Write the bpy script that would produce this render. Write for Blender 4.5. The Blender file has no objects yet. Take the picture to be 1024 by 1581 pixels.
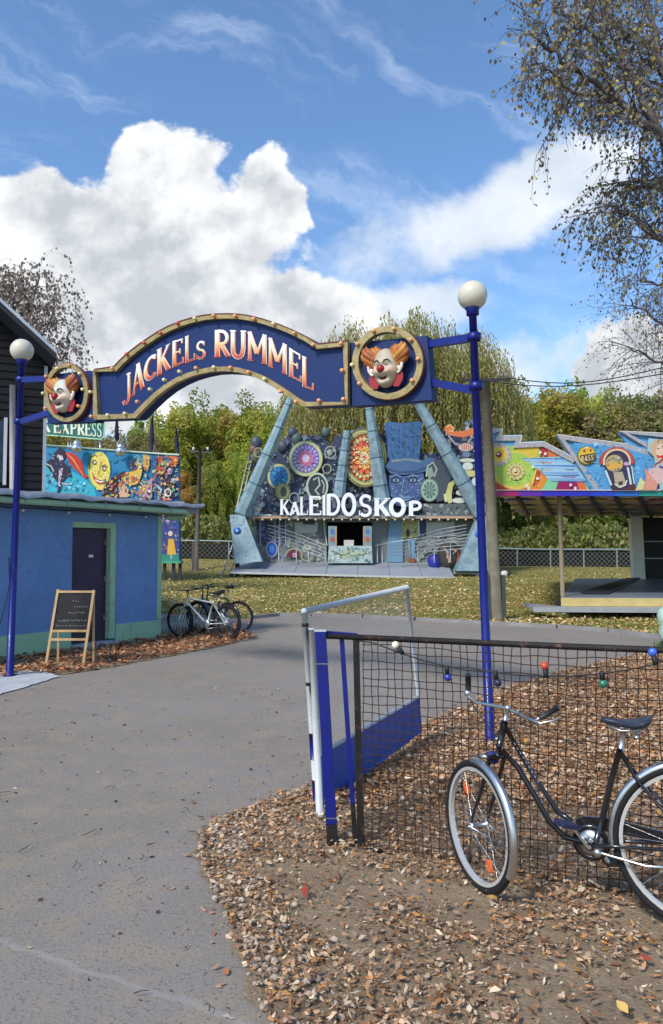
import bpy, math, random
import numpy as np
from mathutils import Vector, Matrix
R = math.radians
scene = bpy.context.scene
col = scene.collection
random.seed(7)
rng = np.random.default_rng(11)

# ------------------------------------------------------------------ camera
F = 1150.0; CX, CY, HOR = 512.0, 790.5, 850.0
CAMZ = 1.7
PITCH = math.atan((HOR - CY) / F)
cam_d = bpy.data.cameras.new('camera'); cam = bpy.data.objects.new('camera', cam_d); col.objects.link(cam)
cam.location = (0, 0, CAMZ); cam.rotation_euler = (R(90) + PITCH, 0, 0)
cam_d.sensor_fit = 'VERTICAL'; cam_d.sensor_height = 36; cam_d.lens = 36 * F / 1581.0
cam_d.clip_end = 2000; cam_d.clip_start = 0.05
scene.camera = cam

# ------------------------------------------------------------------ world
SUN_EL, SUN_AZ = 44.0, 218.0        # azimuth clockwise from +Y (the viewing direction): behind and to the left
world = bpy.data.worlds.new("World"); scene.world = world; world.use_nodes = True
nt = world.node_tree; nt.nodes.clear()
class NG:
    def __init__(s, nt): s.nt = nt
    def n(s, t, **k):
        x = s.nt.nodes.new(t)
        for a, b in k.items(): setattr(x, a, b)
        return x
    def put(s, sock, v):
        if isinstance(v, (int, float)): sock.default_value = v
        elif isinstance(v, (tuple, list)): sock.default_value = v
        else: s.nt.links.new(v, sock)
    def m(s, op, a, b=None, c=None, clamp=False):
        x = s.n('ShaderNodeMath', operation=op, use_clamp=clamp)
        s.put(x.inputs[0], a)
        if b is not None: s.put(x.inputs[1], b)
        if c is not None: s.put(x.inputs[2], c)
        return x.outputs[0]
    def vm(s, op, a, b=None):
        x = s.n('ShaderNodeVectorMath', operation=op)
        s.put(x.inputs[0], a)
        if b is not None: s.put(x.inputs[1], b)
        return x.outputs[0] if op not in ('LENGTH', 'DOT_PRODUCT') else x.outputs['Value']
    def noise(s, vec, scale, detail=6, rough=.55, dist=0.0):
        x = s.n('ShaderNodeTexNoise'); s.put(x.inputs['Vector'], vec)
        x.inputs['Scale'].default_value = scale; x.inputs['Detail'].default_value = detail
        x.inputs['Roughness'].default_value = rough; x.inputs['Distortion'].default_value = dist
        return x
    def ss(s, v, a, b, lo=0.0, hi=1.0):
        x = s.n('ShaderNodeMapRange', interpolation_type='SMOOTHSTEP')
        s.put(x.inputs['Value'], v)
        x.inputs['From Min'].default_value = a; x.inputs['From Max'].default_value = b
        x.inputs['To Min'].default_value = lo; x.inputs['To Max'].default_value = hi
        return x.outputs['Result']
    def mix(s, f, a, b, mode='MIX'):
        x = s.n('ShaderNodeMix', data_type='RGBA', blend_type=mode)
        s.put(x.inputs[0], f); s.put(x.inputs[6], a); s.put(x.inputs[7], b)
        return x.outputs[2]
g = NG(nt)
tc = g.n('ShaderNodeTexCoord')
sep = g.n('ShaderNodeSeparateXYZ'); nt.links.new(tc.outputs['Generated'], sep.inputs[0])
yy = g.m('MAXIMUM', g.m('ABSOLUTE', sep.outputs[1]), 0.12)
u = g.m('DIVIDE', sep.outputs[0], yy); v = g.m('DIVIDE', sep.outputs[2], yy)
cmb = g.n('ShaderNodeCombineXYZ'); nt.links.new(u, cmb.inputs[0]); nt.links.new(v, cmb.inputs[1])
UV = cmb.outputs[0]
w1 = g.noise(UV, 3.2, 3, .5); w2 = g.noise(UV, 13, 4, .6)
warp = g.vm('ADD', g.vm('SCALE', g.vm('SUBTRACT', w1.outputs['Color'], (.5, .5, .5))), g.vm('SCALE', g.vm('SUBTRACT', w2.outputs['Color'], (.5, .5, .5))))
for nd in nt.nodes:
    if nd.type == 'VECT_MATH' and nd.operation == 'SCALE': pass
sc = [nd for nd in nt.nodes if nd.type == 'VECT_MATH' and nd.operation == 'SCALE']
sc[0].inputs['Scale'].default_value = 0.20; sc[1].inputs['Scale'].default_value = 0.075
P = g.vm('ADD', UV, warp)
def blob(px, py, rx, ry, ang=0):
    c = ((px - 512) / F, (850 - py) / F, 0)
    mp = g.n('ShaderNodeMapping', vector_type='TEXTURE'); nt.links.new(P, mp.inputs['Vector'])
    mp.inputs['Location'].default_value = c; mp.inputs['Rotation'].default_value = (0, 0, R(ang))
    mp.inputs['Scale'].default_value = (rx / F, ry / F, 1000)
    return g.m('SUBTRACT', 1.0, g.vm('LENGTH', mp.outputs[0]))
def blobs(L, k=.25):
    acc = None
    for b in L:
        x = blob(*b)
        if acc is None: acc = x
        else: acc = g.m('SMOOTH_MAX', acc, x, k)
    return acc
nf = g.noise(UV, 9, 9, .58)
nsoft = g.noise(UV, 4.5, 7, .55)
# crisp cumulus
cum = blobs([(235, 240, 100, 85), (412, 275, 72, 88), (70, 345, 190, 80), (230, 370, 230, 130), (150, 480, 330, 130), (420, 520, 240, 90), (330, 600, 260, 60), (1010, 575, 105, 75)], .15)
dc = g.m('ADD', cum, g.m('MULTIPLY', g.m('SUBTRACT', nf.outputs['Fac'], .5), 1.1))
mc = g.ss(dc, -.02, .16)
# softer clouds
sof = blobs([(770, 310, 260, 75, 22), (600, 480, 230, 50, 5), (900, 240, 130, 60, 20), (640, 560, 400, 45)], .2)
ds = g.m('ADD', g.m('ADD', sof, g.m('MULTIPLY', g.m('SUBTRACT', nf.outputs['Fac'], .5), .9)), g.m('MULTIPLY', g.m('SUBTRACT', nsoft.outputs['Fac'], .5), 1.9))
ms = g.ss(ds, -.22, .55)
# thin streaks
mp = g.n('ShaderNodeMapping', vector_type='TEXTURE'); nt.links.new(P, mp.inputs['Vector']); mp.inputs['Rotation'].default_value = (0, 0, R(-25)); mp.inputs['Scale'].default_value = (1, .22, 1)
st = g.noise(mp.outputs[0], 3.2, 6, .6)
mst = g.m('MULTIPLY', g.ss(st.outputs['Fac'], .47, .80), .32)
sky = g.n('ShaderNodeTexSky', sky_type='NISHITA', sun_disc=False, sun_elevation=R(SUN_EL), sun_rotation=R(SUN_AZ), altitude=200, air_density=1.0, dust_density=0.9, ozone_density=2.0)
SKYS = 0.140
skyc = g.vm('SCALE', sky.outputs[0]); skyc.node.inputs['Scale'].default_value = SKYS
# slightly deeper blue aloft, as a phone camera renders it
skyc = g.mix(1.0, skyc, (.82, 1.0, 1.13, 1), 'MULTIPLY')
# cloud brightness: relief from an offset sample toward the light + gray bellies
off = g.vm('ADD', UV, (.020, .034, 0))
nf2 = g.noise(off, 9, 9, .58)
rel = g.m('SUBTRACT', nf.outputs['Fac'], nf2.outputs['Fac'])
big = g.noise(UV, 5.0, 5, .5)
big2 = g.noise(g.vm('ADD', UV, (.03, .07, 0)), 5.0, 5, .5)
relb = g.m('SUBTRACT', big.outputs['Fac'], big2.outputs['Fac'])
vfac = g.ss(v, .20, .56)
edge = g.ss(dc, 0.0, .75, 1.0, 0.0)
lum = g.m('ADD', g.m('MULTIPLY', vfac, .26), g.m('MULTIPLY', edge, .26))
lum = g.m('ADD', lum, g.m('MULTIPLY', rel, 2.6))
lum = g.m('ADD', lum, g.m('MULTIPLY', relb, 1.3))
lum = g.m('ADD', lum, .10, clamp=True)
ccol = g.mix(lum, (.42, .45, .49, 1), (.84, .85, .85, 1))
scol = g.mix(g.m('ADD', .62, g.m('MULTIPLY', relb, 2.0), clamp=True), (.44, .50, .56, 1), (.78, .81, .84, 1))
c1 = g.mix(mst, skyc, (.75, .83, .95, 1))
c2 = g.mix(g.m('MULTIPLY', ms, .85), c1, scol)
c3 = g.mix(mc, c2, ccol)
low = g.ss(v, -.02, .0)
c4 = g.mix(low, (.35, .38, .40, 1), c3)
bg = g.n('ShaderNodeBackground'); nt.links.new(c4, bg.inputs[0]); bg.inputs[1].default_value = 1.0
wo = g.n('ShaderNodeOutputWorld'); nt.links.new(bg.outputs[0], wo.inputs[0])

# ------------------------------------------------------------------ sun
sd = bpy.data.lights.new('sun', 'SUN'); sun = bpy.data.objects.new('sun', sd); col.objects.link(sun)
sd.energy = 2.7; sd.angle = R(10); sd.color = (1.0, .95, .86)
sa, se = R(SUN_AZ), R(SUN_EL)
sdir = Vector((math.sin(sa) * math.cos(se), math.cos(sa) * math.cos(se), math.sin(se)))
sun.rotation_euler = (-sdir).to_track_quat('-Z', 'Y').to_euler()
sun.location = sdir * 50
scene.view_settings.view_transform = 'Standard'; scene.view_settings.look = 'None'
scene.view_settings.exposure = 0.5; scene.view_settings.gamma = 1

# ------------------------------------------------------------------ mapping helpers
FW = Vector((0, math.cos(PITCH), math.sin(PITCH))); UPV = Vector((0, -math.sin(PITCH), math.cos(PITCH)))
CAM = Vector((0, 0, CAMZ))
def ray(px, py):
    return Vector(((px - CX) / F, 0, 0)) + FW + UPV * (-(py - CY) / F)
def at(px, py, Y):
    d = ray(px, py); return CAM + d * (Y / d.y)
def sstep(t): t = max(0., min(1., t)); return t * t * (3 - 2 * t)
def zt(x, y):
    z = .02 * min(max(0., y - 20), 18)
    top = 1.2 + (.65 - 1.2) * max(0., min(1., (x + 8) / 21))
    t = sstep((y - 38) / 9)
    return z * (1 - t) + top * t
def G(px, py, z=0.0):
    d = ray(px, py)
    if d.z >= -1e-4: return at(px, py, 60)
    Y = 1.0
    t = -(CAMZ - z) / d.z if False else (CAMZ - z) / -d.z
    p = CAM + d * t
    for _ in range(60):
        zz = zt(p.x, p.y) + z
        t2 = (CAMZ - zz) / -d.z
        p2 = CAM + d * ((t + t2) / 2); t = (t + t2) / 2
        p = p2
    return Vector((p.x, p.y, zt(p.x, p.y) + z))
class Frame:
    """a vertical plane through ground points a -> b; (u, v, n): along, up, towards the camera"""
    def __init__(s, a, b):
        s.o = Vector((a[0], a[1], 0)); d = Vector((b[0] - a[0], b[1] - a[1], 0)); s.u = d.normalized()
        s.n = Vector((s.u.y, -s.u.x, 0))
        if s.n.dot(CAM - s.o) < 0: s.n = -s.n
    def uv(s, px, py, n=0.0):
        d = ray(px, py); o = s.o + s.n * n
        t = (o - CAM).dot(s.n) / d.dot(s.n)
        p = CAM + d * t
        return ((p - s.o).dot(s.u), p.z)
    def P(s, px, py, n=0.0):
        d = ray(px, py); o = s.o + s.n * n
        t = (o - CAM).dot(s.n) / d.dot(s.n)
        return CAM + d * t
    def W(s, a, b, n=0.0):
        return s.o + s.u * a + s.n * n + Vector((0, 0, b))
    def Q(s, px, py, n=0.0):   # point by the pixel on the plane itself, then moved out by n
        a, b = s.uv(px, py); return s.W(a, b, n)

# ------------------------------------------------------------------ materials
MATS = {}
def mat(name, c, rough=.7, metal=0.0, var=.12, vs=6.0, bump=0.0, bs=40., attr=False, spec=.4, emit=0., alpha=None, coat=0., trans=0., dirt=None):
    if name in MATS: return MATS[name]
    m = bpy.data.materials.new(name); m.use_nodes = True; t = m.node_tree; t.nodes.clear(); q = NG(t)
    tcn = q.n('ShaderNodeTexCoord'); O = tcn.outputs['Object']
    b = q.n('ShaderNodeBsdfPrincipled'); out = q.n('ShaderNodeOutputMaterial')
    base = None
    if attr:
        a = q.n('ShaderNodeAttribute', attribute_name='Col'); base = a.outputs['Color']
    else: base = (c[0], c[1], c[2], 1)
    nz = q.noise(O, vs, 7, .62); nz2 = q.noise(O, vs * 7.3, 4, .6)
    f = q.m('ADD', q.m('MULTIPLY', q.m('SUBTRACT', nz.outputs['Fac'], .5), var * 4), q.m('MULTIPLY', q.m('SUBTRACT', nz2.outputs['Fac'], .5), var * 2))
    f = q.m('ADD', f, 1.0)
    cc = q.n('ShaderNodeCombineXYZ')
    for i in range(3): q.nt.links.new(f, cc.inputs[i])
    cm = q.mix(1.0, base, cc.outputs[0], 'MULTIPLY')
    if dirt:
        dn = q.noise(O, dirt[1], 8, .7)
        cm = q.mix(q.m('MULTIPLY', q.ss(dn.outputs['Fac'], dirt[2], dirt[2] + .12), dirt[3]), cm, (dirt[0][0], dirt[0][1], dirt[0][2], 1))
    t.links.new(cm, b.inputs['Base Color'])
    b.inputs['Roughness'].default_value = rough; b.inputs['Metallic'].default_value = metal
    b.inputs['Specular IOR Level'].default_value = spec; b.inputs['Coat Weight'].default_value = coat
    if trans: b.inputs['Transmission Weight'].default_value = trans
    if bump:
        bn = q.noise(O, bs, 6, .65); bp = q.n('ShaderNodeBump'); t.links.new(bn.outputs['Fac'], bp.inputs['Height'])
        bp.inputs['Strength'].default_value = bump; bp.inputs['Distance'].default_value = .02
        t.links.new(bp.outputs[0], b.inputs['Normal'])
    t.links.new(b.outputs[0], out.inputs[0])
    MATS[name] = m; return m
def leafmat(name, var=.25, rough=.6, tr=.35, tint=(1, 1, 1)):
    if name in MATS: return MATS[name]
    m = bpy.data.materials.new(name); m.use_nodes = True; t = m.node_tree; t.nodes.clear(); q = NG(t)
    a = q.n('ShaderNodeAttribute', attribute_name='Col'); oi = q.n('ShaderNodeObjectInfo')
    hs = q.n('ShaderNodeHueSaturation'); t.links.new(a.outputs['Color'], hs.inputs['Color'])
    t.links.new(q.m('ADD', .5 - .03, q.m('MULTIPLY', oi.outputs['Random'], .055)), hs.inputs['Hue'])
    t.links.new(q.m('ADD', 1 - var / 2, q.m('MULTIPLY', oi.outputs['Random'], var)), hs.inputs['Value'])
    c = q.mix(1.0, hs.outputs[0], (tint[0], tint[1], tint[2], 1), 'MULTIPLY')
    d = q.n('ShaderNodeBsdfDiffuse'); tl = q.n('ShaderNodeBsdfTranslucent'); mx = q.n('ShaderNodeMixShader')
    t.links.new(c, d.inputs[0]); t.links.new(c, tl.inputs[0]); mx.inputs[0].default_value = tr
    t.links.new(d.outputs[0], mx.inputs[1]); t.links.new(tl.outputs[0], mx.inputs[2])
    out = q.n('ShaderNodeOutputMaterial'); t.links.new(mx.outputs[0], out.inputs[0])
    MATS[name] = m; return m

# ------------------------------------------------------------------ mesh builder
class MB:
    def __init__(s): s.v = []; s.f = []; s.c = []; s.sm = []; s.cur = (1, 1, 1)
    def add(s, vs, fs, smooth=False, cols=None):
        k = len(s.v)
        for i, p in enumerate(vs):
            s.v.append((p[0], p[1], p[2])); s.c.append(tuple(cols[i]) if cols else s.cur)
        for f in fs: s.f.append([k + i for i in f]); s.sm.append(smooth)
        return s
    def box(s, c, size, rot=None):
        hx, hy, hz = size[0] / 2, size[1] / 2, size[2] / 2
        vs = [Vector((x * hx, y * hy, z * hz)) for x in (-1, 1) for y in (-1, 1) for z in (-1, 1)]
        if rot is not None: vs = [rot @ p for p in vs]
        vs = [p + Vector(c) for p in vs]
        return s.add(vs, [(0, 1, 3, 2), (4, 6, 7, 5), (0, 4, 5, 1), (2, 3, 7, 6), (0, 2, 6, 4), (1, 5, 7, 3)])
    def beam(s, p, q, w, h, up=(0, 0, 1), ws=None):
        p = Vector(p); q = Vector(q); d = (q - p).normalized(); up = Vector(up)
        if abs(d.dot(up)) > .98: up = Vector((0, 1, 0))
        a = d.cross(up).normalized(); b = a.cross(d).normalized()
        w2, h2 = ws if ws else (w, h)
        vs = []
        for (o, ww, hh) in ((p, w, h), (q, w2, h2)):
            for (i, j) in ((-1, -1), (1, -1), (1, 1), (-1, 1)): vs.append(o + a * (i * ww / 2) + b * (j * hh / 2))
        return s.add(vs, [(3, 2, 1, 0), (4, 5, 6, 7), (0, 1, 5, 4), (1, 2, 6, 5), (2, 3, 7, 6), (3, 0, 4, 7)])
    def tube(s, pts, r, n=8, closed=False, cap=True, smooth=True):
        pts = [Vector(p) for p in pts]; m = len(pts)
        rs = list(r) if isinstance(r, (list, tuple)) else [r] * m
        k = len(s.v); prev = None; vs = []
        for i, p in enumerate(pts):
            if closed: d = pts[(i + 1) % m] - pts[i - 1]
            else: d = pts[min(i + 1, m - 1)] - pts[max(i - 1, 0)]
            if d.length < 1e-9: d = Vector((0, 0, 1))
            d.normalize()
            if prev is None:
                ref = Vector((0, 0, 1)) if abs(d.z) < .9 else Vector((1, 0, 0))
                a = d.cross(ref).normalized()
            else:
                a = prev - d * prev.dot(d)
                if a.length < 1e-6: a = d.cross(Vector((0, 0, 1)))
                a.normalize()
            prev = a; b = d.cross(a)
            for j in range(n):
                t = 2 * math.pi * j / n; vs.append(p + (a * math.cos(t) + b * math.sin(t)) * rs[i])
        fs = []
        for i in range(m if closed else m - 1):
            i2 = (i + 1) % m
            for j in range(n):
                j2 = (j + 1) % n; fs.append((i * n + j, i2 * n + j, i2 * n + j2, i * n + j2))
        s.add(vs, fs, smooth)
        if cap and not closed:
            s.add([], [])
            s.f.append([k + j for j in range(n)][::-1]); s.sm.append(False)
            s.f.append([k + (m - 1) * n + j for j in range(n)]); s.sm.append(False)
        return s
    def sphere(s, c, r, nu=14, nv=9, rot=None, fn=None):
        rr = Vector((r, r, r)) if isinstance(r, (int, float)) else Vector(r)
        vs = []; cs = []
        for i in range(nv + 1):
            th = math.pi * i / nv
            for j in range(nu):
                ph = 2 * math.pi * j / nu
                p = Vector((math.sin(th) * math.cos(ph) * rr.x, math.sin(th) * math.sin(ph) * rr.y, math.cos(th) * rr.z))
                if fn: p = fn(p)
                if rot is not None: p = rot @ p
                vs.append(p + Vector(c))
        fs = []
        for i in range(nv):
            for j in range(nu):
                j2 = (j + 1) % nu; fs.append((i * nu + j, (i + 1) * nu + j, (i + 1) * nu + j2, i * nu + j2))
        return s.add(vs, fs, True)
    def lathe(s, c, prof, n=20, axis=None):
        ax = Vector(axis).normalized() if axis is not None else Vector((0, 0, 1))
        ref = Vector((1, 0, 0)) if abs(ax.x) < .9 else Vector((0, 1, 0))
        a = ax.cross(ref).normalized(); b = ax.cross(a)
        vs = []
        for (r, z) in prof:
            for j in range(n):
                t = 2 * math.pi * j / n; vs.append(Vector(c) + ax * z + (a * math.cos(t) + b * math.sin(t)) * r)
        fs = []
        for i in range(len(prof) - 1):
            for j in range(n):
                j2 = (j + 1) % n; fs.append((i * n + j, i * n + j2, (i + 1) * n + j2, (i + 1) * n + j))
        return s.add(vs, fs, True)
    def prism(s, poly, vec):
        """closed solid: polygon (3D points) swept by vec"""
        k = len(poly); vec = Vector(vec); P0 = [Vector(p) for p in poly]; P1 = [p + vec for p in P0]
        fs = [tuple(range(k)), tuple(range(2 * k - 1, k - 1, -1))]
        for i in range(k):
            j = (i + 1) % k; fs.append((i, i + k, j + k, j))
        return s.add(P0 + P1, fs)
    def poly(s, pts): return s.add(pts, [tuple(range(len(pts)))])
def finish(mb, name, m, parent=None, base=None, bevel=0):
    me = bpy.data.meshes.new(name)
    base = Vector(base) if base is not None else (BASE[parent.name] if parent is not None else Vector((0, 0, 0)))
    me.from_pydata([(p[0] - base.x, p[1] - base.y, p[2] - base.z) for p in mb.v], [], mb.f)
    ca = me.color_attributes.new('Col', 'FLOAT_COLOR', 'POINT')
    arr = np.ones((len(mb.v), 4), dtype=np.float32)
    if mb.v: arr[:, :3] = np.array(mb.c, dtype=np.float32)[:, :3]
    ca.data.foreach_set('color', arr.ravel())
    me.polygons.foreach_set('use_smooth', mb.sm)
    me.materials.append(m); me.validate(); me.update()
    o = bpy.data.objects.new(name, me); col.objects.link(o)
    if parent is not None: o.parent = parent
    else: o.location = base
    BASE[o.name] = base
    if bevel:
        bv = o.modifiers.new('bevel', 'BEVEL'); bv.width = bevel; bv.segments = 2; bv.limit_method = 'ANGLE'
    return o
BASE = {}
def tag(o, label=None, cat=None, group=None, kind=None):
    if label: o['label'] = label
    if cat: o['category'] = cat
    if group: o['group'] = group
    if kind: o['kind'] = kind
    return o
def thing(name, base, label, cat, group=None):
    o = bpy.data.objects.new(name, None); col.objects.link(o); o.location = base; o.empty_display_size = .2
    BASE[o.name] = Vector(base); return tag(o, label, cat, group)
def part(mb, name, m, parent, label=None, bevel=0):
    o = finish(mb, name, m, parent, bevel=bevel)
    if label: o['label'] = label
    return o
def solo(mb, name, m, base, label, cat, group=None, bevel=0):
    return tag(finish(mb, name, m, None, base, bevel), label, cat, group)
def struct(mb, name, m, kind='structure'):
    return tag(finish(mb, name, m), kind=kind)
def copy_tree(o, parent=None):
    c = o.copy(); col.objects.link(c)
    if parent is not None:
        c.parent = parent; c.matrix_parent_inverse = o.matrix_parent_inverse.copy()
    for ch in [x for x in bpy.data.objects if x.parent == o]: copy_tree(ch, c)
    return c
def np_mesh(name, V, Fq, C, m, parent=None, base=(0, 0, 0), k=4):
    """fast mesh from numpy: V (n,3), Fq (m,k), C (n,3)"""
    me = bpy.data.meshes.new(name); n = len(V); mm = len(Fq)
    V = V - np.array(base, dtype=float)
    me.vertices.add(n); me.vertices.foreach_set('co', V.astype(np.float32).ravel())
    me.loops.add(mm * k); me.loops.foreach_set('vertex_index', Fq.astype(np.int32).ravel())
    me.polygons.add(mm); me.polygons.foreach_set('loop_start', np.arange(0, mm * k, k, dtype=np.int32))
    me.polygons.foreach_set('loop_total', np.full(mm, k, dtype=np.int32))
    me.update(calc_edges=True)
    ca = me.color_attributes.new('Col', 'FLOAT_COLOR', 'POINT'); a = np.ones((n, 4), dtype=np.float32); a[:, :3] = C
    ca.data.foreach_set('color', a.ravel()); me.materials.append(m)
    o = bpy.data.objects.new(name, me); col.objects.link(o)
    if parent is not None: o.parent = parent
    else: o.location = base
    BASE[o.name] = Vector(base)
    return o
def quads(Pc, size, aspect=1.5, tilt=1.0, fold=0.0, dirs=None):
    """leaf quads (rhombs) at centres Pc; size array; returns V,F"""
    n = len(Pc)
    if dirs is None:
        d = rng.normal(size=(n, 3)); d[:, 2] *= tilt
    else: d = dirs
    d /= np.linalg.norm(d, axis=1, keepdims=True) + 1e-9
    r = rng.normal(size=(n, 3)); r[:, 2] *= tilt
    e = np.cross(d, r); e /= np.linalg.norm(e, axis=1, keepdims=True) + 1e-9
    e = np.cross(np.cross(d, e), d) * 1.0; e /= np.linalg.norm(e, axis=1, keepdims=True) + 1e-9
    L = (size * aspect / 2)[:, None]; Wd = (size / 2)[:, None]
    nn = np.cross(d, e)
    A = Pc - d * L; C = Pc + d * L; B = Pc + e * Wd + nn * fold * Wd; D = Pc - e * Wd + nn * fold * Wd
    V = np.stack([A, B, C, D], 1).reshape(-1, 3)
    Fq = np.arange(4 * n).reshape(n, 4)
    return V, Fq
def pick(pal, n, jit=.15):
    pal = np.array(pal, dtype=float); c = pal[rng.integers(0, len(pal), n)]
    return np.clip(c * (1 + rng.normal(size=(n, 1)) * jit), 0, 1)
def in_poly(X, Y, poly):
    inside = np.zeros(len(X), bool); n = len(poly); j = n - 1
    for i in range(n):
        xi, yi = poly[i][0], poly[i][1]; xj, yj = poly[j][0], poly[j][1]
        c = ((yi > Y) != (yj > Y)) & (X < (xj - xi) * (Y - yi) / (yj - yi + 1e-12) + xi)
        inside ^= c; j = i
    return inside
def ell(cx, cy, rx, ry, n=24, a0=0, a1=360):
    full = abs(a1 - a0) >= 359.9
    return [(cx + rx * math.cos(R(a0 + (a1 - a0) * i / (n if full else n - 1))), cy - ry * math.sin(R(a0 + (a1 - a0) * i / (n if full else n - 1)))) for i in range(n)]

# painted layers on a frame: each polygon sits a little above the one before
class Paint:
    def __init__(s, fr, n0=.01, dn=.004): s.fr = fr; s.mb = MB(); s.n = n0; s.dn = dn
    def p(s, pts, c, n=None):
        s.mb.cur = c; s.n += s.dn
        P3 = [s.fr.Q(x, y, s.n if n is None else n) for x, y in pts]
        s.mb.poly(P3); return s
    def rib(s, pts, w, c, closed=False):
        s.mb.cur = c; s.n += s.dn; m = len(pts)
        L, Rr = [], []
        for i in range(m):
            a = pts[i - 1] if (closed or i > 0) else pts[i]; b = pts[(i + 1) % m] if (closed or i < m - 1) else pts[i]
            dx, dy = b[0] - a[0], b[1] - a[1]; l = math.hypot(dx, dy) + 1e-9; ww = (w[i] if isinstance(w, (list, tuple)) else w) / 2
            L.append((pts[i][0] - dy / l * ww, pts[i][1] + dx / l * ww)); Rr.append((pts[i][0] + dy / l * ww, pts[i][1] - dx / l * ww))
        vs = [s.fr.Q(x, y, s.n) for x, y in L] + [s.fr.Q(x, y, s.n) for x, y in Rr]
        fs = [(i, (i + 1) % m, m + (i + 1) % m, m + i) for i in range(m if closed else m - 1)]
        s.mb.add(vs, fs); return s
    def specks(s, poly, n, s0, s1, pal, kinds=('e', 'r', 't')):
        xs = [p[0] for p in poly]; ys = [p[1] for p in poly]; k = 0
        s.n += s.dn
        base = s.n; placed = []
        tries = 0
        while k < n and tries < n * 12:
            tries += 1
            x = random.uniform(min(xs), max(xs)); y = random.uniform(min(ys), max(ys))
            if not in_poly(np.array([x]), np.array([y]), poly)[0]: continue
            r = random.uniform(s0, s1)
            c = random.choice(pal); j = random.uniform(.75, 1.25); s.mb.cur = tuple(min(1, q * j) for q in c)
            m = random.choice((4, 5, 7)); a0 = random.random() * 6; ar = random.uniform(.4, 1)
            th = random.random() * 3.14
            pts = []
            for i in range(m):
                t = a0 + 6.283 * i / m; rr = r * random.uniform(.6, 1.1)
                ex, ey = rr * math.cos(t), rr * ar * math.sin(t)
                pts.append((x + ex * math.cos(th) - ey * math.sin(th), y + ex * math.sin(th) + ey * math.cos(th)))
            s.mb.poly([s.fr.Q(a, b, base + k * .0002) for a, b in pts]); k += 1
        s.n = base + n * .0002
        return s

# ------------------------------------------------------------------ lettering: stroke glyphs in a unit box
def arc(cx, cy, rx, ry, a0, a1, n=9):
    return [(cx + rx * math.cos(R(a0 + (a1 - a0) * i / (n - 1))), cy + ry * math.sin(R(a0 + (a1 - a0) * i / (n - 1)))) for i in range(n)]
T, t_ = .26, .13
GL = {
 'J': [([(.70, 1), (.70, .6), (.70, .22), (.62, .10), (.42, .0), (.16, .02), (.05, .12)], T), ([(.45, .96), (.95, .96)], t_)],
 'A': [([(.10, 0), (.47, .97)], t_ + .02), ([(.47, 1), (.86, 0)], T), ([(.24, .32), (.72, .32)], t_), ([(0, .03), (.25, .03)], .07), ([(.70, .03), (1, .03)], .07)],
 'C': [(arc(.55, .5, .42, .46, 48, 312, 15), T * .9), ([(.84, .98), (.84, .76)], .09)],
 'K': [([(.20, 0), (.20, 1)], T), ([(.30, .46), (.84, .97)], t_ + .03), ([(.42, .56), (.86, .03)], T), ([(.02, .03), (.38, .03)], .06), ([(.02, .97), (.38, .97)], .06), ([(.68, .03), (1, .03)], .07), ([(.68, .97), (.98, .97)], .06)],
 'E': [([(.22, 0), (.22, 1)], T), ([(.2, .95), (.9, .95)], t_), ([(.3, .52), (.72, .52)], t_), ([(.2, .05), (.95, .05)], t_), ([(.87, .98), (.87, .80)], .09), ([(.70, .62), (.70, .42)], .08), ([(.92, .02), (.95, .24)], .09)],
 'L': [([(.22, 0), (.22, 1)], T), ([(.2, .05), (.92, .05)], t_), ([(.90, .02), (.94, .26)], .09), ([(.04, .97), (.42, .97)], .06)],
 'S': [(arc(.52, .74, .32, .24, 35, 250, 10) + arc(.48, .26, .34, .24, 80, -145, 10), .2), ([(.80, .98), (.80, .76)], .08), ([(.12, .03), (.12, .26)], .08)],
 'R': [([(.20, 0), (.20, 1)], T), ([(.22, .95)] + arc(.48, .72, .30, .23, 90, -90, 9) + [(.22, .48)], t_ + .05), ([(.44, .48), (.84, .04)], T * .9), ([(.02, .03), (.38, .03)], .06), ([(.70, .03), (1.0, .05)], .07)],
 'U': [([(.20, 1), (.20, .34)] + arc(.49, .30, .29, .26, 180, 360, 9) + [(.80, .36), (.80, 1)], T * .85), ([(.02, .97), (.38, .97)], .06), ([(.65, .97), (.98, .97)], .06)],
 'M': [([(.12, 0), (.12, 1)], .15), ([(.10, 1), (.49, .30)], .2), ([(.49, .30), (.86, 1)], .12), ([(.87, 0), (.87, 1)], .2), ([(0, .03), (.26, .03)], .05), ([(.72, .03), (1, .03)], .05)],
 'I': [([(.5, 0), (.5, 1)], .42), ([(.2, .04), (.8, .04)], .08), ([(.2, .96), (.8, .96)], .08)],
 'D': [([(.20, 0), (.20, 1)], T), ([(.22, .95), (.45, .95)] + arc(.45, .5, .42, .45, 80, -80, 11) + [(.22, .05)], t_ + .06)],
 'O': [(arc(.5, .5, .37, .45, 0, 360, 21), T * .95)],
 'P': [([(.20, 0), (.20, 1)], T), ([(.22, .95)] + arc(.48, .70, .32, .25, 90, -90, 9) + [(.22, .44)], t_ + .07), ([(.02, .03), (.42, .03)], .06)],
 'X': [([(.12, 1), (.86, 0)], T), ([(.86, 1), (.12, 0)], t_), ([(0, .97), (.3, .97)], .06), ([(.7, .03), (1, .03)], .06)],
 'B': [([(.20, 0), (.20, 1)], T), ([(.22, .95)] + arc(.46, .74, .28, .22, 90, -90, 8) + [(.22, .52)], t_ + .05), ([(.46, .5)] + arc(.48, .27, .34, .23, 90, -90, 8) + [(.22, .05)], t_ + .06)],
 '-': [([(.1, .5), (.9, .5)], .14)],
}
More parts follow.
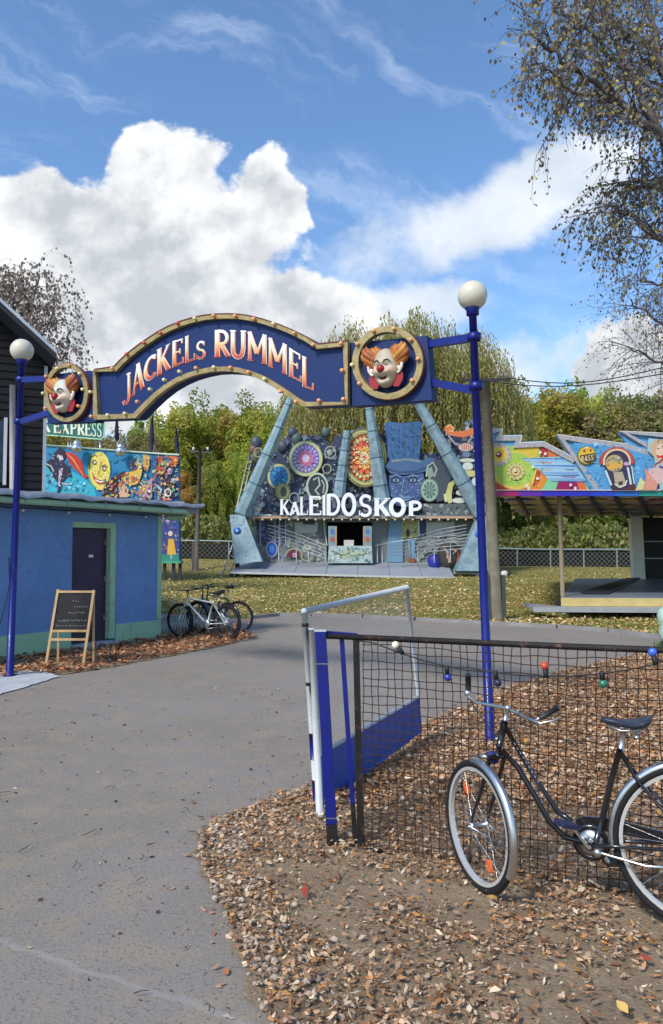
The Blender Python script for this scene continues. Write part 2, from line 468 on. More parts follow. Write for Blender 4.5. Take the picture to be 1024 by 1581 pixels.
def glyph(mb, ch, place, cfn, wscale=1.0, n0=0.0, dn=.0012, thick=None, frame_n=None, hratio=1.0):
    """place(x, y, n) -> 3D; cfn(y) -> colour. widths are in units of the letter's width"""
    k = 0
    for pts, w in GL[ch]:
        # resample long straight strokes for the colour ramp
        P2 = []
        for i in range(len(pts) - 1):
            a, b = pts[i], pts[i + 1]; m = max(1, int(abs(b[1] - a[1]) / .13))
            for j in range(m): P2.append((a[0] + (b[0] - a[0]) * j / m, a[1] + (b[1] - a[1]) * j / m))
        P2.append(pts[-1]); m = len(P2); n = n0 + k * dn; k += 1
        vs, cs = [], []
        for i, (x, y) in enumerate(P2):
            a = P2[max(0, i - 1)]; b = P2[min(m - 1, i + 1)]
            dx, dy = (b[0] - a[0]), (b[1] - a[1]) * hratio; l = math.hypot(dx, dy) + 1e-9
            ww = w * wscale / 2
            for sgn in (1, -1):
                qx, qy = x - sgn * dy / l * ww, y + sgn * dx / l * ww / hratio
                vs.append(place(qx, qy, n)); cs.append(cfn(max(0, min(1, qy))))
        fs = [(2 * i, 2 * i + 1, 2 * i + 3, 2 * i + 2) for i in range(m - 1)]
        if thick:
            kk = len(vs); vv = list(vs)
            for i, (x, y) in enumerate(P2):
                a = P2[max(0, i - 1)]; b = P2[min(m - 1, i + 1)]
                dx, dy = (b[0] - a[0]), (b[1] - a[1]) * hratio; l = math.hypot(dx, dy) + 1e-9; ww = w * wscale / 2
                for sgn in (1, -1):
                    vv.append(place(x - sgn * dy / l * ww, y + sgn * dx / l * ww / hratio, n - thick)); cs.append(cfn(max(0, min(1, y))))
            for i in range(m - 1):
                fs.append((2 * i, 2 * i + 2, kk + 2 * i + 2, kk + 2 * i)); fs.append((2 * i + 1, kk + 2 * i + 1, kk + 2 * i + 3, 2 * i + 3))
            fs.append((0, kk, kk + 1, 1)); fs.append((2 * m - 2, 2 * m - 1, kk + 2 * m - 1, kk + 2 * m - 2))
            vs = vv
        mb.add(vs, fs, False, cs)
def lerp(a, b, t): return a + (b - a) * t
def ramp(stops):
    def f(y):
        for (y0, c0), (y1, c1) in zip(stops, stops[1:]):
            if y <= y1:
                t = (y - y0) / (y1 - y0 + 1e-9); t = max(0, min(1, t)); return tuple(lerp(c0[i], c1[i], t) for i in range(3))
        return stops[-1][1]
    return f
def px_letter(mb, fr, ch, x0, x1, b0, b1, t0, t1, cfn, n, dx=0, dy=0, ws=1.0, thick=None, dn=.0012):
    def place(x, y, nn):
        X = lerp(x0, x1, x) + dx; yb = lerp(b0, b1, x); yt = lerp(t0, t1, x)
        return fr.Q(X, lerp(yb, yt, y) + dy, nn)
    hr = (b0 - t0) / max(1, (x1 - x0))
    glyph(mb, ch, place, cfn, ws, n, dn=dn, thick=thick, hratio=hr)

# ================================================================== GROUND
grassm = mat('grass_soil', (.22, .185, .055), .95, var=.35, vs=1.3, bump=.6, bs=30, dirt=((.34, .22, .09), 9, .50, .6))
mb = MB()
xs = sorted(set([-400, -200, -120, -80, -60, -45] + list(range(-36, 37, 2)) + [45, 60, 80, 120, 200, 400]))
ys = sorted(set([-60, -20, -8] + list(range(0, 76, 1)) + [80, 90, 110, 150, 250, 600]))
vs = [(x, y, zt(x, y)) for y in ys for x in xs]; nx = len(xs)
fs = [(j * nx + i, j * nx + i + 1, (j + 1) * nx + i + 1, (j + 1) * nx + i) for j in range(len(ys) - 1) for i in range(nx - 1)]
mb.add(vs, fs, True); struct(mb, 'ground', grassm)

def smooth_poly(pts, it=2):
    for _ in range(it):
        q = []
        for i in range(len(pts)):
            a, b = pts[i], pts[(i + 1) % len(pts)]
            q += [(a[0] * .75 + b[0] * .25, a[1] * .75 + b[1] * .25), (a[0] * .25 + b[0] * .75, a[1] * .25 + b[1] * .75)]
        pts = q
    return pts
def gp(L): return [(G(x, y).x, G(x, y).y) for x, y in L]
path_far = [(1024, 987), (940, 976), (860, 970), (745, 964), (640, 958), (560, 954), (480, 951), (430, 951), (385, 956), (330, 953), (250, 948), (150, 946)]
far_w = gp(path_far)
PATH = [(-14, -4), (6, -4), (9, 3), (14, 9), (16, 12.5), (12.5, 13.2)] + far_w + [(-12, 19.5), (-14, 10)]
mb = MB()
# asphalt as a fine sheet following the outline
mb.poly([(x, y, .004) for x, y in PATH])
def asphalt():
    m = bpy.data.materials.new('asphalt'); m.use_nodes = True; t = m.node_tree; t.nodes.clear(); q = NG(t)
    O = q.n('ShaderNodeTexCoord').outputs['Object']
    b = q.n('ShaderNodeBsdfPrincipled'); out = q.n('ShaderNodeOutputMaterial')
    big = q.noise(O, .55, 5, .6); mid = q.noise(O, 3.5, 6, .65); fine = q.noise(O, 160, 3, .7); gr = q.noise(O, 60, 3, .6)
    c = q.mix(q.ss(big.outputs['Fac'], .35, .65), (.235, .203, .180, 1), (.210, .178, .142, 1))
    c = q.mix(q.m('MULTIPLY', q.ss(mid.outputs['Fac'], .46, .66), .65), c, (.285, .225, .155, 1))
    c = q.mix(q.m('MULTIPLY', q.ss(fine.outputs['Fac'], .50, .72), .5), c, (.38, .36, .33, 1))
    c = q.mix(q.m('MULTIPLY', q.ss(gr.outputs['Fac'], .54, .68), .55), c, (.07, .065, .06, 1))
    # a faint pale crease running across the asphalt
    sp = q.n('ShaderNodeSeparateXYZ'); t.links.new(O, sp.inputs[0])
    a0 = G(0, 1455); a1 = G(380, 1581); sl = (a1.y - a0.y) / (a1.x - a0.x)
    wob = q.noise(O, 5, 3, .5)
    d = q.m('SUBTRACT', sp.outputs[1], q.m('ADD', q.m('MULTIPLY', sp.outputs[0], sl), a0.y - sl * a0.x))
    d = q.m('ABSOLUTE', q.m('ADD', d, q.m('MULTIPLY', q.m('SUBTRACT', wob.outputs['Fac'], .5), .08)))
    c = q.mix(q.ss(d, .004, .030, .32, 0.0), c, (.36, .34, .34, 1))
    t.links.new(c, b.inputs['Base Color']); b.inputs['Roughness'].default_value = .85
    bp = q.n('ShaderNodeBump'); t.links.new(q.m('ADD', fine.outputs['Fac'], gr.outputs['Fac']), bp.inputs['Height']); bp.inputs['Strength'].default_value = .55; bp.inputs['Distance'].default_value = .006
    t.links.new(bp.outputs[0], b.inputs['Normal']); t.links.new(b.outputs[0], out.inputs[0]); return m
struct(mb, 'path', asphalt())
def jag(pts, amp, step):
    out = []
    for i in range(len(pts)):
        a, b = pts[i], pts[(i + 1) % len(pts)]; l = math.hypot(b[0] - a[0], b[1] - a[1]); m = max(1, int(l / step))
        for j in range(m):
            t = j / m; out.append((lerp(a[0], b[0], t) + random.gauss(0, amp), lerp(a[1], b[1], t) + random.gauss(0, amp)))
    return out
# leaf-covered soil to the right of the path
edgeR = [(412, 1581), (392, 1530), (352, 1440), (322, 1372), (303, 1322), (308, 1288), (335, 1268), (400, 1245), (470, 1222), (560, 1185), (630, 1135), (700, 1100), (770, 1070), (860, 1042), (940, 1022), (1024, 1006)]
DIRT = [(.1, -1.5)] + [(-.02, 1.2)] + gp(edgeR) + [(8.5, 12.4), (13, 11.5), (9, 3), (6, -3)]
DIRTW = DIRT
mb = MB(); mb.poly([(x, y, .012) for x, y in jag(DIRT, .02, .12)])
soil = mat('soil', (.27, .195, .122), .95, var=.30, vs=3, bump=.9, bs=60, dirt=((.42, .33, .22), 14, .54, .5))
struct(mb, 'soil', soil)
# leaf strip along the blue annex
WA = (-5.12 - .593 * 3.0, 11.5 - 3.0); WB = (-3.38, 14.48)
stripL = [(398, 985), (345, 998), (240, 1018), (150, 1035), (95, 1043), (40, 1040), (-60, 1062), (-200, 1090)]
STRIP = gp(stripL) + [(-8, 9), (-6, 12), (-4.3, 14.6)] + gp([(250, 975), (300, 968), (360, 972)])
mb = MB(); mb.poly([(x, y, .012) for x, y in jag(STRIP, .025, .15)])
struct(mb, 'soil', soil)
# concrete pad at the foot of the left gate pole
mb = MB(); PAD = gp([(-90, 1075), (-10, 1040), (60, 1036), (92, 1046), (40, 1062), (0, 1074), (-60, 1090)])
mb.poly([(x, y, .017) for x, y in jag(PAD, .012, .1)])
struct(mb, 'pavement', mat('pale_concrete', (.42, .44, .46), .9, var=.2, vs=4, bump=.4, bs=50))
# low kerb on the far edge of the path
mb = MB(); kp = gp([(1100, 997)] + path_far[:9])
for a, b in zip(kp, kp[1:]):
    m = max(1, int(math.hypot(b[0] - a[0], b[1] - a[1]) / .9))
    for j in range(m):
        p = Vector((lerp(a[0], b[0], j / m), lerp(a[1], b[1], j / m), .02)); q = Vector((lerp(a[0], b[0], (j + .96) / m), lerp(a[1], b[1], (j + .96) / m), .02))
        mb.beam(p, q, .12, .12)
struct(mb, 'kerb', mat('kerb_stone', (.24, .23, .23), .9, var=.25, vs=2))

# fallen leaves ------------------------------------------------------
LM = leafmat('dry_leaf', tr=.15)
BROWN = [(.50, .32, .18), (.42, .25, .13), (.62, .44, .27), (.24, .12, .06), (.66, .50, .33), (.48, .24, .10), (.54, .36, .21), (.33, .19, .10), (.38, .25, .15), (.18, .11, .065), (.68, .56, .40), (.46, .33, .21), (.52, .28, .09)]
YEL = [(.64, .42, .16), (.70, .54, .24), (.56, .32, .13), (.66, .50, .28), (.44, .24, .11), (.72, .58, .32)]
def scatter(name, X, Y, size, pal, z0, zr, tilt=3.0, asp=1.35):
    n = len(X); Z = np.array([zt(x, y) for x, y in zip(X, Y)]) + z0 + rng.random(n) * zr
    Pc = np.stack([X, Y, Z], 1); d = rng.normal(size=(n, 3)); d[:, 2] *= .3
    nn = rng.normal(size=(n, 3)) * .38; nn[:, 2] = 1; d /= np.linalg.norm(d, axis=1, keepdims=True); nn /= np.linalg.norm(nn, axis=1, keepdims=True)
    e = np.cross(nn, d); e /= np.linalg.norm(e, axis=1, keepdims=True); d = np.cross(e, nn)
    S = size[:, None]; cup = (rng.random((n, 1)) * .5 - .05)
    # six-point leaf: stem, two shoulders, two sides, tip, with an irregular curl
    wf = rng.uniform(.45, 1.05, (n, 1)); bend = rng.normal(size=(n, 1)) * .18
    def pt(a, b, c): return Pc + d * S * a * (1.15 - .15 * wf) + e * S * (b * wf + bend * a * a) + nn * S * c * cup
    V = np.stack([pt(-.62, 0, .3), pt(-.18, -.36, .9), pt(.22, -.30, .6), pt(.70, 0, 1.2), pt(.26, .33, .5), pt(-.20, .38, 1.0)], 1)
    V += rng.normal(size=V.shape) * size[:, None, None] * .045
    V = V.reshape(-1, 3); V[:, 2] = np.maximum(V[:, 2], np.repeat(Z - z0, 6) + (.006 if z0 < .01 else .016) + rng.random(len(V)) * .002)
    I = np.arange(n)[:, None] * 6
    Fq = np.concatenate([I + np.array([[0, 1, 2, 3]]), I + np.array([[0, 3, 4, 5]])], 0)
    C = np.repeat(pick(pal, n, .22), 6, 0)
    return tag(np_mesh(name, V, Fq, C, LM), kind='stuff')
def sample(poly, n):
    P_ = np.array(poly); out = np.zeros((0, 2))
    while len(out) < n:
        q = rng.uniform(P_.min(0), P_.max(0), (n * 2, 2)); out = np.concatenate([out, q[in_poly(q[:, 0], q[:, 1], poly)]])
    return out[:n]
def vnoise(X, Y, s, seed=0):
    r = np.random.default_rng(seed); tab = r.random((256, 256))
    x = X * s + 1000; y = Y * s + 1000; xi = np.floor(x).astype(int); yi = np.floor(y).astype(int); fx = x - xi; fy = y - yi
    fx = fx * fx * (3 - 2 * fx); fy = fy * fy * (3 - 2 * fy)
    h = lambda a, b: tab[a % 256, b % 256]
    return (h(xi, yi) * (1 - fx) + h(xi + 1, yi) * fx) * (1 - fy) + (h(xi, yi + 1) * (1 - fx) + h(xi + 1, yi + 1) * fx) * fy
D2 = gp(edgeR)
near = [(.1, 2.0)] + D2 + [(8.5, 12.4), (9, 7), (3.4, 2.4)]
q = sample(near, 190000)
dens = .35 * vnoise(q[:, 0], q[:, 1], 1.3, 1) + .5 * vnoise(q[:, 0], q[:, 1], 3.7, 2) + .3 * vnoise(q[:, 0], q[:, 1], 9, 3)
# bare trodden soil in front of the bicycle; thick litter along the fence and the path edge
front = (q[:, 1] < 3.9 - .35 * (q[:, 0] - .5))
edge_d = np.full(len(q), 9.)
E = np.array(D2)
for a, b in zip(E[:-1], E[1:]):
    ab = b - a; t = np.clip(((q - a) @ ab) / (ab @ ab), 0, 1); edge_d = np.minimum(edge_d, np.linalg.norm(q - (a + t[:, None] * ab), axis=1))
keep = dens > np.where(front & (edge_d > .30), .60, np.where(front, .38, .36))
keep |= rng.random(len(q)) < np.where(front, .22, .4)
q = q[keep]
scatter('fallen_leaves', q[:, 0], q[:, 1], (.009 + .034 * rng.random(len(q)) ** 2.1) * np.where(q[:, 1] < 5, .86, 1.25), BROWN, .018, .030)
# a few yellow leaves over the brown ones
q = sample(near, 220); scatter('fallen_leaves', q[:, 0], q[:, 1], rng.uniform(.03, .06, len(q)), [(.70, .42, .06), (.66, .50, .14), (.50, .15, .07)], .045, .015)
q = sample(STRIP, 9000); q = q[vnoise(q[:, 0], q[:, 1], 2.2, 5) * .6 + vnoise(q[:, 0], q[:, 1], 7, 6) * .5 > .38]
q = q[~((q[:, 0] < -3.2) & (((q[:, 0] - WA[0]) * 3.0 - (q[:, 1] - WA[1]) * 1.78) < 0))]
scatter('fallen_leaves', q[:, 0], q[:, 1], rng.uniform(.04, .085, len(q)), [(.46, .26, .13), (.36, .18, .09), (.56, .38, .22), (.24, .12, .07), (.52, .26, .11)], .02, .04)
# scattered on the asphalt
q = sample(PATH, 14000)
pd = np.full(len(q), 9.)
for a, b in zip(E[:-1], E[1:]):
    ab = b - a; t = np.clip(((q - a) @ ab) / (ab @ ab), 0, 1); pd = np.minimum(pd, np.linalg.norm(q - (a + t[:, None] * ab), axis=1))
q = q[(rng.random(len(q)) < .10 + .9 * np.exp(-pd / .20) + .35 * np.exp(-pd / .9)) & ~in_poly(q[:, 0], q[:, 1], STRIP)]
scatter('fallen_leaves', q[:, 0], q[:, 1], (.006 + .038 * rng.random(len(q)) ** 2.5), BROWN + [(.06, .04, .03), (.10, .07, .05), (.75, .68, .55)], .005, .006)
q = sample([(-3.2, 2.2), (-.2, 1.6), (.1, 3.5), (-.2, 6), (1, 9), (-4, 10)], 2600); q = q[in_poly(q[:, 0], q[:, 1], PATH) & ~in_poly(q[:, 0], q[:, 1], DIRT) & ~in_poly(q[:, 0], q[:, 1], STRIP)]
q = q[(vnoise(q[:, 0], q[:, 1], 1.6, 31) > .42) | (rng.random(len(q)) < .25)]
scatter('fallen_leaves', q[:, 0], q[:, 1], (.004 + .026 * rng.random(len(q)) ** 3), [(.07, .05, .04), (.12, .08, .05), (.20, .13, .08), (.45, .36, .26), (.60, .52, .42), (.09, .07, .06)], .005, .003)
q = sample(near, 26000); q = q[(np.min(np.stack([np.hypot(q[:, 0] - e_[0], q[:, 1] - e_[1]) for e_ in [E[0] + (E[1] - E[0]) * .5] + [a_ + (b_ - a_) * t_e for a_, b_ in zip(E[:-1], E[1:]) for t_e in (0, .33, .66)]]), axis=0) < .5)]; q = q + rng.normal(size=q.shape) * .16; q = q[in_poly(q[:, 0], q[:, 1], PATH) & ~in_poly(q[:, 0], q[:, 1], DIRT)]
scatter('fallen_leaves', q[:, 0], q[:, 1], (.01 + .035 * rng.random(len(q)) ** 1.5), BROWN, .006, .008)
# twigs and bits of bark
mb = MB()
for _ in range(90):
    p = sample(near if random.random() < .6 else [(-2.5, 2), (0, 2), (0, 6), (-2.5, 6)], 1)[0]; a = random.random() * 3.14; l = random.uniform(.03, .12)
    mb.tube([(p[0], p[1], .022), (p[0] + l * .5 * math.cos(a), p[1] + l * .5 * math.sin(a), .03), (p[0] + l * math.cos(a + .3), p[1] + l * math.sin(a + .3), .022)], .0022, 4)
tag(finish(mb, 'twigs', mat('twig', (.07, .045, .03), .9)), kind='stuff')
# pebbles at the path edge
n = 420; tt = rng.random(n); ks = rng.integers(0, 7, n); a = E[ks]; b = E[ks + 1]
pq = a + (b - a) * tt[:, None] + rng.normal(size=(n, 2)) * .11 + np.array([.13, .02])
mb = MB(); stc = [(.34, .28, .22), (.44, .37, .30), (.25, .20, .16), (.38, .28, .21)]
for k in range(n):
    if not in_poly(pq[k:k + 1, 0], pq[k:k + 1, 1], DIRTW)[0]: continue
    r = random.uniform(.008, .022); mb.cur = random.choice(stc)
    mb.sphere((pq[k, 0], pq[k, 1], .012 + r * .5), (r, r * random.uniform(.6, 1), r * .6), 6, 4, Matrix.Rotation(random.random() * 3, 3, 'Z'))
tag(finish(mb, 'gravel', mat('gravel', (1, 1, 1), .9, attr=True, var=.1)), kind='stuff')

# grass field: leaves and blades -------------------------------------
def grass_ok(q): 
    return ~in_poly(q[:, 0], q[:, 1], PATH) & ~in_poly(q[:, 0], q[:, 1], DIRT) & ~in_poly(q[:, 0], q[:, 1], STRIP)
def field(n, y0, y1):
    t = rng.random(n); y = y0 + (y1 - y0) * t ** 1.2; x = (rng.random(n) - .5) * 2 * (.52 * y); q = np.stack([x, y], 1); return q[grass_ok(q)]
q = field(64000, 13, 46)
dn = vnoise(q[:, 0], q[:, 1], .55, 8) * .6 + vnoise(q[:, 0], q[:, 1], 1.9, 9) * .4
q = q[(rng.random(len(q)) < np.clip((dn - .26) * 2.6, .06, 1)) & (rng.random(len(q)) < np.clip(1.75 - q[:, 1] / 30, .12, 1))]
scatter('fallen_leaves', q[:, 0], q[:, 1], rng.uniform(.04, .10, len(q)), YEL + YEL + [(.60, .34, .14), (.8, .72, .5)], .01, .05)
q = field(110000, 13, 46); n = len(q)
Z = np.array([zt(x, y) for x, y in q]); h = rng.uniform(.03, .075, n); a = rng.random(n) * 6.283; w = rng.uniform(.012, .03, n)
bx, by = np.cos(a) * w, np.sin(a) * w; lx, ly = rng.normal(size=n) * .03, rng.normal(size=n) * .03
V = np.stack([np.stack([q[:, 0] - bx, q[:, 1] - by, Z], 1), np.stack([q[:, 0] + bx, q[:, 1] + by, Z], 1), np.stack([q[:, 0] + lx, q[:, 1] + ly, Z + h], 1)], 1).reshape(-1, 3)
C = np.repeat(pick([(.22, .22, .05), (.28, .26, .07), (.33, .27, .09), (.17, .18, .045)], n, .2), 3, 0)
tag(np_mesh('grass', V, np.arange(3 * n).reshape(n, 3), C, leafmat('grass_blade', tr=.3), k=3), kind='stuff')

# ================================================================== BLUE ANNEX BUILDING
fr = Frame(WA, WB)
blue = mat('blue_render', (.14, .26, .50), .85, var=.14, vs=1.6, bump=.25, bs=25, dirt=((.10, .20, .42), 2.5, .52, .6))
green = mat('green_paint', (.34, .52, .35), .8, var=.12, vs=3, bump=.15, dirt=((.28, .30, .20), 5, .54, .6))
slate = mat('roof_metal', (.24, .27, .33), .55, var=.22, vs=2.5, dirt=((.40, .42, .45), 4, .52, .6))
dark = mat('dark_board', (.022, .018, .03), .7, var=.3, vs=5)
B = thing('annex_building', fr.W(4.2, 0, 0), 'low blue rendered building with green base band and flat roof behind the chalkboard', 'building')
L = fr.uv(247, 985)[0]           # corner position along the wall
HW = 2.42
def fbox(mb, a0, a1, b0, b1, n0, n1):
    vs = [fr.W(a, b, n) for n in (n0, n1) for a, b in ((a0, b0), (a1, b0), (a1, b1), (a0, b1))]
    return mb.add(vs, [(3, 2, 1, 0), (4, 5, 6, 7), (0, 1, 5, 4), (1, 2, 6, 5), (2, 3, 7, 6), (3, 0, 4, 7)])
d0 = fr.uv(109, 1000)[0]; d1 = fr.uv(178, 1000)[0]; dtop = fr.uv(140, 806)[1]; DEEP = -4.0
mb = MB()
fbox(mb, -2.5, d0, .0, HW, -.30, 0); fbox(mb, d1, L, 0, HW, -.30, 0); fbox(mb, d0, d1, dtop, HW, -.30, 0)
fbox(mb, L - .28, L, 0, HW, DEEP, -.302)
fbox(mb, -2.5, L - .282, 0, HW, DEEP, DEEP + .25); fbox(mb, -2.5, -2.2, 0, HW, DEEP + .252, -.302)
part(mb, 'wall', blue, B)
# green band: its upper edge falls towards the door
def band_h(a): return lerp(.40, .36, a / L)
mb = MB()
for a0, a1 in ((-2.5, d0 - .003), (d1 + .003, L + .012)):
    vs = [fr.W(a, b, n) for n in (0.001, .014) for a, b in ((a0, 0), (a1, 0), (a1, band_h(a1)), (a0, band_h(a0)))]
    mb.add(vs, [(3, 2, 1, 0), (4, 5, 6, 7), (0, 1, 5, 4), (1, 2, 6, 5), (2, 3, 7, 6), (3, 0, 4, 7)])
part(mb, 'base_band', green, B)
mb = MB(); fbox(mb, L - .10, L + .012, .38, HW, .001, .013); fbox(mb, L + .001, L + .012, 0, HW, DEEP, .0005); part(mb, 'corner_strip', green, B)
# door recess: green reveal on the right and lintel
mb = MB(); fbox(mb, d1 - .13, d1 - .001, .12, dtop - .001, -.29, -.012); part(mb, 'door_frame', green, B)
mb = MB(); fbox(mb, d0 + .01, d1 - .001, dtop - .10, dtop - .002, -.28, -.02); part(mb, 'lintel', green, B)
mb = MB(); mb.cur = (1, 1, 1)
fbox(mb, d0 + .005, d1 - .133, .10, dtop - .103, -.17, -.12)
dr = part(mb, 'door', mat('purple_black_door', (.035, .018, .055), .5, var=.5, vs=7, dirt=((.10, .05, .10), 9, .58, .5)), B, bevel=.004)
mb = MB(); hx = d1 - .20
mb.tube([fr.W(hx, 1.0, -.118), fr.W(hx, 1.0, -.06), fr.W(hx - .10, 1.0, -.06)], .009, 8); part(mb, 'handle', mat('worn_steel', (.35, .34, .33), .4, .9), dr)
mb = MB(); fbox(mb, lerp(d0, d1, .46), lerp(d0, d1, .56), 1.58, 1.625, -.118, -.113); part(mb, 'notice', mat('paper_white', (.75, .75, .72), .8), dr)
for hz in (.45, 1.15, 1.80):
    mb = MB(); fbox(mb, d1 - .185, d1 - .1335, hz, hz + .10, -.119, -.112); mb.tube([fr.W(d1 - .14, hz, -.108), fr.W(d1 - .14, hz + .10, -.108)], .008, 6); part(mb, 'hinge', mat('worn_steel', (0, 0, 0)), dr)
mb = MB(); fbox(mb, d0 + .02, d1 - .14, .11, .27, -.1195, -.1165); part(mb, 'kick_plate', mat('dull_plate', (.05, .045, .05), .6, .4, var=.4, vs=12), dr)
mb = MB(); fbox(mb, d0, d1, 0, .09, -.28, .10); part(mb, 'doorstep', mat('pale_concrete', (1, 1, 1)), B)
# roof slab, fascia, gutter
mb = MB()
RL = fr.uv(289, 778)[0] - .02
fbox(mb, -2.6, RL, HW + .13, HW + .19, DEEP - .3, .46)
fbox(mb, -2.6, RL, HW + .02, HW + .129, DEEP - .2, .30)
mb.box(fr.W(2, HW + .05, -2), (.01, .01, .01))
# wavy roofing felt over the edge
k = 60; vs = []
for i in range(k + 1):
    a = lerp(-2.6, RL, i / k); w = .012 * math.sin(i * 1.7) + .010 * math.sin(i * .63 + 1)
    vs += [fr.W(a, HW + .205 + w * .3, .30), fr.W(a, HW + .200 + w, .475), fr.W(a, HW + .135 + w * 1.5 - (.03 if 30 < i < 44 else 0), .49)]
mb.add(vs, [(3 * i + j, 3 * i + 3 + j, 3 * i + 4 + j, 3 * i + 1 + j) for i in range(k) for j in range(2)], True)
rf = part(mb, 'roof', slate, B)
mb = MB(); fbox(mb, -2.6, L + .25, HW - .005, HW + .10, .303, .33); part(mb, 'fascia', green, B)
mb = MB(); gx = []
mb.tube([fr.W(-2.6, HW + .05, .40), fr.W(L + .22, HW + .035, .40), fr.W(L + .32, HW + .01, .38), fr.W(L + .33, HW - .05, .25), fr.W(L + .22, HW - .07, .12), fr.W(L + .06, HW - .06, .05)], .055, 12); part(mb, 'gutter', green, B)
mb = MB()
for a in np.arange(-2, L + .2, .8): mb.beam(fr.W(a, HW + .11, .335), fr.W(a, HW + .11, .47), .02, .006); mb.beam(fr.W(a, HW + .11, .462), fr.W(a, HW - .01, .462), .02, .006); part(mb, 'gutter_bracket', slate, B); mb = MB()
# bulbs under the eaves
SL = thing('string_light', fr.W(3, HW - .06, .1), 'row of small bulbs on a dark cable under the green gutter of the blue building', 'string light')
pts = []; bulbs = []
for i in range(0, 41):
    a = lerp(-2.0, L - .05, i / 40); pts.append(fr.W(a, HW - .03 - .02 * abs(math.sin(i * .8)), .03))
    if i % 4 == 2: bulbs.append(pts[-1])
mb = MB(); mb.tube(pts, .008, 5); part(mb, 'cord', mat('black_rubber', (.015, .015, .017), .6), SL)
for b in bulbs:
    mb = MB(); mb.sphere(b + fr.n * .05 - Vector((0, 0, .035)), .026, 10, 7); part(mb, 'bulb', mat('cream_glass', (.75, .70, .55), .25), SL)

# dark timber house behind
H = thing('timber_house', (-7, 14.6, 0), 'dark boarded gabled house rising behind the low blue building at the left edge', 'house')
fh = Frame((-8.6, 13.0), (-5.5, 14.55)); fr_b = fr; 
def hbox(mb, fr2, a0, a1, b0, b1, n0, n1):
    vs = [fr2.W(a, b, n) for n in (n0, n1) for a, b in ((a0, b0), (a1, b0), (a1, b1), (a0, b1))]
    return mb.add(vs, [(3, 2, 1, 0), (4, 5, 6, 7), (0, 1, 5, 4), (1, 2, 6, 5), (2, 3, 7, 6), (3, 0, 4, 7)])
cr = fh.uv(66, 700); ev = fh.uv(88, 547, .75); pk = fh.uv(0, 466, .75)
slope = (pk[1] - ev[1]) / (ev[0] - pk[0]); cx0 = -3 * 0 + 1.0
ridge_a = -.9; ridge_b = ev[1] + slope * (ev[0] - ridge_a)
def roof_b(a): return ev[1] + slope * (ev[0] - a) if a > ridge_a else ridge_b - slope * (ridge_a - a)
c_a = cr[0]; mb = MB()
poly = [fh.W(-3, 0), fh.W(c_a, 0), fh.W(c_a, roof_b(c_a) - .14), fh.W(ridge_a, ridge_b - .14), fh.W(-3, roof_b(-3) - .14)]
mb.prism(poly, -fh.n * 6); part(mb, 'wall', mat('black_timber', (.006, .006, .010), .75, var=.4, vs=3), H)
mb = MB(); b = 2.3
while b < ridge_b - .3:
    amax = c_a if b < roof_b(c_a) - .2 else ev[0] - (b + .15 - ev[1]) / slope
    if amax > -2:
        vs = [fh.W(-2, b, .004), fh.W(amax, b, .004), fh.W(amax, b, .030), fh.W(-2, b, .030), fh.W(-2, b + .145, .004), fh.W(amax, b + .145, .004), fh.W(amax, b + .145, .012), fh.W(-2, b + .145, .012)]
        mb.add(vs, [(0, 1, 2, 3), (3, 2, 6, 7), (4, 7, 6, 5), (1, 5, 6, 2), (0, 3, 7, 4)])
    b += .15
part(mb, 'cladding', mat('black_weatherboard', (.0035, .0035, .006), .8, var=.5, vs=4), H)
mb = MB()
for s0, s1 in (((-2.8, roof_b(-2.8)), (ridge_a, ridge_b)), ((ridge_a, ridge_b), ev)):
    mb.prism([fh.W(s0[0], s0[1] - .10, .75), fh.W(s1[0], s1[1] - .10, .75), fh.W(s1[0], s1[1], .75), fh.W(s0[0], s0[1], .75)], -fh.n * 7.4)
rfh = part(mb, 'roof', mat('black_roof', (.03, .03, .035), .8, var=.3), H)
mb = MB(); mb.prism([fh.W(ridge_a, ridge_b + .00, .753), fh.W(ev[0], ev[1] + .0, .753), fh.W(ev[0], ev[1] + .07, .753), fh.W(ridge_a, ridge_b + .07, .753)], fh.n * .03)
part(mb, 'verge_trim', mat('zinc_trim', (.50, .52, .55), .4, .3), rfh)
mb = MB(); mb.tube([fh.Q(19, 596, .08), fh.Q(19, 762, .08)], .055, 10); part(mb, 'downpipe', mat('grey_pvc', (.34, .31, .31), .5), H)
mb = MB(); hbox(mb, fh, c_a - .001, c_a + .06, 2.5, roof_b(c_a) - .2, -.04, .04); part(mb, 'corner_board', mat('grey_corner', (.36, .38, .42), .6), H)
mb = MB(); wa = fh.uv(-20, 640); wb = fh.uv(4, 745); hbox(mb, fh, wa[0], wb[0], wb[1], fh.uv(0, 650)[1], .035, .06); w_ = part(mb, 'window', mat('window_glass', (.02, .03, .05), .08), H)
mb = MB(); hbox(mb, fh, wb[0], wb[0] + .06, wb[1] - .05, fh.uv(0, 645)[1], .035, .08); part(mb, 'frame', mat('window_frame_white', (.55, .55, .55), .5), w_)

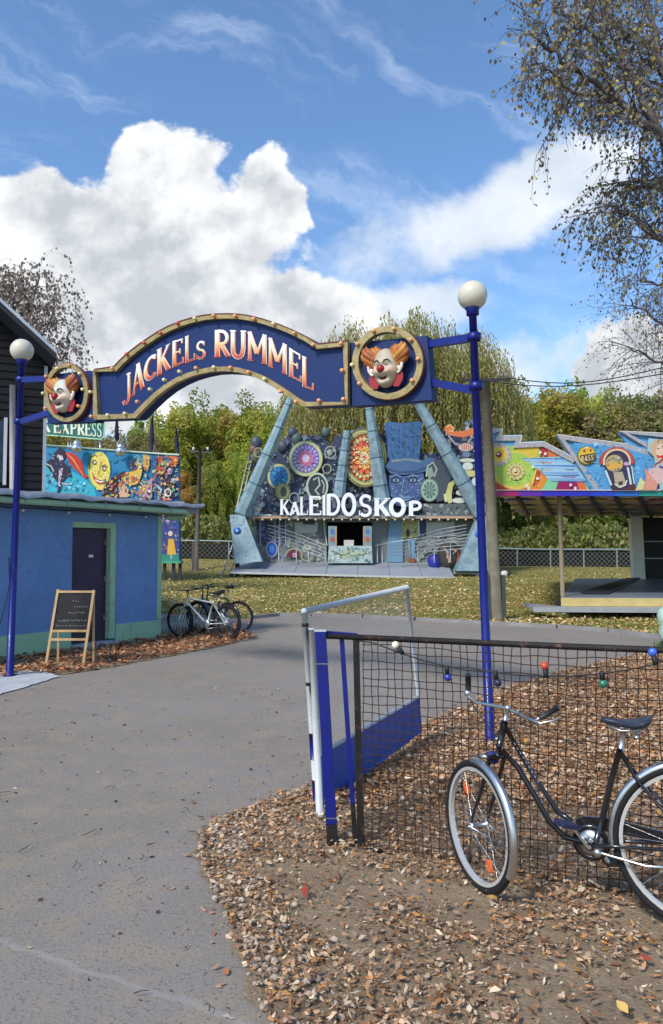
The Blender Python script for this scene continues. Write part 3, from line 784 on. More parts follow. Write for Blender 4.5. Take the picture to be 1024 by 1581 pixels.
# ================================================================== GATE POLES AND ARCH SIGN
polem = mat('royal_blue_paint', (.002, .008, .16), .45, var=.28, vs=4, coat=.1, dirt=((.006, .010, .12), 12, .60, .5))
PLb = G(15, 1045); PRb = G(757, 1148)
def lamp_pole(base, px_top, py_top, r, gr, label, arms):
    T_ = thing('lamp_pole', base, label, 'lamp post', 'blue lamp posts carrying the arch sign')
    top = at(px_top, py_top, base.y)      # globe centre
    mb = MB(); neck = top - Vector((0, 0, gr * .95))
    mb.tube([base, base.lerp(neck, .35), neck], [r * 1.12, r, r * .92], 18)
    mb.lathe(base, [(r * 2.0, 0.0), (r * 2.0, .02), (r * 1.2, .03), (r * 1.15, .07)], 20)
    part(mb, 'pole', polem, T_)
    mb = MB(); ax = (neck - base).normalized(); mb.lathe(neck - ax * .06, [(r, 0), (r * 1.5, .01), (r * 1.5, .05), (r * 1.9, .075), (r * 1.6, .09)], 18, ax); part(mb, 'collar', polem, T_)
    mb = MB(); mb.sphere(top, gr, 32, 20); part(mb, 'globe', mat('opal_glass', (.60, .56, .45), .25, var=.04, spec=.5), T_)
    return T_, base, top
TL, bL, tL = lamp_pole(PLb, 34, 541, .045, .155, 'blue lamp post with white globe in front of the blue building', None)
TR, bR, tR = lamp_pole(PRb, 729.5, 456.5, .038, .135, 'blue lamp post with white globe behind the black bicycle', None)
fs_ = Frame((bL.x, bL.y), (bR.x, bR.y))
# junction boxes / clamps on the poles plus the loose cable on the left pole
def pole_at(b, t, z): k = (z - b.z) / (t.z - b.z); return b.lerp(t, k)
def zpx(x, y): return fs_.uv(x, y)[1]
mb = MB(); zc = [zpx(734, 523), zpx(738, 598)]
for z in zc: p = pole_at(bR, tR, z); mb.lathe(p - Vector((0, 0, .035)), [(.05, 0), (.062, .002), (.062, .068), (.05, .07)], 16)
part(mb, 'clamp', polem, TR)
mb = MB()
for z in (zpx(32, 585), zpx(30, 650)): p = pole_at(bL, tL, z); mb.lathe(p - Vector((0, 0, .035)), [(.055, 0), (.068, .002), (.068, .068), (.055, .07)], 16)
part(mb, 'clamp', polem, TL)
mb = MB(); mb.tube([at(14, 860, bL.y - .05), at(15, 900, bL.y - .1), at(8, 935, bL.y - .2), at(2, 955, bL.y - .25), at(-12, 1000, bL.y - .25)], .007, 6); part(mb, 'cable', mat('black_rubber', (0, 0, 0)), TL)

SB = fs_.Q(345, 600); SIGN = thing('arch_sign', (SB.x, SB.y, 2.6), 'blue arched entrance sign with gold trim, clown heads and white red lettering', 'sign')
facem = mat('sign_blue', (.0005, .017, .105), .6, var=.14, vs=3)
gold = mat('tarnished_gold', (.33, .25, .11), .5, .3, var=.40, vs=9, bump=.2, dirt=((.16, .10, .06), 14, .58, .7))
redpipe = mat('dark_red_edge', (.14, .03, .03), .6)
TH = .13
top = [(149, 572), (181, 567.5), (191, 557), (202, 547), (218, 534.5), (234, 523.6), (249, 514), (264, 506), (282, 498.5), (300, 493), (318, 489), (337, 487), (355, 486.4), (372, 487), (386, 488.8), (399, 491.5), (412, 495), (425, 499.3), (439, 504), (452, 509.5), (465, 515.5), (478, 522), (495, 533), (530, 529.5), (541, 528.5)]
bot = [(541, 625.5), (472, 629), (458, 620), (443, 609.5), (425, 598), (408, 588), (390, 581), (373, 576.5), (360, 575), (346, 574.5), (330, 575.5), (313, 579), (296, 584), (280, 591), (263, 601), (246, 614.5), (230, 630), (214, 646.5), (149, 649)]
outline = top + bot
mb = MB(); mb.prism([fs_.Q(x, y) for x, y in outline], -fs_.n * TH); part(mb, 'banner', facem, SIGN)
def rib3(mb, fr, pts, w, n, th, closed=True):
    m = len(pts); A, Bp = [], []
    area = sum(pts[i][0] * pts[(i + 1) % m][1] - pts[(i + 1) % m][0] * pts[i][1] for i in range(m)); sg = 1 if area > 0 else -1
    for i in range(m):
        p0, p1, p2 = pts[i - 1], pts[i], pts[(i + 1) % m]
        if not closed and i == 0: p0 = p1
        if not closed and i == m - 1: p2 = p1
        def nrm(a, b):
            dx, dy = b[0] - a[0], b[1] - a[1]; l = math.hypot(dx, dy)
            return (0, 0) if l < 1e-9 else (-dy / l * sg, dx / l * sg)
        n1, n2 = nrm(p0, p1), nrm(p1, p2); bx, by = n1[0] + n2[0], n1[1] + n2[1]; l = math.hypot(bx, by); bx, by = bx / l, by / l
        c = max(.5, bx * (n1[0] or n2[0]) + by * (n1[1] or n2[1])); ww = w / c
        A.append(p1); Bp.append((p1[0] + bx * ww, p1[1] + by * ww))
    vs = [fr.Q(x, y, n) for x, y in A] + [fr.Q(x, y, n) for x, y in Bp] + [fr.Q(x, y, n - th) for x, y in A] + [fr.Q(x, y, n - th) for x, y in Bp]
    fs = []
    for i in range(m if closed else m - 1):
        j = (i + 1) % m; fs += [(i, j, m + j, m + i), (i, 2 * m + i, 2 * m + j, j), (m + i, m + j, 3 * m + j, 3 * m + i)]
    mb.add(vs, fs)
mb = MB(); rib3(mb, fs_, outline, 7.2, .055, .053); tr = part(mb, 'trim', gold, SIGN)
mb = MB(); rib3(mb, fs_, [(x, y - .9) for x, y in top], 1.3, .062, .05, False); part(mb, 'edge_strip', redpipe, tr)
# clown boards
boardL = [(75, 578.5), (148.3, 571), (148.3, 651), (73, 653.5)]; boardR = [(542, 529.5), (659, 518), (667, 617), (543.5, 627)]
for bd, rc, rx, ry, rw in ((boardL, (108.3, 607.4), 34, 45, 6.2), (boardR, (603, 562), 54.5, 56.5, 9.5)):
    mb = MB(); mb.prism([fs_.Q(x, y, -.004) for x, y in bd], -fs_.n * TH); bo = part(mb, 'clown_board', facem, SIGN)
    mb = MB(); rib3(mb, fs_, ell(rc[0], rc[1], rx, ry, 40)[::-1], rw, .065, .069); part(mb, 'ring', gold, bo)
    mb = MB(); rib3(mb, fs_, ell(rc[0], rc[1], rx + .6, ry + .6, 40)[::-1], 1.6, .045, .047); part(mb, 'ring_edge', redpipe, bo)
# bulbs
cream = mat('bulb_cream', (.80, .70, .38), .3, var=.05); redb = mat('bulb_red', (.62, .12, .07), .3, var=.05); orb = mat('bulb_orange', (.85, .38, .16), .3, var=.05)
BP = [(152, 574, 0), (181, 571, 1), (203, 549, 2), (230, 532, 2), (255, 517, 2), (281, 502, 2), (308, 494.5, 0), (337, 490.5, 1), (370, 491, 1), (399, 495.5, 1), (429, 503, 0), (461, 517.5, 1), (490, 535.5, 1), (533, 533, 1), (534.5, 574.5, 1), (536.5, 618.5, 1), (499, 620.5, 1), (463.5, 622.5, 1), (440, 606.5, 1), (415.5, 587.5, 0), (391, 577, 1), (363, 570, 1), (337.5, 569.5, 0), (310, 570.5, 1), (284.5, 576, 0), (261, 588.5, 0), (239, 603, 0), (219.5, 622, 1), (200.5, 640, 0), (174, 642.5, 0), (148.5, 644.5, 1), (147.5, 607, 0)]
RBR = [(547 + 3, 566, 0), (558, 534, 1), (583, 514, 1), (614, 511, 1), (640, 527.5, 1), (651, 557, 1), (642, 590, 1), (561, 594.5, 1)]
RBL = [(115, 566, 1), (131, 579, 0), (135.5, 603, 0), (129, 628.5, 1), (79, 583, 1), (74.5, 609, 0), (78, 632, 1), (96, 571, 0)]
for (x, y, c) in BP + RBR + RBL:
    big = x > 540 or y < 0; r = .021 if x > 440 else .022
    mb = MB(); p = fs_.Q(x, y, .085); mb.sphere(p, r, 12, 8); mb.lathe(fs_.Q(x, y, .053), [(r * .8, 0), (r * .8, .022)], 12, fs_.n)
    part(mb, 'bulb', (cream, orb, redb)[c], SIGN)
# lettering
LT = [('J', 191, 203.5, 625, 619, 579, 574.5), ('A', 205, 223.5, 612.5, 597, 567, 556), ('C', 223, 244, 593, 577, 559, 544), ('K', 243, 264, 581.5, 569, 541, 530), ('E', 266, 284.5, 568, 560.5, 528, 521.5), ('L', 286, 302, 561, 556, 520.5, 515), ('S', 303, 319, 555, 552, 529, 527),
      ('R', 331.5, 357, 552, 551, 510, 510.5), ('U', 355.5, 381.5, 553, 553.5, 510, 511), ('M', 383, 413, 556.5, 563, 512, 518), ('M', 415, 444, 565.5, 579, 521, 533), ('E', 446, 466, 580, 591.5, 536, 548), ('L', 466.5, 485, 596, 604.5, 549, 557)]
wht = ramp([(0, (.40, .045, .03)), (.22, (.66, .17, .06)), (.45, (.74, .45, .18)), (.62, (.74, .66, .50)), (1, (.72, .74, .72))])
rim = lambda y: (.78, .70, .62); shd = lambda y: (.28, .02, .03)
lm = mat('sign_lettering', (1, 1, 1), .5, attr=True, var=.07, vs=8)
for ch, x0, x1, b0, b1, t0, t1 in LT:
    mb = MB(); wsx = 1.0 if ch != 'M' else .95
    px_letter(mb, fs_, ch, x0, x1, b0, b1, t0, t1, shd, .003, 1.1, 1.2, wsx * 1.10, dn=.0004)
    px_letter(mb, fs_, ch, x0 - .3, x1 + .3, b0 + .4, b1 + .4, t0 - .4, t1 - .4, rim, .008, 0, 0, wsx * 1.16, dn=.0004)
    px_letter(mb, fs_, ch, x0, x1, b0, b1, t0, t1, wht, .014, 0, 0, wsx * .86, dn=.0004)
    part(mb, 'letter', lm, SIGN)
# brackets between the boards and the poles
mb = MB()
for (a, b) in (((47, 583), (76, 583)), ((40, 650), (80, 634))):
    mb = MB(); A_ = fs_.Q(a[0], a[1], -.06); A2 = pole_at(bL, tL, A_.z); mb.beam(A2 + (A_ - A2) * .0, fs_.Q(b[0], b[1], -.06), .07, .075)
    part(mb, 'bracket', polem, SIGN)
mb = MB()
for (a, b) in (((738, 523), (655, 530)), ((740, 605), (662, 588))):
    mb = MB(); A_ = fs_.Q(a[0], a[1], -.06); A2 = pole_at(bR, tR, A_.z); mb.beam(A2, fs_.Q(b[0], b[1], -.06), .06, .07)
    part(mb, 'bracket', polem, SIGN)
# clown heads
skin = mat('clown_skin_paint', (1, 1, 1), .55, attr=True, var=.10, vs=14, dirt=((.40, .33, .26), 22, .62, .35)); hairm = mat('clown_hair_paint', (1, 1, 1), .5, attr=True, var=.25, vs=16)
redm = mat('clown_red', (.30, .018, .02), .4, var=.2, vs=12)
def clown(cx, cy, hw, hh, tone):
    a, b = fs_.uv(cx, cy); sx = (fs_.uv(cx + hw, cy)[0] - fs_.uv(cx - hw, cy)[0]) / 2; sz = (fs_.uv(cx, cy - hh)[1] - fs_.uv(cx, cy + hh)[1]) / 2
    O = fs_.W(a, b, .05); Hd = thing('clown_head', O, 'carved clown head with orange hair on the ' + tone, 'carving', 'carved clown heads on the arch sign')
    U, N, Z = fs_.u, fs_.n, Vector((0, 0, 1))
    sgn = 1 if (U.x > 0) else -1
    def L3(x, y, n): return O + U * (x * sx) + Z * (y * sz) + N * (n * sx)
    def gs(x, y, cx_, cy_, s, s2=None): return math.exp(-((x - cx_) ** 2 / (2 * s * s) + (y - cy_) ** 2 / (2 * (s2 or s) ** 2)))
    def width(y):
        # egg: wide brow, narrow chin
        if y > .1: return math.sqrt(max(0, 1 - ((y - .1) / .9) ** 2)) * .95
        return .95 * (1 - .42 * ((.1 - y) / 1.1) ** 1.6) * math.sqrt(max(0, 1 - ((.1 - y) / 1.1) ** 5))
    nu, nv = 44, 46; vs = []; cs = []
    for j in range(nv + 1):
        y = lerp(-1, 1, .5 - .5 * math.cos(math.pi * j / nv))
        for i in range(nu + 1):
            xx = lerp(-1, 1, .5 - .5 * math.cos(math.pi * i / nu)); w = width(y); x = xx * w
            n = math.sqrt(max(0, 1 - xx * xx)) * (.85 * math.sqrt(max(0, 1 - (y * .98) ** 4)))
            n += .10 * (gs(x, y, -.36, .20, .26, .09) + gs(x, y, .36, .20, .26, .09))       # brow
            n -= .22 * (gs(x, y, -.36, .03, .19, .09) + gs(x, y, .36, .03, .19, .09))       # eye sockets
            n += .13 * (gs(x, y, -.36, .00, .13, .06) + gs(x, y, .36, .00, .13, .06))       # lids
            n += .22 * (gs(x, y, -.50, -.25, .20, .14) + gs(x, y, .50, -.25, .20, .14))     # cheeks
            n += .16 * gs(x, y, 0, -.33, .33, .10) + .18 * gs(x, y, 0, -.88, .22, .12)      # lip, chin
            n -= .28 * gs(x, y, 0, -.56, .26, .075)                                         # mouth
            n -= .12 * (gs(x, y, -.32, -.42, .06, .13) + gs(x, y, .32, -.42, .06, .13))
            cc = Vector((.52, .43, .31) if tone[0] == 'r' else (.56, .52, .45))
            if y > .12: cc = cc.lerp(Vector((.42, .36, .26) if tone[0] == 'r' else (.48, .51, .44)), min(1, (y - .12) * 2))
            w_ = gs(x, y, -.36, .08, .2, .10) + gs(x, y, .36, .08, .2, .10); cc = cc.lerp(Vector((.55, .47, .37)), min(1, w_ * 1.2))
            w_ = gs(x, y, 0, -.50, .40, .17); cc = cc.lerp(Vector((.54, .46, .36)), min(1, w_))
            w_ = gs(x, y, -.58, -.2, .16, .14) + gs(x, y, .58, -.2, .16, .14); cc = cc.lerp(Vector((.66, .38, .28)), min(1, w_ * .8))
            vs.append(L3(x, y, n)); cs.append(tuple(cc))
    mb = MB(); mb.add(vs, [(j * (nu + 1) + i, j * (nu + 1) + i + 1, (j + 1) * (nu + 1) + i + 1, (j + 1) * (nu + 1) + i) for j in range(nv) for i in range(nu)], True, cs)
    fc = part(mb, 'face', skin, Hd)
    def surf(x, y, up=.0):
        w = max(.05, width(y)); xx = max(-1, min(1, x / w)); n = math.sqrt(max(0, 1 - xx * xx)) * (.85 * math.sqrt(max(0, 1 - (y * .98) ** 4)))
        n += .10 * (gs(x, y, -.36, .20, .26, .09) + gs(x, y, .36, .20, .26, .09)) - .22 * (gs(x, y, -.36, .03, .19, .09) + gs(x, y, .36, .03, .19, .09)) + .13 * (gs(x, y, -.36, .00, .13, .06) + gs(x, y, .36, .00, .13, .06))
        n += .16 * gs(x, y, 0, -.33, .33, .10) - .28 * gs(x, y, 0, -.56, .26, .075)
        return L3(x, y, n + up)
    mb = MB(); mb.sphere(surf(0, -.15, .10), sx * .27, 18, 12); part(mb, 'nose', redm, Hd)
    blk = mat('clown_black', (.03, .015, .015), .5)
    for s in (-1, 1):
        mb = MB(); mb.tube([surf(s * x, y, .02) for x, y in ((.13, .17), (.22, .27), (.36, .31), (.52, .27), (.62, .17))], [sx * k for k in (.02, .055, .06, .05, .015)], 6); part(mb, 'eyebrow', blk, Hd)
        mb = MB(); mb.tube([surf(s * x, y, .015) for x, y in ((.20, .00), (.28, .045), (.38, .05), (.50, -.01))], [sx * k for k in (.012, .05, .05, .012)], 6); part(mb, 'eye', blk, Hd)
        # ear
        mb = MB(); mb.cur = (.70, .60, .52)
        mb.tube([L3(s * x, y, n) for x, y, n in ((.90, .10, .25), (1.08, .20, .3), (1.24, .14, .32), (1.22, -.05, .32), (1.08, -.24, .3), (.92, -.32, .28))], [sx * k for k in (.06, .10, .12, .11, .10, .08)], 8)
        mb.sphere(L3(s * 1.03, -.04, .22), (sx * .16, sx * .10, sz * .18), 10, 8); part(mb, 'ear', skin, Hd)
        # hair tuft: a swept flame of overlapping locks
        mb = MB()
        locks = [((.45, .62), (.75, .98), (1.05, 1.12), (1.0, .98)), ((.60, .55), (1.0, .92), (1.35, 1.02), (1.22, 1.30)), ((.70, .45), (1.15, .75), (1.52, .88), (1.45, 1.22)), ((.80, .30), (1.22, .55), (1.62, .62), (1.62, .95)), ((.84, .15), (1.15, .34), (1.48, .42), (1.58, .66)), ((.30, .72), (.55, .95), (.80, 1.18), (.55, 1.22))]
        for k, P_ in enumerate(locks):
            mb.cur = random.choice([(.42, .15, .025), (.30, .08, .015), (.50, .23, .04), (.22, .05, .015)])
            pts = []
            for i in range(9):
                t = i / 8; x = (1 - t) ** 3 * P_[0][0] + 3 * (1 - t) ** 2 * t * P_[1][0] + 3 * (1 - t) * t * t * P_[2][0] + t ** 3 * P_[3][0]
                y = (1 - t) ** 3 * P_[0][1] + 3 * (1 - t) ** 2 * t * P_[1][1] + 3 * (1 - t) * t * t * P_[2][1] + t ** 3 * P_[3][1]
                pts.append(L3(s * x * 1.06, y * .93, .28 + .12 * math.sin(k) + .1 * t))
            mb.tube(pts, [sx * r for r in (.20, .25, .27, .27, .26, .23, .18, .11, .02)], 9)
        part(mb, 'hair_tuft', hairm, Hd)
        # collar
        mb = MB(); mb.prism([L3(s * x, y, .10) for x, y in ((.42, -.72), (.80, -.42), (1.25, -.30), (1.28, -.62), (.98, -1.0), (.62, -1.0))], N * sx * .12)
        part(mb, 'collar', redm, Hd)
    mb = MB(); pts = [surf(x, y, .03) for x, y in ((-.30, -.47), (-.18, -.54), (0, -.57), (.18, -.54), (.30, -.47))]; mb.tube(pts, [sx * k for k in (.01, .07, .10, .07, .01)], 8); part(mb, 'mouth', blk, Hd)
    mb = MB(); pts = [surf(x, y, .05) for x, y in ((-.22, -.63), (-.1, -.67), (0, -.68), (.1, -.67), (.22, -.63))]; mb.tube(pts, [sx * k for k in (.01, .03, .04, .03, .01)], 6); part(mb, 'lower_lip', redm, Hd)
    return Hd
clown(106.5, 613, 13.8, 25.5, 'small left end board of the arch sign')
clown(601.5, 571, 20.5, 30, 'right end board beside the taller lamp post')

# ================================================================== FENCE, GATE
BLK = mat('black_iron', (.018, .014, .013), .6, .3, var=.4, vs=9, dirt=((.15, .07, .04), 18, .56, .8), bump=.3, bs=80)
fA = G(557, 1312); fB = G(1000, 1392)
ff = Frame((fA.x, fA.y), (fB.x, fB.y))
FEN = thing('mesh_fence', (fA.x + .5, fA.y, 0), 'black wire mesh fence panel with top rail the bicycle leans against', 'fence')
a0 = ff.uv(557, 1312)[0]; b_top = ff.uv(557, 984)[1]; a1 = ff.uv(1024, 1395)[0] + .75
def rail_b(a):
    b0 = ff.uv(557, 984)[1]; b1 = ff.uv(1024, 1003)[1]; aa = ff.uv(1024, 1003)[0]; return lerp(b0, b1, (a - a0) / (aa - a0))
mb = MB(); al = ff.uv(497, 976)[0]
mb.tube([ff.W(al, rail_b(al), .0), ff.W(lerp(a0, a1, .5), rail_b(lerp(a0, a1, .5)) - .004, 0), ff.W(a1, rail_b(a1), .0)], .017, 10)
part(mb, 'top_rail', BLK, FEN)
mb = MB(); mb.beam(ff.Q(550, 988, 0), ff.Q(557, 1312, 0), .036, .036); part(mb, 'post', BLK, FEN)
mb = MB(); mb.beam(ff.W(a1 - .02, 0, 0), ff.W(a1 - .02, rail_b(a1), 0), .036, .036); part(mb, 'post', BLK, FEN)
mb = MB(); mb.tube([ff.Q(540, 1308, .0), ff.Q(592, 1313, .02)], .014, 8); part(mb, 'foot_bar', BLK, FEN)
mb = MB(); step = .047; k = 0; a = a0 + .02
while a < a1 - .03:
    n = 13; top_b = rail_b(a) - .012
    pts = [ff.W(a + .0040 * math.sin(i * 2.1 + k * 1.7) + .004 * math.sin(k * 2.3) + (.022 * math.sin(k * .21) * (1 - i / n)), lerp(.015, top_b, i / n), .0025 * (-1) ** (k + i)) for i in range(n + 1)]
    mb.tube(pts, .0027, 5, cap=False); a += step; k += 1
b = .03; k = 0
while b < b_top - .02:
    n = 40; pts = [ff.W(lerp(a0 + .01, a1 - .02, i / n), b + .0045 * math.sin(i * 1.3 + k * 2) + .003 * math.sin(k * 3.1) + .016 * math.sin(i * .25 + k * .3) * .5, -.003 + .002 * (-1) ** (i + k)) for i in range(n + 1)]
    if b < rail_b(a1) - .02 : mb.tube(pts, .0027, 5, cap=False)
    b += step; k += 1
part(mb, 'wire_mesh', mat('rusty_wire', (.045, .022, .014), .7, .3, var=.5, vs=20), FEN)
# gate posts
GP = thing('gate_post', G(515, 1308), 'leaning square blue gate post with scuffed black foot beside the fence', 'post')
mb = MB(); p0 = ff.Q(514, 1300, .02); p0.z = 0.13; p1 = ff.Q(497, 974, .02); yD = p0
mid = p0.lerp(p1, .0)
mb.beam(p0, p1, .062, .062, up=(0, 1, 0), ws=(.066, .062)); part(mb, 'shaft', polem, GP, bevel=.003)
mb = MB(); p00 = p0 - (p1 - p0).normalized() * .16; mb.beam(p00, p0 - (p1 - p0).normalized() * .0005, .0635, .0635, up=(0, 1, 0)); part(mb, 'foot', BLK, GP)
mb = MB(); mb.beam(p1 + Vector((0, 0, .0005)), p1 + Vector((0, 0, .006)), .070, .066, up=(0, 1, 0)); part(mb, 'cap', mat('white_gate_paint', (.50, .52, .53), .45, var=.12, vs=10, dirt=((.30, .27, .25), 25, .60, .6)), GP)
for y_ in (1290, 1030):
    mb = MB(); q_ = p0.lerp(p1, (1300 - y_) / 326); mb.beam(q_, q_ + Vector((0, 0, .006)), .068, .067, up=(0, 1, 0)); part(mb, 'strap', mat('worn_steel', (0, 0, 0)), GP)
BS = G(543, 1308); mb = MB(); pA = ff.Q(546, 1313, -.03); pA.z = 0; pB = ff.Q(524, 977, -.03); mb.beam(pA.lerp(pB, .2), pB, .028, .022, up=(0, 1, 0))
ST = thing('fence_strut', pA, 'thin blue flat bar strut between the gate post and the black fence post', 'strut'); part(mb, 'bar', polem, ST)
mb = MB(); mb.beam(pA, pA.lerp(pB, .1995), .0285, .0225, up=(0, 1, 0)); part(mb, 'foot', BLK, ST)
mb = MB(); mb.beam(ff.Q(497, 976, -.03), ff.Q(548, 980, -.03), .02, .012); part(mb, 'top_link', polem, ST)
WHT = mat('white_gate_paint', (0, 0, 0))
# two pale tubes: hinge post and gate stile
gh = G(494, 1262)
HP = thing('hinge_post', gh, 'pale tubular hinge post standing between the blue post and the open gate', 'post')
mb = MB(); hp_t = at(482, 972, gh.y); mb.tube([gh, hp_t], .0235, 14); part(mb, 'tube', WHT, HP)
mb = MB(); mb.lathe(hp_t, [(.0235, 0), (.026, .001), (.026, .006), (0.0, .009)], 14); part(mb, 'cap', WHT, HP)
hB = at(490, 1258, gh.y + .10); hB.z = .04
g0 = Vector((at(482, 1200, gh.y + .06).x - .03, gh.y + .08, 0)); g1 = G(650, 1150); g1 = Vector((g1.x, g1.y, 0))
gf = Frame((g0.x, g0.y), (g1.x, g1.y)); GL_ = (g1 - g0).length
GT = thing('swing_gate', (g0.x, g0.y, 0), 'white tubular swing gate with fine mesh and blue lower panel, standing open', 'gate')
zl, zr_ = gf.uv(470, 944)[1], gf.uv(628, 907)[1]
aL, aR = gf.uv(470, 944)[0], gf.uv(628, 907)[0]
bL_, bR_ = gf.uv(484, 1255), gf.uv(650, 1140)
mb = MB()
TLp, TRp = gf.Q(470, 944), gf.Q(628, 907)
st_b = gf.Q(489, 1240); st_b.z = max(.05, st_b.z)
mb.tube([TLp, TRp], .022, 12); mb.tube([TLp + Vector((0, 0, .0)), st_b], .021, 12); en = gf.Q(647, 1078); mb.tube([TRp, en], .018, 12)
mb.sphere(TLp, .0225, 10, 8); mb.sphere(TRp, .0225, 10, 8)
part(mb, 'frame', WHT, GT)
pl = [gf.Q(519, 1150), gf.Q(645, 1076), gf.Q(650, 1128), gf.Q(519, 1230)]
pl[0] = gf.Q(496, 1163); pl[3] = gf.Q(500, 1242)
bpan = mat('gate_blue_panel', (.025, .085, .36), .45, var=.16, vs=7, dirt=((.05, .14, .42), 18, .60, .5))
mb = MB(); mb.prism([p + gf.n * .006 for p in pl], -gf.n * .012); part(mb, 'lower_panel', bpan, GT)
mb = MB(); mb.tube([pl[0], pl[1]], .015, 10); part(mb, 'middle_rail', WHT, GT)
mb = MB(); mb.tube([pl[3], pl[2]], .013, 10); mb.tube([pl[1], pl[2]], .013, 10); part(mb, 'bottom_rail', bpan, GT)
# fine diamond mesh
mb = MB(); mm = MB()
def gpt(s, t):   # s along, t up between mid rail and top
    lo = pl[0].lerp(pl[1], s); hi = TLp.lerp(TRp, s); return lo.lerp(hi, t)
Lg = (TRp - TLp).length; Hg = (TLp - pl[0]).length; st = .036
nseg = int((Lg + Hg) / st)
for k in range(1, nseg):
    c = k * st
    for sg in (1, -1):
        # line s*Lg + sg*t*Hg = const
        cc = c if sg == 1 else c - Hg
        pts = []
        for t in (0, 1):
            pts.append(((cc - sg * t * Hg) / Lg, t))
        (s0, t0), (s1, t1) = pts
        def clip(s0, t0, s1, t1):
            if s0 == s1: return None
            lo, hi = 0., 1.
            for (p, q) in ((-(s1 - s0), s0), ((s1 - s0), 1 - s0)):
                if p < 0: lo = max(lo, q / p)
                elif p > 0: hi = min(hi, q / p)
            return None if lo >= hi else (s0 + (s1 - s0) * lo, t0 + (t1 - t0) * lo, s0 + (s1 - s0) * hi, t0 + (t1 - t0) * hi)
        r_ = clip(s0, t0, s1, t1)
        if r_: mm.tube([gpt(r_[0], r_[1]) + gf.n * .001 * sg, gpt(r_[2], r_[3]) + gf.n * .001 * sg], .00125, 4, cap=False)
part(mm, 'wire_mesh', mat('galvanised_wire', (.42, .42, .43), .5, .4), GT)
# hinges and latch plates on the stile
for t in (.10, .62, .93):
    mb = MB(); h = st_b.lerp(TLp, t); q_ = gh.lerp(hp_t, t * .95); mb.beam(h, q_, .012, .02); mb.lathe(h - Vector((0, 0, .012)), [(.0215, 0), (.023, .002), (.023, .022), (.0215, .024)], 12); part(mb, 'hinge', BLK, GT)
mb = MB(); b0_ = st_b.lerp(TLp, .22); b1_ = st_b.lerp(TLp, .36); mb.tube([b0_, b1_], .0235, 12); mb.tube([st_b + Vector((0, 0, -.01)), st_b.lerp(TLp, .10)], .0235, 12); part(mb, 'blue_sleeve', polem, GT)
mb = MB(); mb.tube([en, gf.Q(650, 1150)], .009, 6); part(mb, 'drop_bolt', mat('red_paint', (.40, .04, .04), .5), GT)

# string of coloured bulbs along the fence
STR = thing('festoon_light', ff.W((a0 + a1) / 2, 1.0, .03), 'black cable with coloured bulbs sagging along the wire mesh fence', 'string light')
cpx = [(553, 988), (580, 992), (622, 1008), (660, 1020), (692, 1028), (720, 1033), (765, 1037), (800, 1041), (842, 1043), (880, 1043), (930, 1039), (970, 1033), (1005, 1026), (1024, 1018), (1060, 1008)]
mb = MB(); mb.tube([ff.Q(x, y, .025) for x, y in cpx], .0042, 6); part(mb, 'cable', mat('black_rubber', (0, 0, 0)), STR)
for (x, y), dn_, c, cn in (((624, 1007), (.05, 1), (.80, .78, .60), 'cream'), ((692, 1028), (.1, -1), (.02, .035, .28), 'blue'), ((766, 1036), (.25, -1), (.03, .02, .05), 'dark'), ((845, 1044), (-.15, 1), (.55, .07, .03), 'red'), ((930, 1036), (.1, -1), (.02, .17, .11), 'green'), ((1013, 1024), (-.25, 1), (.05, .13, .60), 'light_blue')):
    d = (ff.u * dn_[0] + Vector((0, 0, dn_[1]))).normalized(); p = ff.Q(x, y, .028)
    if cn == 'cream': d = (ff.u * -.5 + ff.n * .2 + Vector((0, 0, .6))).normalized()
    mb = MB(); mb.lathe(p - d * .006, [(0.001, 0), (.0125, .002), (.0135, .02), (.0125, .046), (.001, .047)], 12, d)
    sk = part(mb, 'socket', mat('black_rubber', (0, 0, 0)), STR)
    mb = MB(); mb.sphere(p + d * .058, .0215, 14, 10); mb.lathe(p + d * .040, [(.012, 0), (.017, .008)], 12, d); part(mb, 'bulb', mat('bulb_' + cn + '_glass', c, .15, var=.05, coat=.6), sk)

# ================================================================== BICYCLES
rub = mat('tyre_rubber', (.010, .010, .011), .8, var=.2, vs=15); chrome = mat('chrome', (.60, .60, .61), .28, .95, var=.15, vs=20, dirt=((.16, .10, .07), 30, .62, .5)); alu = mat('aluminium', (.50, .51, .53), .35, .9, var=.08)
bblack = mat('black_bike_enamel', (.010, .009, .012), .22, var=.2, coat=.6, vs=12); seatm = mat('saddle_vinyl', (.025, .032, .05), .38, var=.15)
reflo = mat('orange_reflector', (.75, .13, .02), .25, var=.05, coat=.5); blkpl = mat('black_plastic', (.02, .02, .022), .5)
def circ(c, ax, r, n, a0=0, a1=360):
    ax = Vector(ax).normalized(); a = ax.cross(Vector((0, 0, 1))).normalized(); b = Vector((0, 0, 1)); b = (b - ax * b.dot(ax)).normalized()
    full = abs(a1 - a0) >= 359.9
    return [Vector(c) + (a * math.cos(R(a0 + (a1 - a0) * i / (n if full else n - 1))) + b * math.sin(R(a0 + (a1 - a0) * i / (n if full else n - 1)))) * r for i in range(n)]
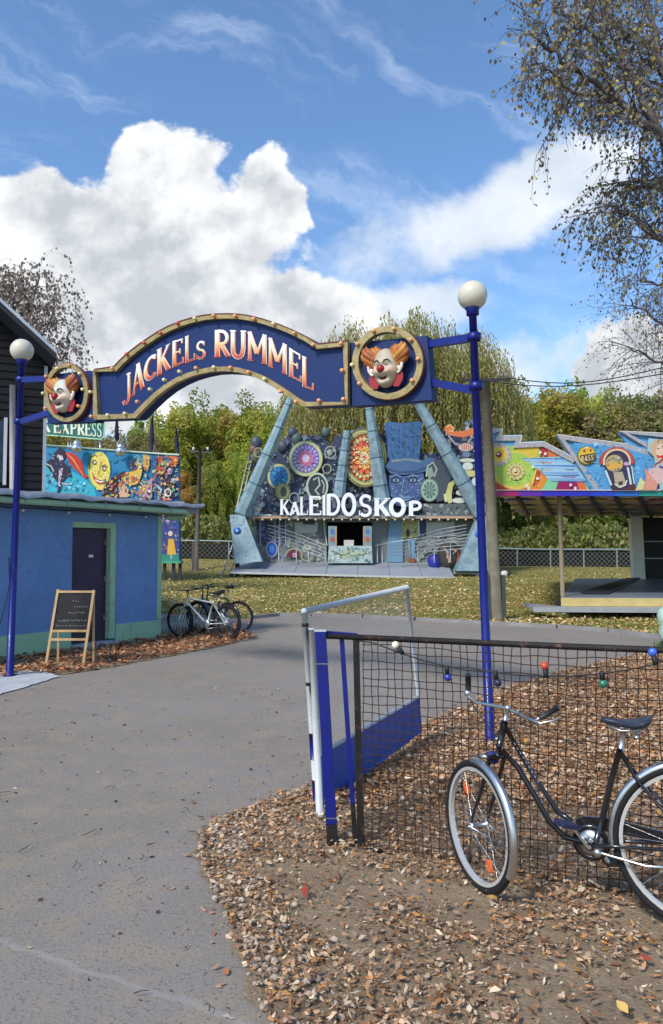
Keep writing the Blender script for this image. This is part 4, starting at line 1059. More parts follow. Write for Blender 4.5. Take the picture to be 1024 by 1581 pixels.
def wheel(root, c, ax, Rw, tw=.019, reflect=(), n=48, spokes=18, rimm=None, hubw=.05):
    c = Vector(c); ax = Vector(ax).normalized(); rimm = rimm or alu
    mb = MB(); r = Rw - tw
    # rim as a closed channel profile
    prof = [(-.012, -.010), (.012, -.010), (.0135, .006), (.008, .002), (-.008, .002), (-.0135, .006)]
    rr = Rw - tw * 2 - .004; P = circ(c, ax, 1.0, n); vs = []
    for p in P:
        d = (p - c).normalized()
        for (w, h) in prof: vs.append(c + d * (rr + h) + ax * w)
    k = len(prof); mb.add(vs, [(i * k + j, ((i + 1) % n) * k + j, ((i + 1) % n) * k + (j + 1) % k, i * k + (j + 1) % k) for i in range(n) for j in range(k)])
    W = part(mb, 'wheel', rimm, root)
    mb = MB(); mb.tube(circ(c, ax, r, n), tw, 10, closed=True); part(mb, 'tyre', rub, W)
    mb = MB(); mb.lathe(c - ax * hubw, [(.004, -.01), (.012, 0), (.022, .006), (.022, .010), (.011, .014), (.011, 2 * hubw - .014), (.022, 2 * hubw - .010), (.022, 2 * hubw - .006), (.012, 2 * hubw), (.004, 2 * hubw + .01)], 12, ax); part(mb, 'hub', alu, W)
    mb = MB(); PS = circ(c, ax, rr - .008, spokes * 2); HS = circ(c, ax, .02, spokes * 2)
    for i in range(spokes * 2):
        s = 1 if i % 2 else -1; h = HS[(i + (5 if (i // 2) % 2 else -5)) % (spokes * 2)] + ax * s * hubw * .8
        mb.tube([h, PS[i]], .0011, 3, cap=False)
    part(mb, 'spokes', chrome, W)
    for a in reflect:
        q0, q1 = circ(c, ax, rr * .70, 2, a - 8, a + 8); d = ((q0 + q1) / 2 - c).normalized(); t = ax.cross(d)
        mb = MB(); m_ = (q0 + q1) / 2
        mb.prism([m_ + d * .032 * math.cos(x) + t * .015 * math.sin(x) + ax * .009 for x in [i * 6.283 / 12 for i in range(12)]], -ax * .014); part(mb, 'reflector', reflo, W)
    return W
def fender(root, c, ax, r, a0, a1, m, wd=.024, name='mudguard'):
    ax = Vector(ax).normalized(); P = circ(c, ax, 1, 40, a0, a1); vs = []; prof = [(-wd, -.014), (-wd * .8, .0), (-wd * .35, .007), (0, .009), (wd * .35, .007), (wd * .8, .0), (wd, -.014)]; prof = prof + [(w * .97, h - .0015) for w, h in prof[::-1]]
    for p in P:
        d = (p - Vector(c)).normalized()
        for w, h in prof: vs.append(Vector(c) + d * (r + h) + ax * w)
    k = len(prof); n = len(P); mb = MB(); mb.add(vs, [(i * k + j, (i + 1) * k + j, (i + 1) * k + (j + 1) % k, i * k + (j + 1) % k) for i in range(n - 1) for j in range(k)], True)
    return part(mb, name, m, root)

# --- the black roadster in front
yF, yR = 3.80, 3.36
Fh = at(739, 1274, yF); Rh = at(1081, 1309, yR)
bp_ = Frame((Fh.x, Fh.y), (Rh.x, Rh.y)); bn = bp_.n; bu = bp_.u
if bu.x < 0: bu = -bu
BK = thing('bicycle', (bp_.Q(912, 1308).x, bp_.Q(912, 1308).y, 0), 'black swan frame city bicycle with silver rims and mudguards leaning on the mesh fence', 'bicycle')
RW = Fh.z if Fh.z < .36 else .345
RWf = Fh.z - .014; RWr = Rh.z - .020
th = R(70); wd_ = Vector((-math.cos(th), math.sin(th), 0)); wax = Vector((math.sin(th), math.cos(th), 0))
rimw = mat('polished_rim', (.72, .72, .72), .3, .55, var=.05)
wheel(BK, Fh, wax, RWf, .0185, (128, 300), rimm=rimw)
wheel(BK, Rh, bn, RWr, .0185, (300, 160), rimm=rimw)
# fender angles: circ's a = ax x Z
def ang_of(ax, d): a = Vector(ax).normalized().cross(Vector((0, 0, 1))).normalized(); return 1 if a.dot(d) > 0 else -1
s = ang_of(wax, wd_)
def fang(s, A): return A if s > 0 else 180 - A
fender(BK, Fh, wax, RWf + .006, fang(s, 82), fang(s, 208), chrome, .021)
s2 = ang_of(bn, -bu)
fender(BK, Rh, bn, RWr + .006, fang(s2, -10), fang(s2, 185), chrome, .020)
Q = lambda x, y, n=0: bp_.Q(x, y, n)
crown = Q(768, 1168); head_t = Q(780, 1112); head_b = Q(771, 1152)
mb = MB(); mb.tube([head_b, head_t], .0175, 14)
# upper (down) tube straight, lower swan tube
mb.tube([Q(780, 1122), Q(820, 1192), Q(862, 1254), Q(884, 1268)], .0125, 12)
mb.tube([Q(775, 1158), Q(800, 1185), Q(828, 1232), Q(848, 1268), Q(872, 1292), Q(912, 1303)], .0145, 12)
mb.tube([Q(958, 1155), Q(945, 1200), Q(931, 1262), Q(920, 1300)], .014, 12)          # seat tube
for sgn in (1, -1):
    o = bn * .030 * sgn
    mb.tube([Q(918, 1303) + o * .8, Q(960, 1303) + o * 1.2, Rh + o * 1.9], .009, 8)     # chain stays
    mb.tube([Q(957, 1160) + o * .5, Q(985, 1202) + o * 1.2, Rh + o * 1.9], .008, 8)   # seat stays
mb.tube([Q(912, 1303) - bn * .036, Q(912, 1303) + bn * .036], .021, 14)
part(mb, 'frame', bblack, BK)
mb = MB(); mb.cur = (.5, .5, .6)
for k in range(9):                                                                    # pale lettering on the tube
    t = .18 + k * .055; p = Q(780, 1122).lerp(Q(862, 1254), t); p2 = Q(780, 1122).lerp(Q(862, 1254), t + .03); mb.tube([p + bn * .0127, p2 + bn * .0127], .0022, 5)
part(mb, 'transfer', mat('silver_transfer', (.35, .30, .45), .4), BK)
# fork
mb = MB(); cw = crown
for sgn in (1, -1):
    o = wax * .042 * sgn; mb.tube([cw + o, cw.lerp(Fh, .5) + o * 1.05 + wd_ * -.004, cw.lerp(Fh, .85) + o * 1.1 + wd_ * .004, Fh + o * 1.2], [.012, .010, .008, .007], 10)
mb.tube([cw - wax * .046, cw + wax * .046], .014, 10); mb.tube([cw, head_b], .013, 10); part(mb, 'fork', bblack, BK)
mb = MB(); mb.tube([Q(768, 1175) + wd_ * .06 + Vector((0, 0, .0)), Q(768, 1175) + wd_ * .02], .022, 10); mb.sphere(Q(768, 1172) + wd_ * .055, .027, 12, 8); part(mb, 'headlamp', mat('navy_lamp', (.02, .03, .16), .35), BK)
mb = MB(); mb.tube([Q(752, 1168, .01), Q(741, 1163, .02)], .009, 8); part(mb, 'brake_block', alu, BK)
# stem and bars
mb = MB(); mb.tube([head_t, Q(784, 1094)], .011, 12); mb.sphere(Q(784, 1093), .016, 10, 8); part(mb, 'stem', chrome, BK)
yh = Q(784, 1094).y
bars = [at(722, 1066, yh - .02), at(724, 1076, yh - .04), at(735, 1085, yh - .03), at(760, 1089, yh - .01), at(784, 1094, yh), at(800, 1102, yh), at(815, 1110, yh + .02), at(826, 1112, yh + .03), at(836, 1108, yh + .03)]
mb = MB(); mb.tube(bars, .0085, 10); part(mb, 'handlebar', chrome, BK)
mb = MB(); mb.tube([at(723, 1068, yh - .02), at(723, 1042, yh - .06)], .0145, 12); part(mb, 'grip', blkpl, BK)
mb = MB(); mb.tube([at(834, 1109, yh + .03), at(862, 1092, yh - .03)], .0135, 12); part(mb, 'grip', blkpl, BK)
mb = MB(); mb.tube([at(820, 1112, yh + .02), at(835, 1117, yh), at(852, 1113, yh - .03), at(868, 1108, yh - .05)], [.009, .007, .005, .004], 8); part(mb, 'brake_lever', chrome, BK)
mb = MB(); mb.sphere(at(722, 1070, yh - .03), .017, 12, 8); part(mb, 'bell', chrome, BK)
mb = MB(); mb.tube([at(722, 1075, yh), at(735, 1095, yh + .02), at(760, 1130, yh + .02), Q(771, 1160, .03)], .0025, 5); mb.tube([at(825, 1110, yh), at(810, 1095, yh - .03), at(793, 1110, yh), Q(800, 1160, .02), Q(860, 1255, .02)], .0025, 5); part(mb, 'brake_cable', blkpl, BK)
# saddle
mb = MB(); mb.tube([Q(958, 1158), Q(964, 1128)], .0125, 12); part(mb, 'seat_post', alu, BK)
sc_ = Q(967, 1120); nose_ = Q(928, 1110); tail_ = Q(1006, 1114); vs = []; ns = 16; nr = 14
for i in range(ns + 1):
    t = i / ns; p = nose_.lerp(tail_, t) + Vector((0, 0, .004 + .012 * math.sin(t * 3.14) * -1 + (.012 * max(0, t - .75) * 4)))
    w = lerp(.018, .088, sstep((t - .25) / .55)) * (1 if t < .93 else .8); w = w * (math.sqrt(max(.02, min(1, t / .08))))
    h = lerp(.020, .034, t)
    for j in range(nr):
        a = 2 * math.pi * j / nr; y = math.sin(a); vs.append(p + bn * w * math.cos(a) + Vector((0, 0, h * (y * .35 if y > 0 else y * .95) * (1 if t < .97 else .6))))
mb = MB(); mb.add(vs, [(i * nr + j, i * nr + (j + 1) % nr, (i + 1) * nr + (j + 1) % nr, (i + 1) * nr + j) for i in range(ns) for j in range(nr)] + [tuple(range(nr))[::-1], tuple(ns * nr + j for j in range(nr))], True)
sd_ = part(mb, 'saddle', seatm, BK)
mb = MB()
for sgn in (1, -1): mb.tube([Q(935, 1118, .012 * sgn), Q(960, 1127, .02 * sgn), Q(985, 1126, .03 * sgn), Q(1000, 1119, .045 * sgn)], .004, 6)
for sgn in (1, -1): mb.tube([Q(984, 1136, .035 * sgn) + Vector((0, 0, .02 * (k % 2))) + bu * .0 + Vector((0, 0, -.003 * k)) for k in range(2)], .012, 8)
part(mb, 'saddle_springs', alu, sd_)
# drivetrain: chain guard on the near side
mb = MB(); cgc = Q(912, 1303, .045)
g1_ = [Q(x, y, .040) for x, y in ((888, 1268), (900, 1263), (940, 1266), (1000, 1282), (1060, 1296), (1062, 1310), (1000, 1300), (945, 1288), (905, 1283), (888, 1290))]
mb.prism([p - bn * .075 for p in g1_], bn * .012)
mb.lathe(Q(912, 1303, -.030), [(.060, 0), (.082, 0), (.084, .012), (.060, .012), (.060, 0)], 30, bn)
part(mb, 'chain_guard', bblack, BK)
mb = MB(); mb.lathe(Q(912, 1303, -.018), [(.020, 0), (.058, 0), (.058, .004), (.020, .004)], 24, bn); mb.tube([Q(912, 1303, -.03), Q(912, 1303, .05)], .010, 10)
mb.beam(Q(912, 1303, .052), Q(884, 1266, .058), .020, .012); mb.beam(Q(912, 1303, -.06), Q(938, 1340, -.06), .020, .012); part(mb, 'crank', chrome, BK)
mb = MB(); mb.box(Q(880, 1262, .10), (.09, .075, .022), Matrix.Rotation(.3, 3, 'Z') @ Matrix.Rotation(.2, 3, 'Y')); part(mb, 'pedal', mat('blue_black_pedal', (.02, .02, .06), .5), BK, bevel=.004)
mb = MB(); mb.box(Q(944, 1343, -.10), (.09, .075, .022)); part(mb, 'pedal', blkpl, BK, bevel=.004)
mb = MB(); mb.tube([Q(918, 1310, .03), Q(940, 1314, .05), Q(1000, 1330, .06), Q(1075, 1333, .065)], .0065, 8); mb.lathe(Q(924, 1312, .035), [(.0, 0), (.019, .001), (.019, .014), (.0, .016)], 14, bn); part(mb, 'kickstand', chrome, BK)
mb = MB()
for sgn in (1, -1): mb.tube([Rh + bn * .05 * sgn, Rh + bn * .03 * sgn + bu * .20 + Vector((0, 0, .28))], .0028, 5); mb.tube([Fh + wax * .05 * sgn, Fh + wax * .027 * sgn - wd_ * (RWf + .004)], .0025, 5)
part(mb, 'mudguard_stay', chrome, BK)
mb = MB(); mb.box(Rh + bn * .06 + Vector((0, 0, 0)), (.02, .02, .02)); part(mb, 'axle_nut', alu, BK)

# --- parked bicycles by the annex
def sport_bike(name, c_front, c_rear, frame_m, label, tyre=.022, saddle_up=.0, hi_bar=.0, fenders=False, stepthru=False):
    """built in place between two wheel contact points"""
    a = Vector(c_front); b = Vector(c_rear); d = (b - a); d.z = 0; L_ = d.length; d.normalize(); n = Vector((d.y, -d.x, 0)); 
    if n.dot(CAM - a) < 0: n = -n
    Rw = .335; root = thing(name, (a + b) / 2, label, 'bicycle', 'bicycles parked by the blue building'); s = L_ / 1.05
    def X(x, z, o=0): return a + d * (x * s) + Vector((0, 0, z)) + n * o
    wheel(root, X(0, Rw), n, Rw, tyre, (40,), 36, 12, rimm=blkpl); wheel(root, X(1.05, Rw), n, Rw, tyre, (200,), 36, 12, rimm=blkpl)
    bb = X(.62, .29); ht = X(.17, .80); hb = X(.145, .66); sc = X(.745, .70)
    mb = MB(); mb.tube([ht, hb], .020, 10); mb.tube([hb + (ht - hb) * .25, bb], .019, 10)
    if stepthru: mb.tube([ht - (ht - hb) * .3, X(.50, .46), X(.66, .46)], .015, 10)
    else: mb.tube([ht - (ht - hb) * .15, sc], .0155, 10)
    mb.tube([bb, sc], .0155, 10)
    for o in (-.03, .03): mb.tube([bb + n * o * .6, X(1.05, Rw, o * 1.8)], .009, 7); mb.tube([sc + n * o * .4, X(1.05, Rw, o * 1.8)], .008, 7)
    part(mb, 'frame', frame_m, root)
    mb = MB()
    for o in (-.045, .045): mb.tube([X(.135, .62, o), X(.0, Rw, o * 1.1)], [.016, .010], 8)
    mb.tube([X(.135, .63, -.05), X(.135, .63, .05)], .016, 8); part(mb, 'fork', frame_m, root)
    mb = MB(); mb.tube([ht, X(.185, .90 + hi_bar)], .013, 8); mb.tube([X(.185, .90 + hi_bar), X(.13, .92 + hi_bar)], .013, 8)
    mb.tube([X(.20, .94 + hi_bar, -.29), X(.13, .92 + hi_bar, -.12), X(.13, .92 + hi_bar, .12), X(.20, .94 + hi_bar, .29)], .011, 8); part(mb, 'handlebar', blkpl, root)
    mb = MB(); mb.tube([sc, X(.775, .86 + saddle_up)], .013, 8); part(mb, 'seat_post', alu, root)
    mb = MB(); mb.tube([X(.66, .885 + saddle_up), X(.74, .885 + saddle_up), X(.85, .89 + saddle_up), X(.91, .895 + saddle_up)], [.012, .022, .045, .035], 10); part(mb, 'saddle', blkpl, root)
    mb = MB(); mb.lathe(bb + n * .03, [(.03, 0), (.085, .0), (.085, .005), (.03, .005)], 20, n); mb.beam(bb + n * .05, bb + n * .06 + d * .10 + Vector((0, 0, -.13)), .02, .012); mb.beam(bb - n * .05, bb - n * .06 - d * .10 + Vector((0, 0, .13)), .02, .012); part(mb, 'crank', alu, root)
    mb = MB(); mb.box(bb + n * .10 + d * .10 + Vector((0, 0, -.13)), (.08, .06, .02)); mb.box(bb - n * .10 - d * .10 + Vector((0, 0, .13)), (.08, .06, .02)); part(mb, 'pedals', blkpl, root)
    mb = MB(); P = circ(X(1.05, Rw, .035), n, .04, 16); mb.tube(P, .01, 6, closed=True); mb.tube([X(1.05, Rw + .035, .038), bb + Vector((0, 0, .082)) + n * .034], .004, 5); mb.tube([X(1.05, Rw - .07, .038), bb + Vector((0, 0, -.082)) + n * .034], .004, 5); part(mb, 'chain', alu, root)
    if fenders:
        fender(root, X(1.05, Rw), n, Rw + .01, 20, 175, bblack); fender(root, X(0, Rw), n, Rw + .01, 20, 160, bblack)
    return root
sport_bike('bicycle', G(278, 984), G(350, 989.5), mat('silver_frame', (.62, .68, .66), .3, .3, var=.05), 'silver framed bicycle nearest the camera beside the blue building')
sport_bike('bicycle', G(311, 976), G(368, 978), mat('dark_green_frame', (.03, .20, .12), .35, var=.1), 'dark green bicycle with raised saddle parked behind the silver bicycle', saddle_up=.06, hi_bar=.06)
sport_bike('bicycle', G(305, 979), G(352, 984), mat('blue_grey_frame', (.06, .07, .16), .35, var=.1), 'dark blue grey bicycle squeezed between the silver and the green bicycles', stepthru=True, fenders=True, hi_bar=.02)
RK = G(268, 984); rk = thing('bicycle_rack', RK, 'low coiled metal bicycle rack under the silver front wheel', 'bicycle rack')
mb = MB(); A_ = G(254, 980); B_ = G(300, 975); d = (B_ - A_); L_ = d.length; d.normalize(); n_ = Vector((d.y, -d.x, 0))
pts = [A_ + d * (L_ * i / 110) + Vector((0, 0, .20 + .17 * math.cos(i * .57))) + n_ * (.17 * math.sin(i * .57)) for i in range(111)]
mb.tube(pts, .009, 6); part(mb, 'coil', alu, rk)
mb = MB(); mb.tube([A_ + Vector((0, 0, .02)) + n_ * .1, B_ + Vector((0, 0, .02)) + n_ * .1], .014, 8); part(mb, 'base_bar', alu, rk)

# ================================================================== CHALKBOARD
wood = mat('pine_wood', (.52, .34, .17), .55, var=.18, vs=8, bump=.1)
cb = [G(69, 1029), G(128, 1031.5)]; fc_ = Frame((cb[0].x, cb[0].y), (cb[1].x, cb[1].y)); yb = cb[0].y
CBT = thing('chalkboard_stand', (cb[0] + cb[1]) / 2, 'wooden framed black chalkboard stand in front of the dark door', 'chalkboard')
lean = .16
def K(x, y, o=0):
    a, b = fc_.uv(x, y); return fc_.W(a, b, o - lean * b)
mb = MB(); mb.beam(K(71, 1030), K(79, 911), .035, .035, up=(0, 1, 0)); part(mb, 'leg', wood, CBT)
mb = MB(); mb.beam(K(128, 1032), K(135, 912), .035, .035, up=(0, 1, 0)); part(mb, 'leg', wood, CBT)
mb = MB()
for y in (914.5, 975, 988): 
    xl = lerp(79, 71, (y - 911) / 119); xr = lerp(135, 128, (y - 912) / 120); mb.beam(K(xl, y) + fc_.u * .018, K(xr, y) - fc_.u * .018, .032, .028, up=(0, 1, 0))
part(mb, 'crossbar', wood, CBT)
for s0, s1 in (((80, 912), (74, 1022)), ((133, 913), (130, 1024))):
    mb = MB(); p = K(*s0); q_ = K(*s1) - fc_.n * .24; q_.z = 0.02; mb.beam(p - fc_.n * .02, q_, .028, .028, up=(0, 1, 0)); part(mb, 'rear_leg', wood, CBT)
mb = MB(); mb.prism([K(x, y, -.006) for x, y in ((79.8, 917), (132.7, 917), (129.3, 973), (75.8, 973))], -fc_.n * .008)
bd_ = part(mb, 'board', mat('chalkboard_black', (.010, .010, .012), .7, var=.4, vs=9, dirt=((.035, .035, .04), 8, .6, .6)), CBT)
mb = MB(); 
for (x0, x1, y, s) in ((103, 115, 929, 1.2), (106, 128, 938, 1.5), (98, 124, 947, 1.6), (84, 126, 959, 1.7), (80, 127, 967, 1.2)):
    x = x0
    while x < x1:
        w = random.uniform(1.5, 3.2); pts = [K(x + w * t, y + random.uniform(-s, s) * (.4 if i % 2 else 1), -.0045) for i, t in enumerate((0, .3, .55, .8, 1))]
        mb.tube(pts, .0022, 4, cap=False); x += w + random.uniform(.8, 2.6)
part(mb, 'chalk_writing', mat('chalk', (.50, .50, .54), .9), bd_)

# ================================================================== FUNHOUSE
paintm = mat('fairground_paint', (1, 1, 1), .5, attr=True, var=.10, vs=1.5)
fk = Frame((-20, 40), (20, 40))
KZ = 1.0
FH = thing('funhouse', (2.0, 38.5, zt(2, 38.5)), 'large painted fairground funhouse with slanting blue tubes and white lettering', 'funhouse')
NAVY = (.035, .05, .10)
PALK = [(.03, .05, .10), (.10, .14, .20), (.18, .22, .26), (.27, .31, .32), (.06, .09, .09), (.13, .12, .20), (.32, .34, .28), (.02, .03, .05), (.20, .15, .16), (.16, .22, .30)]
# upper painted wall: cut-out silhouette
up_poly = [(388, 797), (386, 755), (392, 742), (390, 722), (384, 706), (391, 692), (388, 682), (398, 676), (402, 690), (410, 700), (425, 700), (432, 684), (445, 672), (452, 668), (462, 674), (500, 672), (512, 690), (516, 676), (526, 668), (534, 690), (538, 672), (552, 659), (574, 659), (590, 672), (594, 657), (600, 653), (648, 653), (652, 700), (672, 700), (684, 690), (680, 668), (690, 662), (698, 668), (716, 664), (722, 652), (732, 654), (742, 650), (756, 662), (762, 797)]
mb = MB(); mb.cur = NAVY; mb.prism([fk.Q(x, y) for x, y in up_poly], -fk.n * .25); up = part(mb, 'upper_wall', paintm, FH)
pt = Paint(fk, .02, .0012)
pt.specks(up_poly, 700, 1.5, 7, PALK)
pt.specks(up_poly, 620, .5, 2.0, [(.46, .50, .46), (.30, .36, .40), (.50, .46, .28), (.16, .24, .42), (.36, .18, .13), (.60, .62, .56), (.01, .01, .02), (.02, .03, .05)])
def ring(cx, cy, rx, ry, w, c): pt.rib(ell(cx, cy, rx - w / 2, ry - w / 2, 36), w, c, True)
def rosette(cx, cy, rx, ry, cols, ringc, ringw, petals=8):
    ring(cx, cy, rx + ringw + 1, ry + ringw + 1, 1.5, (.10, .10, .06)); ring(cx, cy, rx + ringw, ry + ringw, ringw + .5, ringc)
    pt.p(ell(cx, cy, rx, ry, 30), cols[0])
    for ringi in range(4):
        rr = (.80, .60, .40, .2)[ringi]; c = cols[1 + ringi % (len(cols) - 1)]; m = petals * (2 if ringi == 0 else 1)
        for k in range(m):
            a = 360 / m * (k + .5 * (ringi % 2)); ax, ay = cx + rx * rr * math.cos(R(a)), cy - ry * rr * math.sin(R(a)); s = rx * (.13, .17, .15, .10)[ringi]
            pt.p([(ax + s * math.cos(R(a + t)) * (1.3 if t % 180 == 0 else .8), ay - s * math.sin(R(a + t)) * (1.3 if t % 180 == 0 else .8)) for t in (0, 60, 120, 180, 240, 300)], tuple(min(1, q * random.uniform(.8, 1.25)) for q in c))
    pt.p(ell(cx, cy, rx * .12, ry * .12, 10), cols[-1])
cr_ = (.46, .48, .24)
rosette(472.5, 709, 21, 22.5, [(.12, .11, .30), (.42, .34, .55), (.30, .22, .45), (.55, .12, .22), (.58, .52, .62)], cr_, 4.5, 10)
rosette(431.5, 737, 14, 16, [(.03, .15, .42), (.05, .28, .58), (.04, .35, .35), (.02, .12, .45)], cr_, 3.5, 6)
ring(490, 752, 17, 21, 3, (.42, .47, .38)); pt.p(ell(490, 752, 13, 17), (.03, .04, .05)); pt.rib([(484, 742), (492, 738), (494, 750), (487, 758), (493, 765)], 2.5, (.40, .44, .42)); pt.rib([(497, 742), (501, 750), (499, 762)], 2, (.36, .42, .34))
pt.p(ell(437, 760, 10, 12), (.32, .34, .14)); pt.p(ell(439, 760, 5, 8), (.08, .08, .06)); ring(437, 760, 12, 14, 1.5, (.18, .2, .1))
for (cx, cy, r) in ((415, 720, 8), (510, 700, 9), (505, 725, 7), (455, 770, 8), (520, 745, 6), (400, 700, 7)): ring(cx, cy, r, r * 1.1, 1.6, random.choice([(.28, .32, .30), (.14, .18, .28), (.34, .33, .18)]))
rosette(562, 708, 26, 36, [(.30, .05, .03), (.55, .46, .18), (.60, .10, .04), (.70, .34, .10), (.62, .54, .30), (.72, .12, .06)], (.36, .36, .14), 7, 12)
pt.specks(ell(562, 708, 25, 35), 150, 1, 2.4, [(.66, .13, .05), (.70, .55, .26), (.30, .42, .18), (.72, .66, .45), (.50, .06, .03)])
ring(562, 708, 34, 46, 2, (.14, .13, .05)); ring(562, 708, 30, 41, 1.5, (.50, .48, .24))
# big blue face under a top hat
HB = (.045, .12, .30)
pt.p([(594, 657), (598, 654), (622, 656), (646, 653), (650, 657), (648, 690), (645, 712), (632, 716), (608, 716), (600, 712), (597, 690)], HB)
for i in range(12):
    x = 597 + i * 4.4; pt.rib([(x, 658 + (i % 3) * 3), (x + .6, 685), (x + (1 if i < 6 else -1), 708)], random.uniform(1.5, 3), (.03 + .012 * (i % 3), .09 + .02 * (i % 4), .20 + .05 * (i % 3)))
pt.p([(594, 722), (600, 713), (625, 708), (650, 713), (662, 708), (672, 712), (670, 722), (650, 731), (622, 735), (602, 733)], (.06, .12, .24)); pt.rib([(597, 726), (615, 731), (640, 730), (660, 722), (671, 714)], 3, (.03, .06, .13)); pt.rib([(603, 714), (625, 711), (648, 714)], 3, (.20, .25, .24))
pt.p([(600, 735), (622, 737), (652, 732), (655, 748), (650, 768), (640, 782), (624, 786), (610, 780), (602, 766), (599, 750)], (.055, .10, .24))
pt.specks([(600, 736), (652, 734), (650, 768), (626, 784), (603, 766)], 170, .8, 2.2, [(.10, .18, .38), (.03, .05, .13), (.18, .24, .36), (.12, .10, .28), (.24, .32, .40)])
for ex in (610, 636): pt.p(ell(ex, 742, 8, 4.5, 16), (.02, .04, .10)); pt.p(ell(ex, 743, 5, 2.4, 14), (.22, .30, .36)); pt.p(ell(ex, 743, 1.8, 2, 10), (.01, .02, .04)); pt.rib([(ex - 8, 738), (ex, 734.5), (ex + 8, 738)], 1.6, (.20, .28, .42))
pt.rib([(622, 742), (620, 754), (618, 760), (624, 763), (629, 760)], 1.6, (.16, .26, .42)); pt.p([(612, 770), (620, 767), (624, 768), (629, 767), (637, 770), (624, 775)], (.16, .24, .36)); pt.rib([(612, 770), (624, 771), (637, 770)], .9, (.02, .03, .07)); pt.p([(614, 779), (634, 779), (626, 784)], (.14, .22, .32))
pt.specks([(598, 658), (646, 656), (644, 710), (602, 710)], 120, .6, 2.2, [(.03, .07, .16), (.07, .13, .26), (.14, .20, .32), (.02, .04, .09)])
# pocket watch and its vase
pt.p([(668, 712), (690, 712), (694, 735), (690, 772), (672, 776), (664, 740)], (.06, .075, .10)); pt.p([(655, 728), (664, 722), (668, 735), (660, 742)], (.22, .30, .26))
pt.p(ell(661, 758, 13, 17, 26), (.30, .42, .34)); ring(661, 758, 14, 18, 1.8, (.14, .18, .13)); pt.p(ell(661, 758, 9.5, 12.5), (.20, .30, .25))
for a in range(0, 360, 36): pt.rib([(661 + 2 * math.cos(R(a)), 758 - 2 * math.sin(R(a))), (661 + 10 * math.cos(R(a)), 758 - 13 * math.sin(R(a)))], [.6, 2.2], (.04, .08, .07))
pt.rib([(656, 738), (658, 722), (666, 716), (672, 726), (668, 738)], 2.5, (.34, .40, .30))
# dragon, stacked mushrooms, bone arcs on the right
pt.p([(683, 664), (690, 658), (698, 663), (697, 669), (715, 668), (735, 660), (742, 664), (735, 672), (712, 678), (698, 676), (686, 672)], (.62, .16, .05)); pt.rib([(686, 662), (692, 659), (698, 664), (696, 669), (691, 668)], 2, (.66, .45, .18)); pt.p([(722, 652), (732, 650), (738, 656), (728, 660)], (.10, .14, .22))
pt.rib([(690, 676), (700, 688), (716, 690), (724, 680)], 3, (.30, .26, .30)); pt.rib([(686, 680), (692, 700), (704, 710)], 4, (.05, .05, .10))
for (cx, cy, rx, ry, c) in ((716, 693, 12, 7, (.55, .42, .34)), (717, 704, 7, 5, (.12, .18, .32)), (718, 713, 13, 4, (.52, .54, .44)), (719, 722, 9, 7, (.55, .60, .55)), (721, 733, 15, 6, (.50, .48, .18)), (733, 745, 9, 8, (.60, .62, .58)), (735, 762, 9, 8, (.62, .63, .60)), (712, 762, 12, 6, (.60, .62, .58)), (706, 774, 12, 5, (.58, .60, .56))): pt.p(ell(cx, cy, rx, ry, 20), c); ring(cx, cy, rx, ry, 1, (.06, .07, .08))
for i in range(5): pt.rib([(710 + i * 3.2, 688), (711 + i * 3, 697)], 1, (.40, .10, .08))
pt.rib([(692, 778), (690, 764), (693, 750), (702, 742)], [6, 9, 8, 4], (.52, .50, .20)); pt.rib([(686, 776), (684, 764)], 4, (.56, .56, .34))
pt.p([(650, 779), (740, 779), (744, 796), (650, 796)], (.10, .12, .13)); pt.specks([(652, 780), (740, 780), (740, 796), (652, 796)], 60, 1, 4, [(.22, .27, .26), (.05, .06, .08), (.34, .34, .28), (.12, .16, .20)])
part(pt.mb, 'painted_scenery', paintm, up)
mb = MB(); mb.cur = (.26, .10, .06)
# glowing clusters of ornaments in relief
for i in range(26):
    x = 395 + i * 13.3; mb = MB(); q_ = fk.Q(x, 803.5, 1.0); mb.sphere(q_, .055, 6, 4); part(mb, 'bulb', mat('bulb_warm', (.75, .62, .40), .3), FH)
mb = MB(); mb.cur = (.3, .3, .3)
# balcony beam
beamm = mat('balcony_beam', (.25, .22, .20), .6, var=.2, vs=2)
mb = MB(); p0 = fk.Q(380, 797, .9); p1 = fk.Q(742, 800, .9)
fbz = lambda mb, x0, x1, y0, y1, n0, n1: mb.add([fk.Q(x, y, 0) + fk.n * n for n in (n0, n1) for x, y in ((x0, y0), (x1, y0), (x1, y1), (x0, y1))], [(3, 2, 1, 0), (4, 5, 6, 7), (0, 1, 5, 4), (1, 2, 6, 5), (2, 3, 7, 6), (3, 0, 4, 7)])
fbz(mb, 381, 738, 802, 797, -.2, .95); part(mb, 'balcony', beamm, FH)
mb = MB(); fbz(mb, 381, 443, 801.5, 799, .953, .97); fbz(mb, 655, 738, 801.5, 799, .953, .97); part(mb, 'balcony_edge', mat('weathered_orange_board', (.50, .32, .20), .7, var=.2), FH)
mb = MB(); 
for i in range(9): x = 386 + i * 4 + random.random(); mb.sphere(fk.Q(x, 796.5, .7), (.14, .12, .06), 8, 5)
part(mb, 'sandbags', mat('pale_sack', (.55, .55, .52), .9), FH)
